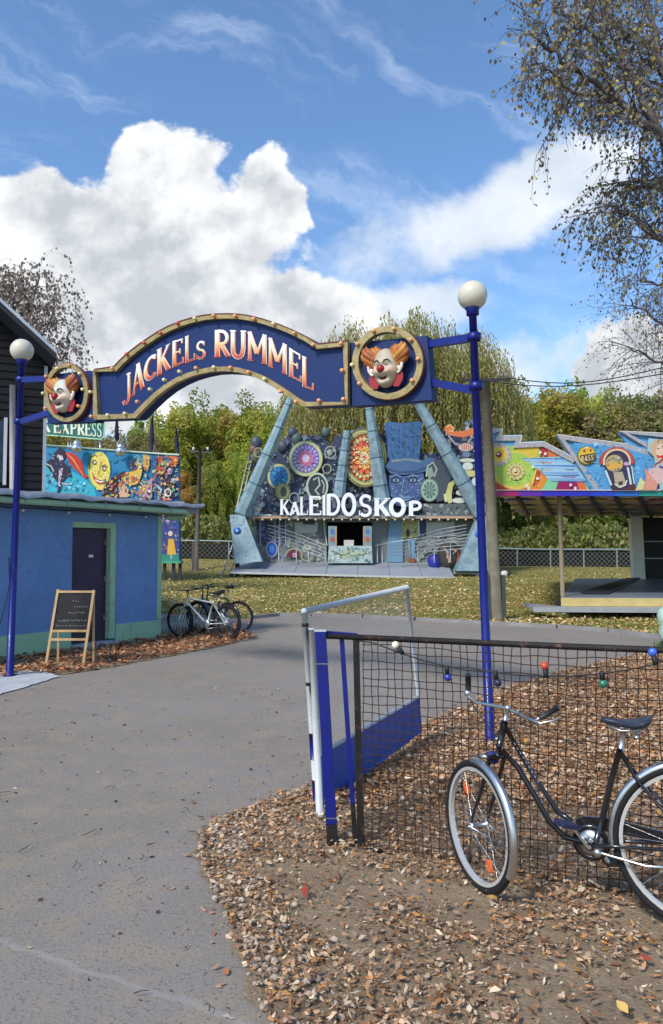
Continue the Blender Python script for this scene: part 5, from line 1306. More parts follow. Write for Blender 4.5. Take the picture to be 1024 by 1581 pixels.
# letters
KL = [('K', 434, 449, 796.5, 773), ('A', 448.5, 465, 797, 777), ('L', 464, 477, 797, 769), ('E', 477, 497, 797, 768), ('I', 496, 505.5, 797, 767), ('D', 503, 526, 797, 765), ('O', 526.5, 549.5, 797.5, 764), ('S', 551.5, 574.5, 798, 767), ('K', 575, 600.5, 798, 771), ('O', 598, 624, 798, 772), ('P', 627, 650, 798, 776)]
wl = mat('white_letter', (.80, .80, .82), .45, var=.05)
for ch, x0, x1, yb_, yt_ in KL:
    mb = MB(); px_letter(mb, fk, ch, x0, x1, yb_, yb_, yt_, yt_, lambda y: (1, 1, 1), 1.06, ws=1.02, thick=.10, dn=.004); part(mb, 'letter', wl, FH)
mb = MB(); fbz(mb, 452, 456, 795, 791, 1.0, 1.05); part(mb, 'letter_ornament', wl, FH)
# lower wall
low_poly = [(388, 872), (388, 800), (745, 802), (745, 872)]
mb = MB(); mb.cur = (.16, .18, .17)
for x0, x1 in ((388, 505), (575, 745)): fbz(mb, x0, x1, 872, 803, -.25, 0)
fbz(mb, 505, 575, 806, 803, -.25, 0)
lw = part(mb, 'lower_wall', paintm, FH)
pt = Paint(fk, .01, .0012)
pt.specks([(392, 803), (503, 803), (503, 866), (392, 866)], 200, 2, 7, [(.20, .22, .20), (.30, .33, .30), (.10, .12, .14), (.26, .30, .22), (.14, .16, .24)])
pt.specks([(640, 803), (700, 803), (712, 866), (640, 866)], 170, 2, 7, [(.30, .33, .28), (.40, .42, .38), (.16, .18, .18), (.26, .30, .24)])
pt.p([(396, 803), (442, 803), (440, 838), (400, 840)], (.035, .05, .12)); pt.specks([(398, 805), (440, 805), (438, 836), (402, 838)], 60, 1.5, 5, [(.05, .08, .22), (.02, .02, .05), (.12, .14, .28), (.20, .12, .10)])
for x in (402, 425, 432, 441): pt.rib([(x, 803), (x + .5, 842)], 1.4, (.42, .44, .46))
for y in (812, 822, 830): pt.rib([(420, y), (443, y)], 1.2, (.40, .40, .50))
pt.p([(455, 806), (492, 806), (490, 822), (456, 824)], (.38, .40, .38)); pt.p([(468, 805), (487, 805), (486, 810), (468, 810)], (.04, .05, .06)); pt.p([(492, 803), (503, 803), (505, 834), (498, 826)], (.10, .13, .10)); pt.rib([(500, 803), (502, 822), (505, 842)], 1.6, (.55, .55, .50))
pt.p([(660, 806), (702, 806), (700, 828), (658, 830)], (.42, .44, .40)); pt.specks([(660, 806), (702, 806), (700, 828), (658, 830)], 40, 1, 3, [(.30, .33, .30), (.52, .54, .48)])
pt.p([(601, 803), (622, 803), (622, 868), (596, 868)], (.14, .26, .38)); pt.p([(620, 803), (646, 803), (645, 829), (620, 832)], (.36, .35, .13)); pt.specks([(620, 803), (646, 803), (645, 829), (620, 832)], 60, 1, 3, [(.44, .43, .20), (.26, .27, .12), (.16, .18, .12)]); pt.p([(647, 803), (658, 803), (658, 824), (648, 826)], (.03, .04, .10)); pt.rib([(646, 803), (646.5, 828)], 2, (.60, .60, .56)); pt.rib([(659, 803), (658.5, 826)], 1.5, (.50, .50, .46))
pt.p(ell(629.5, 823, 3.2, 6, 14), (.06, .03, .02)); pt.p([(629, 832), (641, 832), (639, 866), (634, 866), (631, 850)], (.16, .30, .42)); pt.rib([(633, 836), (635, 864)], 1.5, (.02, .03, .05)); pt.p([(629, 862), (640, 862), (641, 868), (629, 868)], (.22, .08, .04))
pt.p(ell(420, 848, 8, 11, 20), (.03, .09, .42)); ring(420, 848, 9.5, 12.5, 2, (.28, .32, .36)); pt.p(ell(420, 847, 4, 6, 14), (.05, .20, .55))
pt.p(ell(454, 860, 11, 11, 20, 0, 180), (.14, .02, .06)); pt.rib(ell(454, 860, 13, 13, 20, 0, 180), 2, (.34, .32, .16)); pt.p(ell(455, 857, 3, 3.5, 12), (.62, .50, .45)); pt.p(ell(455, 857, 1.5, 2, 10), (.40, .05, .05))
pt.rib(ell(474, 855, 10, 12, 16, 180, 360), 3, (.14, .17, .12)); pt.rib(ell(474, 858, 8, 8, 16, 180, 360), 2.5, (.26, .30, .20))
part(pt.mb, 'painted_scenery', paintm, lw)
# dark interior recess and ticket booth
mb = MB(); mb.cur = (.02, .02, .022)
fbz(mb, 497, 583, 874, 800, -3.0, -2.9); fbz(mb, 503, 505, 872, 803, -2.9, -.251); fbz(mb, 575, 577, 872, 803, -2.9, -.251); fbz(mb, 503, 577, 803, 802, -2.9, -.251); part(mb, 'recess', mat('dark_interior', (.015, .015, .017), .9), FH)
BO = part(MB().add([fk.Q(x, y, .5 + o) for o in (0, .35) for x, y in ((508, 843), (573, 843), (574, 869), (506, 869))], [(0, 1, 2, 3), (7, 6, 5, 4), (0, 4, 5, 1), (1, 5, 6, 2), (2, 6, 7, 3), (3, 7, 4, 0)]), 'ticket_booth', mat('booth_pale', (.36, .44, .44), .6, var=.2, vs=2), FH)
pt = Paint(fk, .86, .005)
pt.p([(520, 853), (530, 849), (550, 849), (562, 853), (560, 861), (522, 861)], (.40, .44, .28)); pt.rib([(512, 850), (524, 856), (545, 858), (560, 856), (571, 850)], 1.6, (.10, .16, .14)); pt.specks([(509, 845), (572, 845), (572, 867), (508, 867)], 90, 1, 3, [(.20, .34, .32), (.55, .60, .56), (.10, .20, .20), (.46, .50, .34)])
part(pt.mb, 'painted_scroll', paintm, BO)
for x0, x1 in ((507, 520), (560, 573)):
    mb = MB(); mb.add([fk.Q(x, y, .5 + o) for o in (0, .3) for x, y in ((x0, 813), (x1, 813), (x1, 843), (x0, 843))], [(0, 1, 2, 3), (7, 6, 5, 4), (0, 4, 5, 1), (1, 5, 6, 2), (2, 6, 7, 3), (3, 7, 4, 0)])
    pr = part(mb, 'booth_pillar', mat('booth_side', (.20, .26, .30), .6), BO)
    pt = Paint(fk, .81, .004); pt.p(ell((x0 + x1) / 2, 821, 3, 4), (.05, .16, .40)); pt.p(ell((x0 + x1) / 2, 833, 3, 4), (.45, .09, .05)); pt.rib([(x1 - 1 if x0 < 530 else x0 + 1, 814), (x1 - 1 if x0 < 530 else x0 + 1, 842)], 1.6, (.50, .30, .12)); part(pt.mb, 'painted_scroll', paintm, pr)
mb = MB(); mb.add([fk.Q(x, y, .3 + o) for o in (0, .2) for x, y in ((531, 834), (546, 834), (546, 843), (531, 843))], [(0, 1, 2, 3), (7, 6, 5, 4), (0, 4, 5, 1), (1, 5, 6, 2), (2, 6, 7, 3), (3, 7, 4, 0)]); part(mb, 'counter_notice', mat('pale_notice', (.5, .48, .44), .7), BO)
# slanting tubes: square box beams with rivet collars and flared feet
tubem = mat('tube_steel_blue', (.24, .34, .38), .45, .15, var=.22, vs=1.3, bump=.1, bs=6, dirt=((.11, .17, .21), 2.2, .48, .6))
ribm = mat('tube_band', (.05, .11, .16), .5)
def tube4(x0, y0, w0, x1, y1, w1, n0, n1, parent=FH):
    """chamfered box beam"""
    A_ = fk.Q(x0, y0) + fk.n * n0; B_ = fk.Q(x1, y1) + fk.n * n1; s = 40 / F; d = (B_ - A_).normalized(); a = d.cross(Vector((0, 1, 0))).normalized(); b = a.cross(d)
    vs = []; k = 8
    for o, w in ((A_, w0 * s), (B_, w1 * s)):
        for i in range(k): t = math.pi * (i + .5) / 4; vs.append(o + a * w * .54 * math.cos(t) + b * w * .54 * math.sin(t))
    mb = MB(); mb.add(vs, [(i, i + k, (i + 1) % k + k, (i + 1) % k) for i in range(k)] + [tuple(range(k)), tuple(range(2 * k - 1, k - 1, -1))])
    o = part(mb, 'slanting_tube', tubem, parent)
    for t in (.12, .30, .52, .75, .995):
        mb = MB()
        p = A_.lerp(B_, t); w = lerp(w0, w1, t) * s * .556; vs = []
        for dd in (-.03, .03):
            for i in range(k): q = math.pi * (i + .5) / 4; vs.append(p + d * dd + a * w * math.cos(q) + b * w * math.sin(q))
        mb.add(vs, [(i, i + k, (i + 1) % k + k, (i + 1) % k) for i in range(k)])
        part(mb, 'band', ribm, o)
    return o
tube4(457, 612, 9, 378, 797, 24, 1.6, 1.2); tube4(566, 615, 10, 593, 797, 26, .9, .45); tube4(626, 610, 12, 736, 796, 24, 1.9, 1.3)
tube4(536, 668, 11, 523, 770, 19, .6, .5)
def foot(pts, n0, n1, badge):
    P_ = [fk.Q(x, y) + fk.n * n for (x, y), n in zip(pts, (n1, n1, n0, n0))]
    mb = MB(); mb.prism(P_, Vector((0, .9, 0))); o = part(mb, 'tube_foot', tubem, FH)
    c = fk.Q(badge[0], badge[1]) + fk.n * lerp(n1, n0, .30); mb = MB(); mb.lathe(c - fk.n * -.02, [(.0, .09), (.10, .085), (.185, .06), (.19, 0)], 20, fk.n); part(mb, 'badge', mat('badge_blue', (.02, .11, .48), .4), o)
    mb = MB(); mb.sphere(c + fk.n * .10, (.09, .03, .09), 10, 6); part(mb, 'badge_mark', mat('badge_pale', (.35, .50, .70), .5), o)
    mb = MB()
    for i in range(16): 
        t = random.random(); q = P_[0].lerp(P_[3], t).lerp(P_[1].lerp(P_[2], t), random.uniform(.15, .85)); mb.sphere(q - Vector((0, .01, 0)), .022, 6, 4)
    part(mb, 'rivets', mat('rivet_dark', (.08, .13, .17), .5), o)
foot([(361, 797), (383, 797), (411, 866), (371, 869)], 2.2, 1.6, (373, 821)); foot([(731, 798), (750, 798), (746, 880), (693, 880)], 2.2, 1.6, (729, 826))
# stage: pale steel plates ramping down to the grass
stg = mat('stage_plate', (.34, .36, .40), .5, .3, var=.12, vs=1, dirt=((.26, .26, .27), 2, .55, .6))
zf = zt(0, 37.1) 
SA, SBk = at(372, 867, 40.2), at(690, 867, 40.2); FA, FB = at(356, 883, 37.2), at(703, 892, 36.6)
mb = MB(); n = 7
for i in range(n):
    t0, t1 = i / n, (i + .985) / n; mb.prism([SA.lerp(SBk, t0), SA.lerp(SBk, t1), FA.lerp(FB, t1), FA.lerp(FB, t0)], (0, 0, -.06))
part(mb, 'stage_ramp', stg, FH)
mb = MB(); mb.prism([SA + Vector((0, 0, .0)), SBk, SBk + Vector((0, 3.5, 0)), SA + Vector((0, 3.5, 0))], (0, 0, -.05)); part(mb, 'stage_floor', stg, FH)
mb = MB(); mb.beam(FA + Vector((0, -.02, -.03)), FB + Vector((0, -.02, -.03)), .05, .10); part(mb, 'stage_edge', mat('stage_edge_pale', (.50, .51, .50), .6, .2), FH)
mb = MB()
for t in (.0, .25, .5, .75, .97):
    p = FA.lerp(FB, t) + Vector((0, .4, -.08)); zg = zt(p.x, p.y); mb.beam(p, Vector((p.x, p.y, zg)), .18, .18)
    p = SA.lerp(SBk, t) + Vector((0, .1, -.06)); mb.beam(p, Vector((p.x, p.y, zt(p.x, p.y))), .2, .2)
part(mb, 'stage_supports', mat('dark_steel', (.03, .03, .035), .6), FH)
mb = MB(); mb.prism([at(700, 881, 38.4), at(762, 881, 38.4), at(762, 884, 38.0), at(700, 884, 38.0)], (0, 0, -.05)); mb.beam(at(737, 884, 38.2), Vector((at(737, 884, 38.2).x, 38.2, zt(8, 38))), .25, .25); part(mb, 'side_platform', stg, FH)
# railings and round figures on stage
ralm = mat('rail_grey', (.36, .38, .40), .5, .4)
mb = MB()
for (x0, x1, ya, yb2) in ((418, 503, 812, 842), (600, 718, 838, 826), (640, 712, 828, 812)):
    mb = MB()
    for k in range(5): mb.tube([fk.Q(x0, ya + k * 5, 1.6), fk.Q((x0 + x1) / 2, (ya + yb2) / 2 + k * 5.4 - 2, 1.7), fk.Q(x1, yb2 + k * 5, 1.6)], .018, 5)
    part(mb, 'railing', ralm, FH)
mb = MB()
for x, yt2 in ((434, 812), (460, 820), (478, 828), (503, 838), (580, 838), (587, 836), (640, 832), (664, 828), (688, 824)): mb.tube([fk.Q(x, yt2, 1.65), fk.Q(x, 868, 1.65)], .025, 6)
mb.tube([fk.Q(577, 843, 1.7), fk.Q(600, 838, 1.7), fk.Q(640, 832, 1.7)], .03, 6)
part(mb, 'railing', ralm, FH)
mb = MB(); mb.cur = (.06, .045, .04); mb.sphere(fk.Q(688, 856, 1.2), (.62, .3, .68), 18, 12); hd = part(mb, 'round_head', paintm, FH)
pt = Paint(fk, 1.51, .004); pt.rib([(678, 845), (685, 853), (684, 862)], [2, 4, 2], (.42, .32, .30)); pt.rib([(690, 846), (697, 851), (692, 855)], [2, 4, 2], (.34, .34, .26)); pt.rib([(686, 858), (687, 868)], [3, 4], (.40, .22, .14)); pt.rib([(697, 848), (701, 856), (698, 866)], 2, (.36, .05, .04)); part(pt.mb, 'painted_scroll', paintm, hd)
mb = MB(); mb.cur = (.02, .03, .30); mb.sphere(fk.Q(667, 866, 1.1), (.38, .25, .40), 14, 10); part(mb, 'blue_ball', paintm, FH)
mb = MB(); mb.cur = (.03, .03, .035)
for x in (365, 368): mb.beam(at(x, 846, 38.6), Vector((at(x, 880, 38.6).x, 38.6, zt(-5, 38.6))), .12, .12)
part(mb, 'support_post', mat('dark_steel', (0, 0, 0)), FH)
# ladders and light rails
def ladder(p0, p1, w, name, label, rungs=14, m=alu, r=.03):
    p0, p1 = Vector(p0), Vector(p1); a = Vector((1, .15, 0)).normalized() * w / 2
    LD = thing(name, (p0.x, p0.y, p0.z), label, 'ladder'); mb = MB(); mb.tube([p0 - a, p1 - a], r, 6); mb.tube([p0 + a, p1 + a], r, 6); part(mb, 'rails', m, LD); mb = MB()
    for i in range(1, rungs): t = i / rungs; mb.tube([p0.lerp(p1, t) - a, p0.lerp(p1, t) + a], r * .7, 5)
    part(mb, 'rungs', m, LD)
pb = G(348, 874); ladder(pb, at(380, 798, pb.y + .8), .38, 'ladder', 'leaning metal ladder behind the left blue foot of the funhouse', 9)
ladder(at(367, 790, 39.5), at(388, 702, 39.8), .20, 'ladder', 'narrow pale rail ladder rising beside the left slanting tube', 8, m=mat('pale_rail', (.55, .55, .42), .5), r=.028)
mb = MB(); mb.tube([fk.Q(398, 790, .7), fk.Q(406, 745, .7)], .03, 6); mb.tube([fk.Q(386, 790, .7), fk.Q(393, 765, .7)], .03, 6); mb.sphere(fk.Q(397, 786, .72), .1, 8, 6); part(mb, 'prop_rod', mat('pale_rail', (0, 0, 0)), FH)
mb = MB(); mb.cur = (.06, .08, .07)
for (x, y, r) in ((396, 684, .30), (392, 695, .25), (397, 705, .35), (452, 668, .25), (458, 678, .3), (437, 690, .28), (503, 668, .25), (384, 722, .2)): mb.cur = random.choice([(.06, .10, .09), (.14, .07, .06), (.05, .06, .10), (.10, .10, .05)]); mb.sphere(fk.Q(x, y, .1), (r, .15, r * 1.2), 8, 6); part(mb, 'ornament', paintm, FH); mb = MB()

# ================================================================== LEFT DARK RIDE WITH MURAL
fm = Frame((-20, 35.0), (0, 34.4))
MR = thing('dark_ride', (-8.6, 35, zt(-8.6, 35)), 'fairground ride wall with blue mural of a smiling moon behind the flat roof', 'fairground ride')
mpoly = [(50, 686.5), (277, 703), (279, 868), (50, 868)]
mb = MB(); mb.cur = (.02, .15, .28); mb.prism([fm.Q(x, y) for x, y in mpoly], -fm.n * .15); mw = part(mb, 'mural_wall', paintm, MR)
pt = Paint(fm, .01, .0012)
pt.p([(50, 687.5), (235, 701), (235, 775), (50, 775)], (.015, .19, .38)); pt.p([(236, 701), (277, 704), (278, 775), (236, 775)], (.02, .10, .25))
pt.p([(50, 716), (70, 712), (90, 730), (112, 728), (130, 738), (146, 752), (150, 775), (50, 775)], (.03, .36, .52)); pt.specks([(50, 722), (90, 732), (128, 742), (148, 775), (50, 775)], 150, 1, 4, [(.06, .45, .60), (.02, .25, .45), (.02, .08, .20), (.20, .60, .68), (.05, .42, .40)])
pt.specks([(150, 694), (190, 700), (196, 730), (165, 745), (158, 720)], 20, 3, 8, [(.01, .14, .36), (.02, .22, .42)])
# flying figure with red cloak
pt.p([(84, 700), (92, 692), (100, 694), (104, 704), (98, 712), (108, 722), (112, 738), (106, 735), (98, 744), (94, 758), (88, 764), (92, 748), (84, 738), (76, 724), (70, 716), (80, 708)], (.018, .012, .04))
pt.p([(102, 698), (114, 700), (126, 710), (129, 722), (131, 733), (139, 736), (132, 739), (124, 731), (114, 722), (106, 712)], (.48, .03, .02)); pt.rib([(104, 700), (114, 710), (122, 724), (130, 734)], [1, 3, 2.5, 1], (.68, .22, .05)); pt.rib([(106, 708), (116, 718), (126, 731)], 1, (.18, .02, .02))
pt.p([(89, 702), (97, 704), (99, 710), (93, 711)], (.55, .50, .52)); pt.p([(92, 726), (98, 722), (96, 736), (93, 748), (96, 752), (91, 750)], (.60, .45, .55)); pt.rib([(96, 746), (104, 748), (112, 747)], 1.8, (.50, .48, .60)); pt.rib([(72, 716), (80, 720), (84, 728)], 1.8, (.45, .50, .50)); pt.specks([(76, 700), (108, 704), (110, 745), (78, 740)], 46, .8, 2.4, [(.02, .02, .06), (.10, .16, .34), (.42, .40, .46), (.02, .05, .12)])
# moon face
pt.p(ell(154, 726, 17.5, 28.5, 34), (.30, .42, .10)); pt.p(ell(155, 726, 15.5, 27.5, 34), (.72, .60, .14)); pt.specks(ell(155, 724, 14, 25), 60, 1, 4, [(.78, .66, .20), (.66, .50, .10), (.74, .62, .26)])
pt.rib([(143, 706), (148, 702), (151, 706)], 1.5, (.08, .05, .02)); pt.rib([(158, 720), (164, 718), (167, 722)], 1.5, (.10, .06, .02))
for ex, ey in ((147, 714), (162, 724)): pt.p(ell(ex, ey, 3.2, 4, 14), (.12, .07, .03)); pt.p(ell(ex + .4, ey, 1.6, 2, 10), (.75, .70, .60))
pt.rib([(157, 712), (155, 724), (152, 732), (158, 735)], 1.8, (.50, .32, .06)); pt.p([(143, 729), (149, 739), (158, 742), (165, 739), (163, 747), (153, 748), (146, 741)], (.40, .05, .04)); pt.rib([(148, 741), (156, 744.5), (162, 743)], 2, (.80, .75, .68)); pt.p([(149, 749), (163, 749), (160, 757), (150, 756)], (.68, .55, .13)); pt.rib([(142, 700), (139, 712), (139, 724)], 2, (.03, .10, .04))
pt.p([(157, 770), (168, 745), (178, 736), (192, 727), (196, 732), (184, 742), (182, 775)], (.03, .02, .03))
# jostling festival figures on the right half (anonymous shapes)
figs = [(.70, .48, .10), (.62, .14, .05), (.10, .30, .18), (.03, .02, .03), (.60, .55, .50), (.45, .08, .10), (.62, .34, .20), (.05, .12, .30), (.38, .22, .10)]
pt.p([(189, 740), (198, 730), (212, 726), (218, 716), (222, 722), (218, 738), (212, 748), (200, 750)], (.66, .44, .08)); pt.p([(209, 716), (214, 710), (218, 716), (214, 722)], (.68, .56, .38)); pt.rib([(206, 708), (214, 703), (220, 712), (222, 722)], 3, (.10, .30, .34)); pt.p([(222, 702), (231, 704), (232, 718), (228, 728), (222, 722)], (.64, .34, .07)); pt.p([(243, 706), (252, 705), (254, 722), (248, 738), (242, 728)], (.44, .08, .03)); pt.p([(184, 748), (190, 744), (200, 756), (198, 768), (186, 768)], (.60, .38, .24)); pt.p([(214, 758), (228, 744), (236, 738), (236, 768), (216, 768)], (.42, .26, .34)); pt.p([(252, 750), (260, 737), (270, 740), (274, 768), (252, 770)], (.06, .03, .03)); pt.p([(256, 716), (262, 704), (276, 706), (276, 716), (266, 722)], (.62, .17, .05)); pt.rib([(254, 712), (256, 722), (252, 732)], 3, (.14, .38, .12)); pt.p(ell(263, 728, 4, 5), (.44, .34, .40)); pt.rib([(240, 748), (250, 756), (246, 768)], 3, (.40, .55, .66))
pt.specks([(160, 742), (176, 738), (196, 728), (204, 710), (232, 703), (234, 772), (160, 772)], 210, .9, 3.6, figs)
pt.specks([(238, 704), (275, 706), (277, 772), (238, 772)], 160, .9, 3.6, figs)
pt.rib(ell(261, 761, 4.5, 5.5, 16), 1.6, (.72, .70, .72), True); pt.rib([(253, 763), (257, 766), (256, 758)], 1.3, (.70, .68, .72))
# lower strip seen past the corner
pt.p([(245, 776), (278, 776), (279, 868), (245, 868)], (.04, .06, .22)); pt.specks([(246, 780), (278, 780), (278, 860), (246, 860)], 110, .9, 3.4, [(.03, .02, .03), (.10, .12, .36), (.30, .10, .08), (.50, .38, .44), (.04, .10, .14)])
pt.p([(262, 832), (270, 832), (274, 856), (260, 856)], (.66, .36, .05)); pt.p(ell(265, 824, 3.5, 4), (.66, .50, .42)); pt.p([(247, 856), (278, 856), (279, 867), (247, 867)], (.03, .22, .18)); pt.rib([(266, 856), (266.5, 863)], 1.5, (.60, .42, .32))
part(pt.mb, 'mural', paintm, mw)
mb = MB(); mb.tube([fm.Q(50, 686, .03), fm.Q(235, 700, .03), fm.Q(277, 702.5, .03)], .05, 6); part(mb, 'top_rail', mat('pale_green_trim', (.42, .55, .46), .5), MR)
mb = MB(); mb.prism([fm.Q(250, 866, .25), fm.Q(281, 866, .25), fm.Q(281, 869.5, .25), fm.Q(250, 869.5, .25)], -fm.n * .6); part(mb, 'step_board', mat('green_board', (.06, .30, .18), .6), MR)
mb = MB()
for x in (254, 268, 278): p = fm.Q(x, 869, -.05); mb.beam(p, Vector((p.x, p.y, zt(p.x, p.y))), .14, .14)
part(mb, 'support', mat('dark_steel', (0, 0, 0)), MR)
mb = MB(); ru = fm.Q(283, 774, .0); mb.beam(fm.Q(245, 776.5, .1), fm.Q(287, 777, .1), .5, .1); part(mb, 'canopy_edge', slate, MR)
def solid_rect(fr2, pts, n, th): mb = MB(); mb.prism([fr2.Q(x, y, n) for x, y in pts], -fr2.n * th); return mb
# sign
sgn_pts = [(30, 636), (159, 648), (163, 652), (162, 673), (157, 678.5), (30, 668)]
SGm = MB(); SGm.cur = (.012, .13, .13); SGm.prism([fm.Q(x, y, .10) for x, y in sgn_pts], -fm.n * .1); sg_ = part(SGm, 'name_sign', paintm, MR)
mb = MB(); mb.cur = (.36, .62, .40); rib3(mb, fm, [(29, 635), (159.5, 647), (164, 651.5), (163, 674), (157.5, 679.7), (29, 669.3)][::1], 1.7, .135, .04); part(mb, 'sign_border', paintm, sg_)
mb = MB(); cl = ramp([(0, (.70, .72, .50)), (.5, (.72, .74, .60)), (1, (.50, .70, .40))])
for ch, x0, x1 in (('E', 84, 96), ('X', 97, 109), ('P', 110, 121), ('R', 121, 133), ('E', 132.5, 143), ('S', 143, 150.5), ('S', 151, 159)):
    yb0 = 669.0 + (x0 - 84) * .085; px_letter(mb, fm, ch, x0, x1, yb0, yb0 + 1, yb0 - 21, yb0 - 20, cl, .12, ws=1.12, dn=.003)
px_letter(mb, fm, 'K', 66, 80, 667.5, 668.5, 645, 646.5, cl, .12, ws=1.1, dn=.003)
part(mb, 'lettering', paintm, sg_)
mb = MB()
for x in (106, 110, 155): mb.tube([fm.Q(x, 676, .02), fm.Q(x, 694, .02)], .04, 6)
part(mb, 'sign_post', alu, MR)
for i, (x, y) in enumerate(((125, 690), (192, 695))):
    L_ = thing('stage_lamp', fm.Q(x, y, .5), ('left' if i == 0 else 'right') + ' hand silver lamp hanging at the top edge of the moon mural', 'lamp', 'silver lamps over the mural')
    c = fm.Q(x, y + 4, .5); mb = MB(); mb.sphere(c, .24, 16, 10); part(mb, 'bowl', mat('lamp_silver', (.70, .71, .74), .18, .9), L_)
    mb = MB(); mb.lathe(c + Vector((0, 0, .16)), [(.19, 0), (.20, .06), (.13, .16), (.03, .22)], 16); part(mb, 'cap', chrome, L_)
    mb = MB(); mb.tube([c + Vector((0, 0, .38)), c + Vector((-.05, 0, .50)), fm.Q(x - 3, y - 12, .02)], .02, 5); part(mb, 'arm', alu, L_)
for i, (x, yt3, yb3, fx) in enumerate(((181, 640, 694, 0), (236, 636, 700, -2), (273, 657, 703, 1.5))):
    FL = thing('furled_flag', fm.Q(x, yb3, 0), ('leftmost', 'middle', 'rightmost')[i] + ' of three dark furled flags standing on the mural wall', 'flag', 'furled flags on the mural wall')
    mb = MB(); mb.tube([fm.Q(x, 705, -.08), fm.Q(x, yt3, -.08)], .035, 6); part(mb, 'pole', mat('pale_rail', (0, 0, 0)), FL)
    mb = MB(); mb.tube([fm.Q(x + fx * .1 - .8, yt3 + 4, .0), fm.Q(x + fx * .2 - 1, lerp(yt3, yb3, .4), .0), fm.Q(x + fx * .6 - .4, lerp(yt3, yb3, .7), .0), fm.Q(x + fx * 1.2, yb3 - (14 if i == 0 else 2), 0)], [.02, .09, .12, .05], 7); part(mb, 'cloth', mat('black_cloth', (.02, .02, .05), .9), FL)

# ================================================================== RIGHT RIDE: PAINTED CANOPY
fc = Frame((5, 18.7), (16, 18.7))
CN = thing('canopy_ride', (9.5, 22, zt(9.5, 22)), 'open fairground ride with zigzag painted canopy front showing a jukebox', 'fairground ride')
sky_b = (.10, .33, .58)
out_p = [(762, 762), (757, 700), (757, 661), (776, 661), (773, 672), (806, 671), (804, 682), (840, 681), (880, 702), (860, 672), (900, 677), (968, 685), (956, 666), (1050, 669), (1090, 660), (1130, 690), (1130, 762)]
mb = MB(); mb.cur = sky_b; mb.prism([fc.Q(x, y) for x, y in out_p], -fc.n * .12); cf = part(mb, 'canopy_front', paintm, CN)
pt = Paint(fc, .01, .0006)
pt.p([(758, 690), (800, 688), (842, 690), (880, 712), (910, 757), (762, 757)], (.34, .48, .08)); pt.p([(758, 740), (780, 752), (850, 757), (762, 757)], (.45, .06, .02))
pt.p([(795, 690), (832, 690), (828, 706), (800, 706)], (.66, .46, .05)); pt.p([(832, 690), (842, 690), (862, 704), (834, 706)], (.40, .03, .03)); pt.p([(846, 694), (866, 704), (846, 706)], (.64, .16, .04))
pt.p(ell(797, 726, 36, 30, 30), (.64, .48, .08)); pt.p(ell(795, 725, 31, 26, 30), (.34, .50, .08))
pt.p([(826, 745), (832, 725), (845, 735), (842, 748), (833, 757), (815, 757)], (.66, .22, .03)); pt.p([(822, 752), (829, 724), (835, 730), (828, 750)], (.42, .04, .02)); pt.p([(836, 757), (846, 740), (862, 740), (858, 757)], (.20, .52, .28)); pt.p([(858, 757), (862, 744), (900, 744), (904, 757)], (.30, .01, .10)); pt.p([(894, 757), (890, 742), (900, 742), (907, 757)], (.62, .14, .04))
pt.p([(808, 708), (868, 705), (882, 712), (905, 742), (848, 742), (836, 728)], (.30, .50, .62))
for i, (x0, x1, y, w, c) in enumerate(((806, 880, 708, 2.2, (.05, .14, .55)), (808, 885, 711.5, 2, (.22, .40, .66)), (826, 852, 714, 1.8, (.56, .16, .12)), (820, 888, 719, 2.4, (.06, .14, .52)), (824, 890, 722.5, 1.8, (.25, .44, .68)), (836, 850, 725, 1.6, (.64, .30, .10)), (872, 886, 725, 1.6, (.18, .04, .25)), (834, 892, 730, 2.4, (.16, .30, .64)), (838, 895, 733.5, 1.8, (.04, .12, .45)), (866, 888, 736, 1.6, (.28, .03, .20)), (846, 900, 739, 2.4, (.22, .34, .66)), (850, 902, 743, 1.8, (.06, .14, .50)))): pt.rib([(x0, y), (x1, y + .6)], [w * .4, w], c)
for (cx, cy, r0, cols) in ((770, 702, 19, ((.42, .40, .36), (.55, .42, .30), (.70, .55, .05), (.72, .40, .04), (.20, .02, .02))), (796, 728, 14, ((.58, .50, .16), (.50, .52, .22), (.40, .22, .10), (.60, .55, .20), (.18, .03, .02)))):
    for k, c in enumerate(cols): pt.p(ell(cx, cy, r0 * (1 - k * .19), r0 * (1 - k * .19) * .95, 28), c)
    pt.p(ell(cx - 1, cy - 1, 2.4, 1.6, 12), (.8, .78, .7))
    for a in range(0, 360, 30): pt.p(ell(cx + r0 * .88 * math.cos(R(a)), cy - r0 * .84 * math.sin(R(a)), 1, 1, 8), (.10, .08, .10))
pt.specks([(762, 690), (840, 692), (862, 706), (830, 750), (764, 752)], 60, .7, 1.8, [(.12, .40, .20), (.70, .62, .15), (.78, .76, .66), (.10, .10, .04), (.30, .45, .10)])
for (x, y) in ((829, 739), (841, 701), (833, 699), (880, 749), (887, 754), (812, 750), (822, 721), (815, 754)): pt.p(ell(x, y, 2.2, 2.4, 12), (.72, .72, .66)); pt.p(ell(x, y, 1.1, 1.3, 10), (.5, .55, .5))
# blue middle field
B2 = [(884, 684), (1014, 692), (1024, 757), (912, 757), (890, 712)]; pt.p(B2, (.09, .30, .56)); pt.specks(B2, 120, 1, 4, [(.14, .42, .66), (.06, .20, .46), (.26, .56, .74), (.08, .34, .60)]); pt.specks(B2, 40, .6, 1.5, [(.6, .75, .8), (.03, .12, .28)])
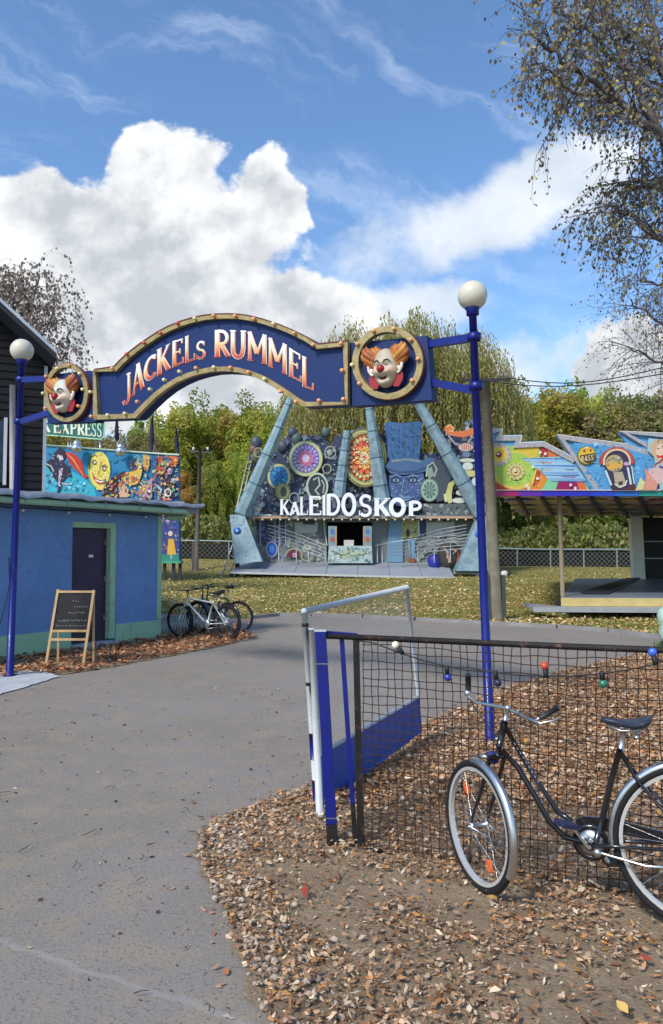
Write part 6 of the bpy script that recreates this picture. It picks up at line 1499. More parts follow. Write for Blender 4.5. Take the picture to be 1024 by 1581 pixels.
# bottle-cap badge with BASS
pt.p(ell(904, 704, 14.5, 14.5, 30), (.10, .12, .03)); pt.p(ell(904, 703.5, 13, 13.2, 30), (.66, .44, .04)); pt.p([(893, 704), (916, 700), (917, 710), (908, 717), (896, 713)], (.08, .04, .02))
mbB = pt.mb
for i, ch in enumerate('BASS'):
    x0 = 895.5 + i * 4.9; px_letter(mbB, fc, ch, x0, x0 + 4.3, 713.5 - i * .8, 712.8 - i * .8, 705.5 - i * .8, 705 - i * .8, lambda y: (.72, .62, .38), pt.n + .004, ws=1.15, dn=.0006)
pt.n += .012; pt.p([(897, 697), (901, 694), (902, 699)], (.35, .04, .02)); pt.p([(907, 696), (911, 693), (910, 698)], (.35, .04, .02)); pt.p(ell(904, 692, 2, 1.5, 10), (.75, .72, .6))
# jukebox
pt.p(ell(950, 714, 27, 22, 30, -10, 190), (.34, .04, .05))
pt.p([(927, 712)] + ell(950, 713, 23, 22, 20, 180, 0) + [(973, 722), (978, 757), (942, 757), (936, 735)], (.05, .03, .08))
pt.rib(ell(950, 714, 20, 19, 22, 195, -15), 3, (.66, .52, .34)); pt.rib(ell(950, 714, 23.5, 21.5, 22, 190, -5), 2.6, (.50, .07, .05)); pt.rib(ell(950, 714, 16.5, 15.5, 22, 200, -20), 1.4, (.04, .03, .03))
pt.p(ell(946, 716, 13.5, 13, 24), (.38, .32, .14)); pt.p([(934, 716), (958, 714), (957, 724), (936, 726)], (.62, .34, .06)); pt.rib([(936, 712), (944, 708), (950, 712), (957, 709)], 2, (.14, .10, .14)); pt.specks(ell(946, 717, 12, 11), 34, .7, 2, [(.10, .06, .05), (.66, .44, .14), (.5, .5, .3), (.16, .20, .28)])
pt.rib([(932, 727), (938, 742), (941, 750)], 3, (.50, .62, .66)); pt.rib([(966, 722), (970, 742), (971, 749)], 3.4, (.42, .58, .60)); pt.rib([(972, 720), (976, 748)], 1.6, (.62, .64, .66)); pt.p(ell(964, 717, 4, 3), (.48, .30, .55)); pt.p([(944, 730), (958, 729), (962, 742), (964, 750), (955, 754), (947, 750)], (.40, .33, .24)); pt.rib([(946, 748), (953, 753), (962, 750), (965, 742)], 1.6, (.70, .68, .58)); pt.p([(951, 745), (959, 743), (958, 749), (953, 750)], (.05, .04, .04)); pt.p([(940, 750), (946, 756), (978, 757), (976, 748), (966, 754), (954, 757)], (.10, .03, .02))
# laughing dancer (anonymous) at the right
pt.p([(998, 678), (1024, 680), (1130, 690), (1130, 757), (1016, 757), (1006, 706), (996, 696)], (.30, .46, .50)); pt.p([(1000, 690), (1008, 680), (1024, 680), (1034, 696), (1030, 712), (1016, 718), (1004, 704)], (.52, .36, .22)); pt.p(ell(1018, 698, 9, 12, 22), (.68, .48, .36)); pt.p([(1009, 703), (1016, 705), (1023, 702), (1020, 708), (1012, 708)], (.55, .03, .03)); pt.rib([(1011, 694), (1015, 693)], 1.2, (.1, .06, .05)); pt.rib([(1019, 692), (1024, 691)], 1.2, (.1, .06, .05)); pt.rib([(1008, 718), (1016, 714), (1022, 706)], 2.4, (.24, .03, .03))
pt.p([(992, 724), (1000, 730), (1014, 740), (1010, 757), (988, 757), (994, 742)], (.60, .26, .18)); pt.p([(996, 728), (1016, 718), (1030, 724), (1028, 745), (1012, 748)], (.62, .40, .38)); pt.specks([(992, 722), (1030, 716), (1060, 757), (990, 757)], 40, .8, 2.6, [(.62, .44, .36), (.40, .12, .10), (.66, .54, .48), (.50, .28, .22)]); pt.p([(978, 757), (985, 738), (992, 745), (989, 757)], (.58, .54, .26)); pt.rib([(1014, 721), (1024, 724), (1040, 722)], 3, (.05, .07, .34))
pt.specks([(1024, 690), (1128, 694), (1128, 755), (1024, 755)], 160, 1.5, 6, [(.60, .14, .05), (.10, .30, .55), (.62, .48, .10), (.40, .05, .10), (.20, .50, .40)])
part(pt.mb, 'canopy_painting', paintm, cf)
# silver zigzag framing
silv = mat('silver_flake_band', (.46, .42, .43), .42, .35, var=.22, vs=12)
mb = MB()
def band(pts, w, n=.05, th=.10):
    rib3(mb, fc, pts, w, n, th, False)
zz = [(757, 662.5), (776, 662.5), (773.5, 673), (806, 672.5), (803, 683.5), (840, 682), (888, 708)]
band(zz[::1], 8); band([(918, 757), (859, 672), (900, 677.5), (968, 686.5), (1008, 698)], 7, .07, .11); band([(1008, 699), (955, 666), (1024, 669), (1130, 674)], 7, .09, .12)
part(mb, 'zigzag_trim', silv, cf)
mb = MB(); band(zz, 1.0, .056, .01); band([(859, 672), (900, 677.5), (968, 686.5)], 1.0, .077, .01); band([(955, 666), (1024, 669), (1130, 674)], 1.0, .097, .01); part(mb, 'white_piping', mat('white_piping', (.75, .72, .72), .5), cf)
mb = MB()
for i, c in enumerate([(.30, .01, .12), (.10, .02, .32), (.03, .02, .42), (.02, .03, .42), (.02, .05, .46), (.02, .12, .48), (.02, .26, .22), (.03, .34, .10), (.10, .40, .06), (.5, .45, .05)]):
    mb.cur = c; x0 = 763 + i * 37; mb.prism([fc.Q(x, y, .06) for x, y in ((x0, 758), (x0 + 36.9, 758), (x0 + 36.9, 766), (x0 + (3 if i == 0 else 0), 766))], -fc.n * .2)
part(mb, 'rainbow_edge', mat('glossy_paint', (1, 1, 1), .3, attr=True, var=.06), cf)
mb = MB(); mb.tube([fc.Q(762, 757.3, .08), fc.Q(1130, 757.3, .08)], .015, 5); part(mb, 'light_strip', mat('pink_strip', (.75, .55, .60), .4), cf)
# ceiling and ribs
z0 = fc.Q(900, 766).z; x0c = fc.Q(775, 766).x; yBk = 31.0; x1c = 17.
mb = MB(); mb.prism([Vector((x0c, 18.85, z0 + .04)), Vector((x1c, 18.85, z0 + .04)), Vector((x1c, yBk, z0 + .10)), Vector((x0c + 3.6, yBk, z0 + .10))], (0, 0, .10)); part(mb, 'canopy_roof', mat('canopy_underside', (.55, .42, .30), .8, var=.3, vs=1.5), CN)
mb = MB()
for p_ in range(800, 1230, 38):
    mb.beam(Vector(((p_ - 512) / F * 18.95, 18.95, z0 - .02)), Vector(((p_ + 17 - 512) / F * 30.6, 30.6, z0)), .09, .12)
part(mb, 'canopy_rib', mat('dark_steel', (0, 0, 0)), CN)
mb = MB()
for i in range(12):
    for j in range(4):
        y = 20.0 + j * 2.8; x = x0c + .5 + i * 1.0 + (y - 18.7) * .30; mb.cur = random.choice([(.10, .14, .40), (.40, .10, .08), (.20, .26, .20), (.50, .36, .10)])
        for sgn in (-1, 1): mb.prism([Vector((x, y, z0 - .005)), Vector((x + sgn * .42, y + .3, z0 - .005)), Vector((x + sgn * .30, y + 1.0, z0 - .005)), Vector((x + sgn * .05, y + .5, z0 - .005))], (0, 0, .02))
part(mb, 'ceiling_painting', paintm, CN)
# deck
dk = mat('deck_grey', (.20, .23, .28), .4, .2, var=.15, vs=1.2); zD = .40
dl = at(866, 922, 18.7); zD = dl.z
mb = MB(); D0 = Vector((dl.x, 18.7, zD)); D1 = Vector((17, 18.1, zD)); D2_ = Vector((17, 31.2, zD)); D3 = at(888, 893, 31.2); D3.z = zD
mb.prism([D0, D1, D2_, D3], (0, 0, -.12)); part(mb, 'deck', dk, CN)
mb = MB(); mb.prism([D0 + Vector((.9, 1.2, .02)), D0 + Vector((1.6, 1.1, .02)), D3 + Vector((2.3, -1.0, .02)), D3 + Vector((1.8, -1.0, .02))], (0, 0, .05)); part(mb, 'track', mat('black_rubber', (0, 0, 0)), CN)
mb = MB(); mb.prism([D0 + Vector((0, -.003, -.02)), D1 + Vector((0, -.003, -.02)), D1 + Vector((0, -.003, -.22)), D0 + Vector((0, -.003, -.22))], (0, -.03, 0)); part(mb, 'kick_board', mat('yellow_pine_board', (.52, .40, .16), .6, var=.15, vs=3), CN)
mb = MB(); q0 = D0 + Vector((-.75, -.2, -.24)); q1 = D1 + Vector((0, -.55, -.24)); mb.prism([D0 + Vector((0, 0, -.225)), D1 + Vector((0, -.033, -.225)), q1, q0, D0 + Vector((-.55, 1.5, -.24))][::-1], (0, 0, -.08)); mb.beam(q0 + Vector((0, 0, -.05)), q1 + Vector((0, 0, -.05)), .05, .12); part(mb, 'step', mat('aluminium_step', (.42, .44, .45), .45, .5, var=.12), CN)
mb = MB()
for x in (7.6, 8.9, 10.4, 12.2, 14):
    mb = MB(); mb.beam(Vector((x, 19.3, zD - .12)), Vector((x, 19.3, 0.02)), .3, .3); part(mb, 'jack_leg', mat('dark_steel', (0, 0, 0)), CN); mb = MB(); mb.beam(Vector((x + 3.5, 29, zD - .12)), Vector((x + 3.5, 29, 0.1)), .3, .3); part(mb, 'jack_leg', mat('dark_steel', (0, 0, 0)), CN)
mb = MB()
mb.prism([Vector((D0.x + .2, 19.7, zD - .13)), Vector((17, 19.7, zD - .13)), Vector((17, 19.7, 0.02)), Vector((D0.x + .2, 19.7, 0.02))], (0, .1, 0))
part(mb, 'chassis', mat('dark_steel', (0, 0, 0)), CN)
mb = MB(); p = at(869, 922, 19.05); mb.tube([Vector((p.x, 19.05, zD)), Vector((at(864, 790, 19.05).x, 19.05, z0 + .04))], .055, 10); part(mb, 'column', mat('weathered_post', (.22, .17, .11), .7), CN)
pc = at(979, 893, 30.4); mb = MB(); mb.beam(Vector((pc.x + .18, 30.4, zD)), Vector((at(981, 805, 30.4).x, 30.4, z0 + .04)), .46, .3, up=(0, 1, 0)); part(mb, 'column', mat('white_column', (.80, .76, .64), .6), CN)
mb = MB(); pa = at(996, 800, 33.2); mb.prism([Vector((pc.x + .45, 30.9, zD)), Vector((17, 30.9, zD)), Vector((17, 30.9, z0)), Vector((pc.x + .45, 30.9, z0))], (0, .1, 0)); bkw = part(mb, 'back_wall', mat('black_panel', (.012, .012, .014), .6), CN)
mb = MB()
for y in (836, 862): a_, b_ = at(994, y, 30.85), at(1100, y, 30.85); mb.beam(a_, b_, .03, .04)
part(mb, 'shelf_edge', mat('rail_grey', (0, 0, 0)), bkw)

# ================================================================== POLES, WIRES, RIVER RAILING
conc = mat('weathered_pole_wood', (.15, .125, .09), .85, var=.25, vs=3, bump=.4, bs=20, dirt=((.16, .20, .13), 3, .5, .4))
ub = G(767, 958); UP = thing('utility_pole', ub, 'thick weathered utility pole with cross arm just behind the tall blue lamp post', 'utility pole')
ut = at(749, 590, ub.y); mb = MB(); mb.tube([ub - Vector((.0, 0, .1)), ub.lerp(ut, .5), ut], [.150, .135, .125], 16); part(mb, 'pole', conc, UP)
mb = MB()
for sx in (-.17, .17): mb.beam(ub + Vector((sx, 0, 0)), ub + Vector((sx * .95, 0, 1.1)), .09, .16)
part(mb, 'brace_stub', mat('dark_stub', (.05, .06, .05), .8), UP)
mb = MB(); ca, cb_ = at(712, 587, ub.y), at(787, 586, ub.y); mb.beam(ca, cb_, .07, .07); part(mb, 'cross_arm', mat('dark_steel', (0, 0, 0)), UP)
for x in (716, 730, 770, 783): mb = MB(); q_ = at(x, 586, ub.y); mb.lathe(q_ + Vector((0, 0, .03)), [(.02, 0), (.05, .03), (.04, .08), (.05, .11), (.01, .14)], 10); part(mb, 'insulator', mat('insulator_brown', (.20, .15, .12), .3), UP)
lb = G(303, 885); LP = thing('utility_pole', lb, 'thin dark utility pole with cross arm on the grass left of the funhouse', 'utility pole')
lt = at(309, 699, lb.y); mb = MB(); mb.tube([lb - Vector((0, 0, .1)), lt + Vector((0, 0, .15))], [.13, .10], 12); part(mb, 'pole', mat('dark_pole_wood', (.11, .09, .08), .85, var=.3, vs=3), LP)
mb = MB(); mb.beam(at(290, 696, lb.y), at(328, 699, lb.y), .09, .09); mb.beam(at(300, 699, lb.y) , at(307, 710, lb.y), .04, .04); mb.beam(at(317, 700, lb.y), at(310, 711, lb.y), .04, .04); part(mb, 'cross_arm', mat('dark_pole_wood', (0, 0, 0)), LP)
mb = MB(); mb.beam(lb + Vector((-.16, 0, 0)), lb + Vector((-.16, 0, 1.6)), .14, .16); part(mb, 'brace_stub', mat('dark_pole_wood', (0, 0, 0)), LP)
for x in (299, 321): mb = MB(); q_ = at(x, 696, lb.y); mb.lathe(q_ + Vector((0, 0, .03)), [(.03, 0), (.08, .03), (.06, .10), (.08, .14), (.01, .18)], 10); part(mb, 'insulator', mat('insulator_white', (.70, .70, .68), .3), LP)
for k, (yA, yB) in enumerate(((583, 574), (585, 580))):
    mb = MB(); a_ = at(783 - k * 50, yA, ub.y); b_ = at(1030, (566, 576)[k], 14.0); b2 = at(1400, (548, 560)[k], 10)
    pts = [a_.lerp(b_, t) - Vector((0, 0, .22 * math.sin(math.pi * t))) for t in [i / 10 for i in range(11)]] + [b2]
    mb.tube(pts, .012, 5); solo(mb, 'overhead_wire', mat('black_rubber', (0, 0, 0)), a_, ('upper', 'lower')[k] + ' black overhead wire running right from the thick utility pole', 'wire', 'overhead wires')
# river railing
def railing(x0, x1, y, label):
    n = int((x1 - x0) / 2.0); RG = thing('river_railing', ((x0 + x1) / 2, y, zt((x0 + x1) / 2, y)), label, 'railing')
    gal = mat('faded_rail_blue', (.28, .33, .36), .5, .4); mb = MB()
    f = lambda x: zt(x, y)
    mb.tube([(x0 + (x1 - x0) * i / 20, y, f(x0 + (x1 - x0) * i / 20) + 1.12) for i in range(21)], .055, 7); part(mb, 'handrail', gal, RG)
    mb = MB()
    for i in range(n + 1): x = lerp(x0, x1, i / n); mb.beam((x, y, f(x)), (x, y, f(x) + 1.1), .07, .07)
    part(mb, 'posts', gal, RG)['kind'] = 'stuff'
    mb = MB(); x = x0
    while x < x1 - .9: 
        for sg in (1, -1):
            xa, xb = (x, x + .9) if sg > 0 else (x + .9, x)
            mb.beam((xa, y + .02 * sg, f(xa) + .08), (xb, y + .02 * sg, f(xb) + .98), .012, .02)
        x += .30
    part(mb, 'lattice', mat('lattice_grey', (.17, .165, .15), .6), RG)
    mb = MB(); mb.prism([(x0, y + .12, f(x0)), (x1, y + .12, f(x1)), (x1, y + .12, f(x1) + 1.0), (x0, y + .12, f(x0) + 1.0)], (0, .03, 0)); part(mb, 'dark_netting', mat('dark_netting', (.010, .012, .010), .9, var=.3), RG)
railing(-13, -4.2, 46.5, 'lattice river railing between the left utility pole and the funhouse')
railing(9.5, 24, 46.5, 'lattice river railing on the dike right of the funhouse')
mb = MB(); p = G(777, 893); KT = thing('tool_trolley', p, 'small dark trolley with white can on the grass right of the thick pole', 'trolley')
mb.tube([p + Vector((-.3, 0, .1)), p + Vector((-.1, 0, .9))], .03, 6); mb.tube([p + Vector((.3, 0, .1)), p + Vector((-.1, 0, .9))], .03, 6); mb.beam(p + Vector((-.35, 0, .22)), p + Vector((.3, 0, .2)), .3, .1); part(mb, 'frame', mat('dark_steel', (0, 0, 0)), KT)
mb = MB(); mb.lathe(p + Vector((.02, -.2, .02)), [(.0, 0), (.16, 0), (.17, .3), (.08, .36), (0, .37)], 14); part(mb, 'can', mat('pale_notice', (0, 0, 0)), KT)
# pale green rounded object at the right edge
p = G(1043, 1000); LB = thing('play_figure', p, 'pale mint green rounded play figure with dark slots at the right edge of the photo', 'play figure')
mint = mat('mint_enamel', (.42, .60, .48), .35, var=.08, vs=5)
mb = MB(); mb.lathe(p, [(.0, .10), (.20, .10), (.24, .16), (.27, .28), (.25, .40), (.28, .46), (.29, .56), (.26, .66), (.18, .72), (0, .74)], 24); bo = part(mb, 'body', mint, LB)
mb = MB(); mb.lathe(p, [(.0, 0), (.26, 0), (.25, .09), (.2, .1)], 20); part(mb, 'base', mat('dark_board', (0, 0, 0)), LB)
for z_, w_ in ((.62, .13), (.50, .16), (.22, .08)): mb = MB(); mb.box(p + Vector((0, -.262, z_)), (w_ * 2, .05, .035)); part(mb, 'slot', mat('dark_board', (0, 0, 0)), bo)
mb = MB()
for k in range(60): a = random.random() * 6.28; r = random.uniform(.15, .42); q_ = p + Vector((r * math.cos(a), r * math.sin(a) - .15, 0)); mb.cur = (.06, .20, .03); mb.poly([q_, q_ + Vector((.03, 0, 0)), q_ + Vector((.03 * math.cos(a), -.02, random.uniform(.1, .2)))])
tag(finish(mb, 'grass_tuft', leafmat('grass_blade')), kind='stuff')

# ================================================================== TREES
barkm = mat('bark', (.10, .08, .06), .9, var=.3, vs=4, bump=.5, bs=15); birchb = mat('birch_bark', (.50, .48, .44), .8, var=.25, vs=3, dirt=((.06, .05, .05), 5, .56, .9)); palebark = mat('pale_trunk', (.34, .30, .24), .85, var=.25, vs=2)
LFm = leafmat('foliage', tr=.45, var=.25)
def crown_mesh(name, nclump, nleaf, rx, rz, zc, ls, pal, parent, base=(0, 0, 0), seed=0, low=.0):
    global rng
    c = rng.normal(size=(nclump, 3)); c /= np.linalg.norm(c, axis=1, keepdims=True); r = rng.random(nclump) ** .45; c *= r[:, None]
    lob = 1 + .22 * np.sin(c[:, 0] * 5 + seed) * np.cos(c[:, 1] * 4 + seed * 2) - .18 * np.clip(c[:, 2], 0, 1) * (np.hypot(c[:, 0], c[:, 1]) > .35)
    c = c * lob[:, None] * np.array([rx, rx, rz]) + np.array([0, 0, zc])
    cs = rng.uniform(.5, 1.1, nclump) * rx * .22
    idx = rng.integers(0, nclump, nleaf); d = rng.normal(size=(nleaf, 3)); d /= np.linalg.norm(d, axis=1, keepdims=True); d *= (rng.random(nleaf) ** .4)[:, None]; d[:, 2] *= 1.35
    Pc = c[idx] + d * cs[idx][:, None]
    keep = Pc[:, 2] > low; Pc = Pc[keep]; idx = idx[keep]
    V, Fq = quads(Pc, rng.uniform(ls * .6, ls * 1.3, len(Pc)), 1.4)
    cc = np.array(pal)[rng.integers(0, len(pal), nclump)] * rng.uniform(.82, 1.20, (nclump, 1)); C = cc[idx] * rng.uniform(.80, 1.25, (len(Pc), 1))
    return np_mesh(name, V, Fq, np.repeat(np.clip(C, 0, 1), 4, 0), LFm, parent, base), c
def limbs(mb, base, top, r0, targets, n=7, seed=1, crook=.25):
    rd = random.Random(seed); base = Vector(base); top = Vector(top); P_ = []
    k = 8
    for i in range(k + 1):
        t = i / k; P_.append(base.lerp(top, t) + Vector((rd.gauss(0, crook) * t * .5, rd.gauss(0, crook) * t * .5, 0)))
    mb.tube(P_, [r0 * (1 - .88 * i / k) for i in range(k + 1)], 9)
    for tg in targets:
        tg = Vector(tg); t = min(.85, max(.25, (tg.z - base.z) / (top.z - base.z) - .22)); i = t * k; s = P_[int(i)].lerp(P_[min(k, int(i) + 1)], i - int(i)); m = s.lerp(tg, .5) + Vector((rd.gauss(0, crook), rd.gauss(0, crook), .15 * (tg - s).length))
        mb.tube([s, s.lerp(m, .5) + Vector((0, 0, .1)), m, m.lerp(tg, .5), tg], [r0 * .38 * (1 - t * .6), r0 * .28 * (1 - t * .6), r0 * .18, r0 * .1, r0 * .04], 6)
GREENS = [[(.26, .32, .07), (.32, .38, .08), (.21, .27, .06), (.38, .38, .10)], [(.38, .40, .07), (.46, .45, .09), (.31, .35, .07), (.50, .45, .12)], [(.19, .26, .06), (.25, .31, .08), (.16, .22, .05)], [(.52, .40, .10), (.54, .32, .09), (.44, .38, .10), (.56, .38, .12)], [(.34, .31, .13), (.38, .33, .16), (.29, .29, .11)]]
KINDS = ['dark green bushy', 'yellow green', 'deep green dense', 'golden autumn', 'brownish thinning']
protos = []
for k in range(5):
    t = thing('tree', (0, 0, 0), 'x', 'tree', 'trees beyond the river railing')
    o_, cl_ = crown_mesh('crown', 190, 32000 if k != 4 else 19000, 3.3, 5.5, 6.8, .155, GREENS[k], t, seed=k, low=1.0)
    mb = MB(); limbs(mb, (0, 0, -.3), (0, 0, 11), .24, [tuple(cl_[i]) for i in range(0, 190, 9)], seed=k + 3); tr_ = part(mb, 'trunk', palebark if k in (0, 1, 4) else barkm, t)
    protos.append(t)
# (px, top py, depth, kind, width factor)
FT = [(-60, 640, 62, 0, 1.1), (20, 655, 58, 2, 1.1), (95, 640, 66, 1, 1.1), (150, 642, 70, 4, 1.1), (205, 640, 60, 4, 1.0), (240, 634, 68, 0, 1.05), (275, 612, 64, 1, 1.0), (310, 604, 72, 0, 1.1), (345, 616, 66, 1, .9), (372, 606, 74, 0, 1.1), (402, 612, 64, 1, .95), (430, 618, 70, 4, 1.0), (282, 722, 54, 3, .75), (252, 690, 55, 1, .6), (330, 700, 54, 0, .7), (370, 690, 55, 1, .7), (410, 700, 54, 2, .7),
      (470, 640, 72, 0, 1.1), (520, 640, 74, 2, 1.1), (575, 636, 72, 1, 1.1), (630, 630, 74, 0, 1.1), (690, 615, 72, 1, 1.1), (740, 600, 70, 2, 1.1), (785, 596, 66, 1, 1.0), (815, 588, 72, 0, 1.1), (850, 582, 64, 1, 1.05), (888, 592, 70, 0, 1.1), (918, 588, 66, 1, .95), (945, 598, 62, 0, 1.0), (985, 578, 60, 4, 1.1), (1020, 584, 66, 4, 1.2), (1060, 590, 60, 2, 1.2), (1110, 590, 64, 0, 1.2),
      (790, 690, 54, 2, .8), (840, 680, 53, 0, .75), (900, 685, 55, 0, .8), (955, 680, 54, 2, .85), (1010, 690, 56, 4, .8), (1070, 690, 54, 0, .8), (700, 700, 55, 2, .8)]
used = set(); PLACE = {}
seen = {}
for i, (px, py, Y, k, wf) in enumerate(FT):
    tr = protos[k] if k not in used else copy_tree(protos[k]); used.add(k)
    b = at(px, 850, Y); z = zt(b.x, Y); top_z = at(px, py, Y).z; s = (top_z - z) / 12.4
    tr.location = (b.x, Y, z); tr.scale = (s * wf, s * wf, s); tr.rotation_euler = (0, 0, random.random() * 6.28)
    where = 'behind the mural ride' if px < 230 else 'between the mural wall and the funhouse' if px < 440 else 'rising behind the funhouse' if px < 750 else 'behind the zigzag canopy' if px < 940 else 'far right behind the canopy'
    h = 'tall' if py < 650 else 'low'
    lb_ = f'{h} {KINDS[k]} tree {where}'
    seen.setdefault(lb_, []).append(tr)
ORD = {2: ['left', 'right'], 3: ['leftmost', 'middle', 'rightmost'], 4: ['leftmost', 'second from left', 'third from left', 'rightmost']}
for lb_, L_ in seen.items():
    L_.sort(key=lambda o: o.location.x / o.location.y)
    for j, o in enumerate(L_): o['label'] = lb_ if len(L_) == 1 else lb_ + ', ' + (ORD.get(len(L_), [str(q) + 'th from left' for q in range(1, 30)])[j] + (' one' if len(L_) < 5 else '')); o['group'] = 'trees beyond the river railing'
# far mass of wood closing the view
n = 42000; x = rng.uniform(-75, 75, n); y = rng.uniform(78, 84, n); z = rng.random(n) ** .8 * (11.5 + 2 * np.sin(x * .35) + 1.5 * np.sin(x * .93 + 1)) + .6
V, Fq = quads(np.stack([x, y, z], 1), rng.uniform(.4, .9, n), 1.3); C = pick([(.22, .27, .07), (.27, .29, .08), (.32, .30, .10), (.17, .21, .06)], n, .25)
tag(np_mesh('far_wood', V, Fq, np.repeat(C, 4, 0), LFm), kind='stuff')
# thicket and reeds behind the railing
n = 52000; x = rng.uniform(-32, 36, n); y = rng.uniform(49, 54.5, n); hh = .9 + 1.9 * vnoise(x, y, .45, 21) + .8 * vnoise(x, y, 1.4, 22); z = np.array([zt(a, b) for a, b in zip(x, y)]) + rng.random(n) ** .7 * hh
V, Fq = quads(np.stack([x, y, z], 1), rng.uniform(.10, .24, n), 2.2, tilt=1.6); C = pick([(.20, .23, .06), (.28, .28, .09), (.33, .30, .12), (.13, .18, .05), (.38, .34, .16)], n, .2)
tag(np_mesh('thicket', V, Fq, np.repeat(C, 4, 0), LFm), kind='stuff')

# weeping willow behind the funhouse
WB_ = Vector((5.0, 51, zt(5, 51))); WT = thing('willow_tree', WB_, 'tall weeping willow with drooping yellow green strands behind the funhouse', 'tree')
Vs, Cs = [], []; mbt = MB(); rd = random.Random(4)
tops = []
SP = []
for i in range(30):
    a = rd.random() * 6.283; r = 7.4 * math.sqrt(rd.random()); xx = r * math.cos(a) * 1.08; y_ = r * math.sin(a) * .6
    edge = 1 - (abs(xx) / 8.3) ** 2.4 * .45; zz = (15.2 * edge + rd.uniform(-1.2, .6)) - .05 * xx; tops.append(Vector((xx, y_, max(7, zz - 1.0))))
limbs(mbt, WB_ - Vector((0, 0, .5)), WB_ + Vector((.5, 0, 10.5)), .62, [WB_ + t for t in tops], seed=9, crook=.5)
strands = []
for i in range(3200):
    a = rd.random() * 6.283; r = 8.0 * rd.random() ** .5; xx = r * math.cos(a) * 1.06; y_ = r * math.sin(a) * .62
    lob = .35 * math.sin(xx * 1.3 + 1) + .3 * math.sin(xx * 3.1)
    z0_ = 15.6 - 4.6 * (abs(xx) / 8.5) ** 2.6 + lob - rd.random() ** 2 * 5.0 + (.5 if rd.random() < .2 else 0)
    ln = rd.uniform(2.0, 6.5) if z0_ > 9 else rd.uniform(1.5, 4)
    strands.append((xx, y_, z0_, min(ln, z0_ - 1.2), rd.random()))
allP, allD, allC = [], [], []
for (xx, y_, z0_, ln, h) in strands:
    m = int(ln / .13); t = np.linspace(0, 1, m); out = np.array([xx, y_]) / (math.hypot(xx, y_) + .1)
    bend = (1 - np.exp(-t * 5)) * .55; sw = .12 * np.sin(t * 4 + h * 9)
    px_ = xx + out[0] * bend + sw; py_ = y_ + out[1] * bend; pz = z0_ + .25 * np.sin(t * 3.14) * np.exp(-t * 3) - t * ln
    P_ = np.stack([px_, py_, pz], 1) + rng.normal(size=(m, 3)) * .05; allP.append(P_); D = np.stack([rng.normal(size=m) * .35, rng.normal(size=m) * .35, -np.ones(m)], 1); allD.append(D)
    pal = [(.40, .43, .14), (.48, .47, .17), (.32, .36, .11), (.54, .50, .21), (.35, .38, .14)][int(h * 5) % 5]; allC.append(np.clip(np.array(pal) * rng.uniform(.7, 1.3, (m, 1)), 0, 1))
P_ = np.concatenate(allP) + np.array(WB_); D = np.concatenate(allD); C = np.concatenate(allC)
V, Fq = quads(P_, rng.uniform(.055, .11, len(P_)), 3.2, dirs=D); np_mesh('crown', V, Fq, np.repeat(C, 4, 0), LFm, WT, WB_)
part(mbt, 'trunk', barkm, WT)

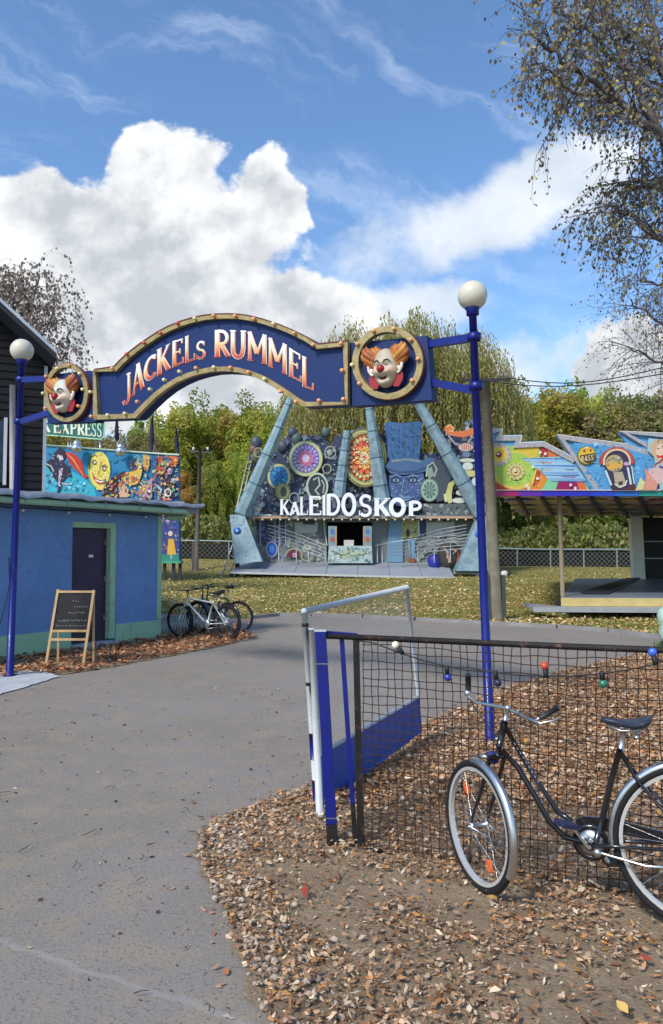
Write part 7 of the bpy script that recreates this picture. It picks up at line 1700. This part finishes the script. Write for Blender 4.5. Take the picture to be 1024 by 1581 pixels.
# birches: near right, second right, far left ---------------------------------
def birch(base, height, lean, limb_specs, name, label, leaf, nleaf_t, pal, r0, twigl=(.5, 1.3), droop=.8, extra=0, seed=5, sub=7, tw=9, density=1.0, spread=1.0, mist=()):
    rd = random.Random(seed); base = Vector(base); T_ = thing(name, base, label, 'tree'); mb = MB(); mt = MB()
    top = base + Vector((lean[0], lean[1], height)); k = 10; P_ = [base.lerp(top, i / k) + Vector((.12 * math.sin(i * 1.3), .1 * math.cos(i * 1.7), 0)) for i in range(k + 1)]
    mb.tube([base - Vector((0, 0, .3))] + P_, [r0 * 1.25] + [r0 * (1 - .85 * i / k) for i in range(k + 1)], 12)
    LP_, LD = [], []
    def twig(p, d, l, lv):
        # slender drooping twig with leaves
        pts = [p]; dd = d.copy(); n_ = max(3, int(l / .10))
        for i in range(n_):
            dd = (dd + Vector((rd.gauss(0, .16), rd.gauss(0, .16), -droop * .20)) ).normalized(); pts.append(pts[-1] + dd * (l / n_))
        mt.tube(pts, [.0028 * r0 / .17 * (1 - i / (len(pts) + 1)) + .0010 for i in range(len(pts))], 3, cap=False)
        for i, q_ in enumerate(pts[1:]):
            for _ in range(lv):
                if rd.random() > density: continue
                LP_.append(q_ + Vector((rd.gauss(0, .03), rd.gauss(0, .03), rd.gauss(0, .03) - .02)) * spread); LD.append((rd.gauss(0, .5), rd.gauss(0, .5), -1))
    for pts in limb_specs:
        pts = [Vector(p) for p in pts]; L_ = sum((pts[i + 1] - pts[i]).length for i in range(len(pts) - 1)); fine = []
        for i in range(len(pts) - 1):
            for j in range(6): fine.append(pts[i].lerp(pts[i + 1], j / 6) + Vector((rd.gauss(0, .02), rd.gauss(0, .02), rd.gauss(0, .02))))
        fine.append(pts[-1]); m = len(fine); rl = r0 * .42 * min(1, L_ / 4)
        mb.tube(fine, [rl * (1 - .9 * i / m) + .006 for i in range(m)], 7)
        ns = int(L_ * sub)
        for s_ in range(ns):
            t = .12 + .88 * (s_ + rd.random()) / ns; i = min(m - 2, int(t * (m - 1))); p = fine[i].lerp(fine[i + 1], t * (m - 1) - i); along = (fine[i + 1] - fine[i]).normalized()
            d = (along * rd.uniform(.3, .9) + Vector((rd.gauss(0, .7), rd.gauss(0, .7), rd.gauss(.15, .55)))).normalized(); l = rd.uniform(.5, 1.3) * (1.15 - .6 * t) * min(1.3, L_ / 3)
            sp = [p]; dd = d.copy(); n_ = 7
            for j in range(n_): dd = (dd + Vector((rd.gauss(0, .12), rd.gauss(0, .12), -.07 * droop))).normalized(); sp.append(sp[-1] + dd * (l / n_))
            mb.tube(sp, [rl * .25 * (1 - t * .6) * (1 - j / (n_ + 1)) + .003 for j in range(n_ + 1)], 4, cap=False)
            for w_ in range(tw):
                j = rd.randint(1, n_); q_ = sp[j]; twig(q_, (dd * .6 + Vector((rd.gauss(0, .6), rd.gauss(0, .6), rd.gauss(-.1, .4)))).normalized(), rd.uniform(*twigl), nleaf_t)
    part(mb, 'trunk', mat('dark_birch_bark', (.11, .09, .09), .85, var=.3, vs=4, dirt=((.30, .28, .26), 6, .60, .6)), T_); part(mt, 'twigs', mat('dark_twig', (.07, .045, .05), .9), T_)
    P2 = np.array([tuple(p) for p in LP_]); D = np.array(LD); n_ = len(P2)
    V, Fq = quads(P2, rng.uniform(leaf * .6, leaf * 1.15, n_), 1.35, dirs=D); C = pick(pal, n_, .2)
    np_mesh('crown', V, Fq, np.repeat(C, 4, 0), leafmat('birch_leaf', tr=.30, var=0), T_, base)
    print(name, label, 'leaves', n_)
    return T_
bb = Vector((7.2, 9.6, 0))
BP_ = [(.17, .17, .10), (.22, .18, .10), (.14, .14, .12), (.34, .29, .08), (.19, .15, .13), (.44, .37, .11), (.15, .13, .14), (.26, .25, .22)]
bl = lambda L_: [at(x, y, Y) for x, y, Y in L_]
birch(bb, 13.5, (-.4, .2), [bl([(1290, 470, 9.6), (1120, 330, 9.3), (1024, 215, 9.0), (950, 150, 8.8), (885, 105, 8.7), (830, 60, 8.6)]), bl([(1024, 215, 9.0), (975, 120, 9.2), (940, 40, 9.3), (915, -40, 9.4)]), bl([(1060, 250, 9.1), (1030, 120, 9.6), (1000, 20, 9.9), (985, -80, 10)]), bl([(950, 150, 8.8), (900, 148, 8.6), (862, 122, 8.5), (825, 92, 8.4)]),
     bl([(1270, 420, 9.6), (1120, 300, 9.9), (1040, 285, 10), (985, 290, 10), (955, 285, 10)]), bl([(1250, 560, 9.6), (1100, 430, 9.4), (1030, 375, 9.3), (975, 335, 9.3), (945, 318, 9.2)]), bl([(1140, 250, 9.6), (1060, 100, 9.5), (1050, -20, 9.5)]), bl([(1030, 120, 9.6), (990, 90, 9.4), (955, 40, 9.3)]), bl([(975, 120, 9.2), (925, 60, 9), (870, 20, 8.9), (845, -10, 8.9)])],
     'birch_tree', 'large birch overhanging from the right with dark limbs and small drooping leaves', .044, 2, BP_, .17, (.25, .62), 1.5, seed=12, sub=9, tw=8, density=.85)
birch((8.3, 14.5, 0), 9.0, (.3, 0), [bl([(1160, 640, 14.5), (1080, 560, 14.3), (1020, 500, 14.2), (975, 462, 14)]), bl([(1170, 700, 14.5), (1085, 600, 14.4), (1020, 560, 14.3), (970, 535, 14.2)]), bl([(1160, 580, 14.5), (1080, 480, 14.4), (1030, 445, 14.3), (990, 432, 14.2)]), bl([(1150, 650, 14.5), (1060, 520, 14.6), (1040, 480, 14.6)])],
     'birch_tree', 'second thinner birch at the right edge with bare fine twigs below the large one', .036, 1, [(.20, .18, .16), (.16, .14, .13), (.24, .20, .12)], .13, (.3, .8), .7, seed=3, sub=9, tw=7, density=.7)
lbz = Vector((at(-30, 700, 24).x, 24, zt(-12, 24)))
birch(lbz, 10.5, (.6, 0), [bl([(-28, 640, 24), (0, 560, 24), (20, 480, 24), (14, 412, 24)]), bl([(-20, 600, 24), (30, 520, 24), (55, 450, 24), (62, 425, 24)]), bl([(-25, 640, 24), (40, 560, 23.8), (75, 500, 23.8), (88, 470, 23.8)]), bl([(-30, 560, 24), (-20, 470, 24), (-6, 410, 24)]), bl([(-10, 640, 24), (50, 600, 24), (80, 560, 24), (92, 530, 24)]), bl([(10, 560, 24), (45, 480, 24.2), (36, 440, 24.2)])],
     'birch_tree', 'sparse reddish brown birch behind the dark timber house at the left', .10, 1, [(.36, .25, .20), (.28, .21, .18), (.42, .33, .27), (.24, .20, .17), (.48, .43, .38)], .15, (.6, 1.5), 1.0, seed=8, sub=5, tw=7, density=.60)
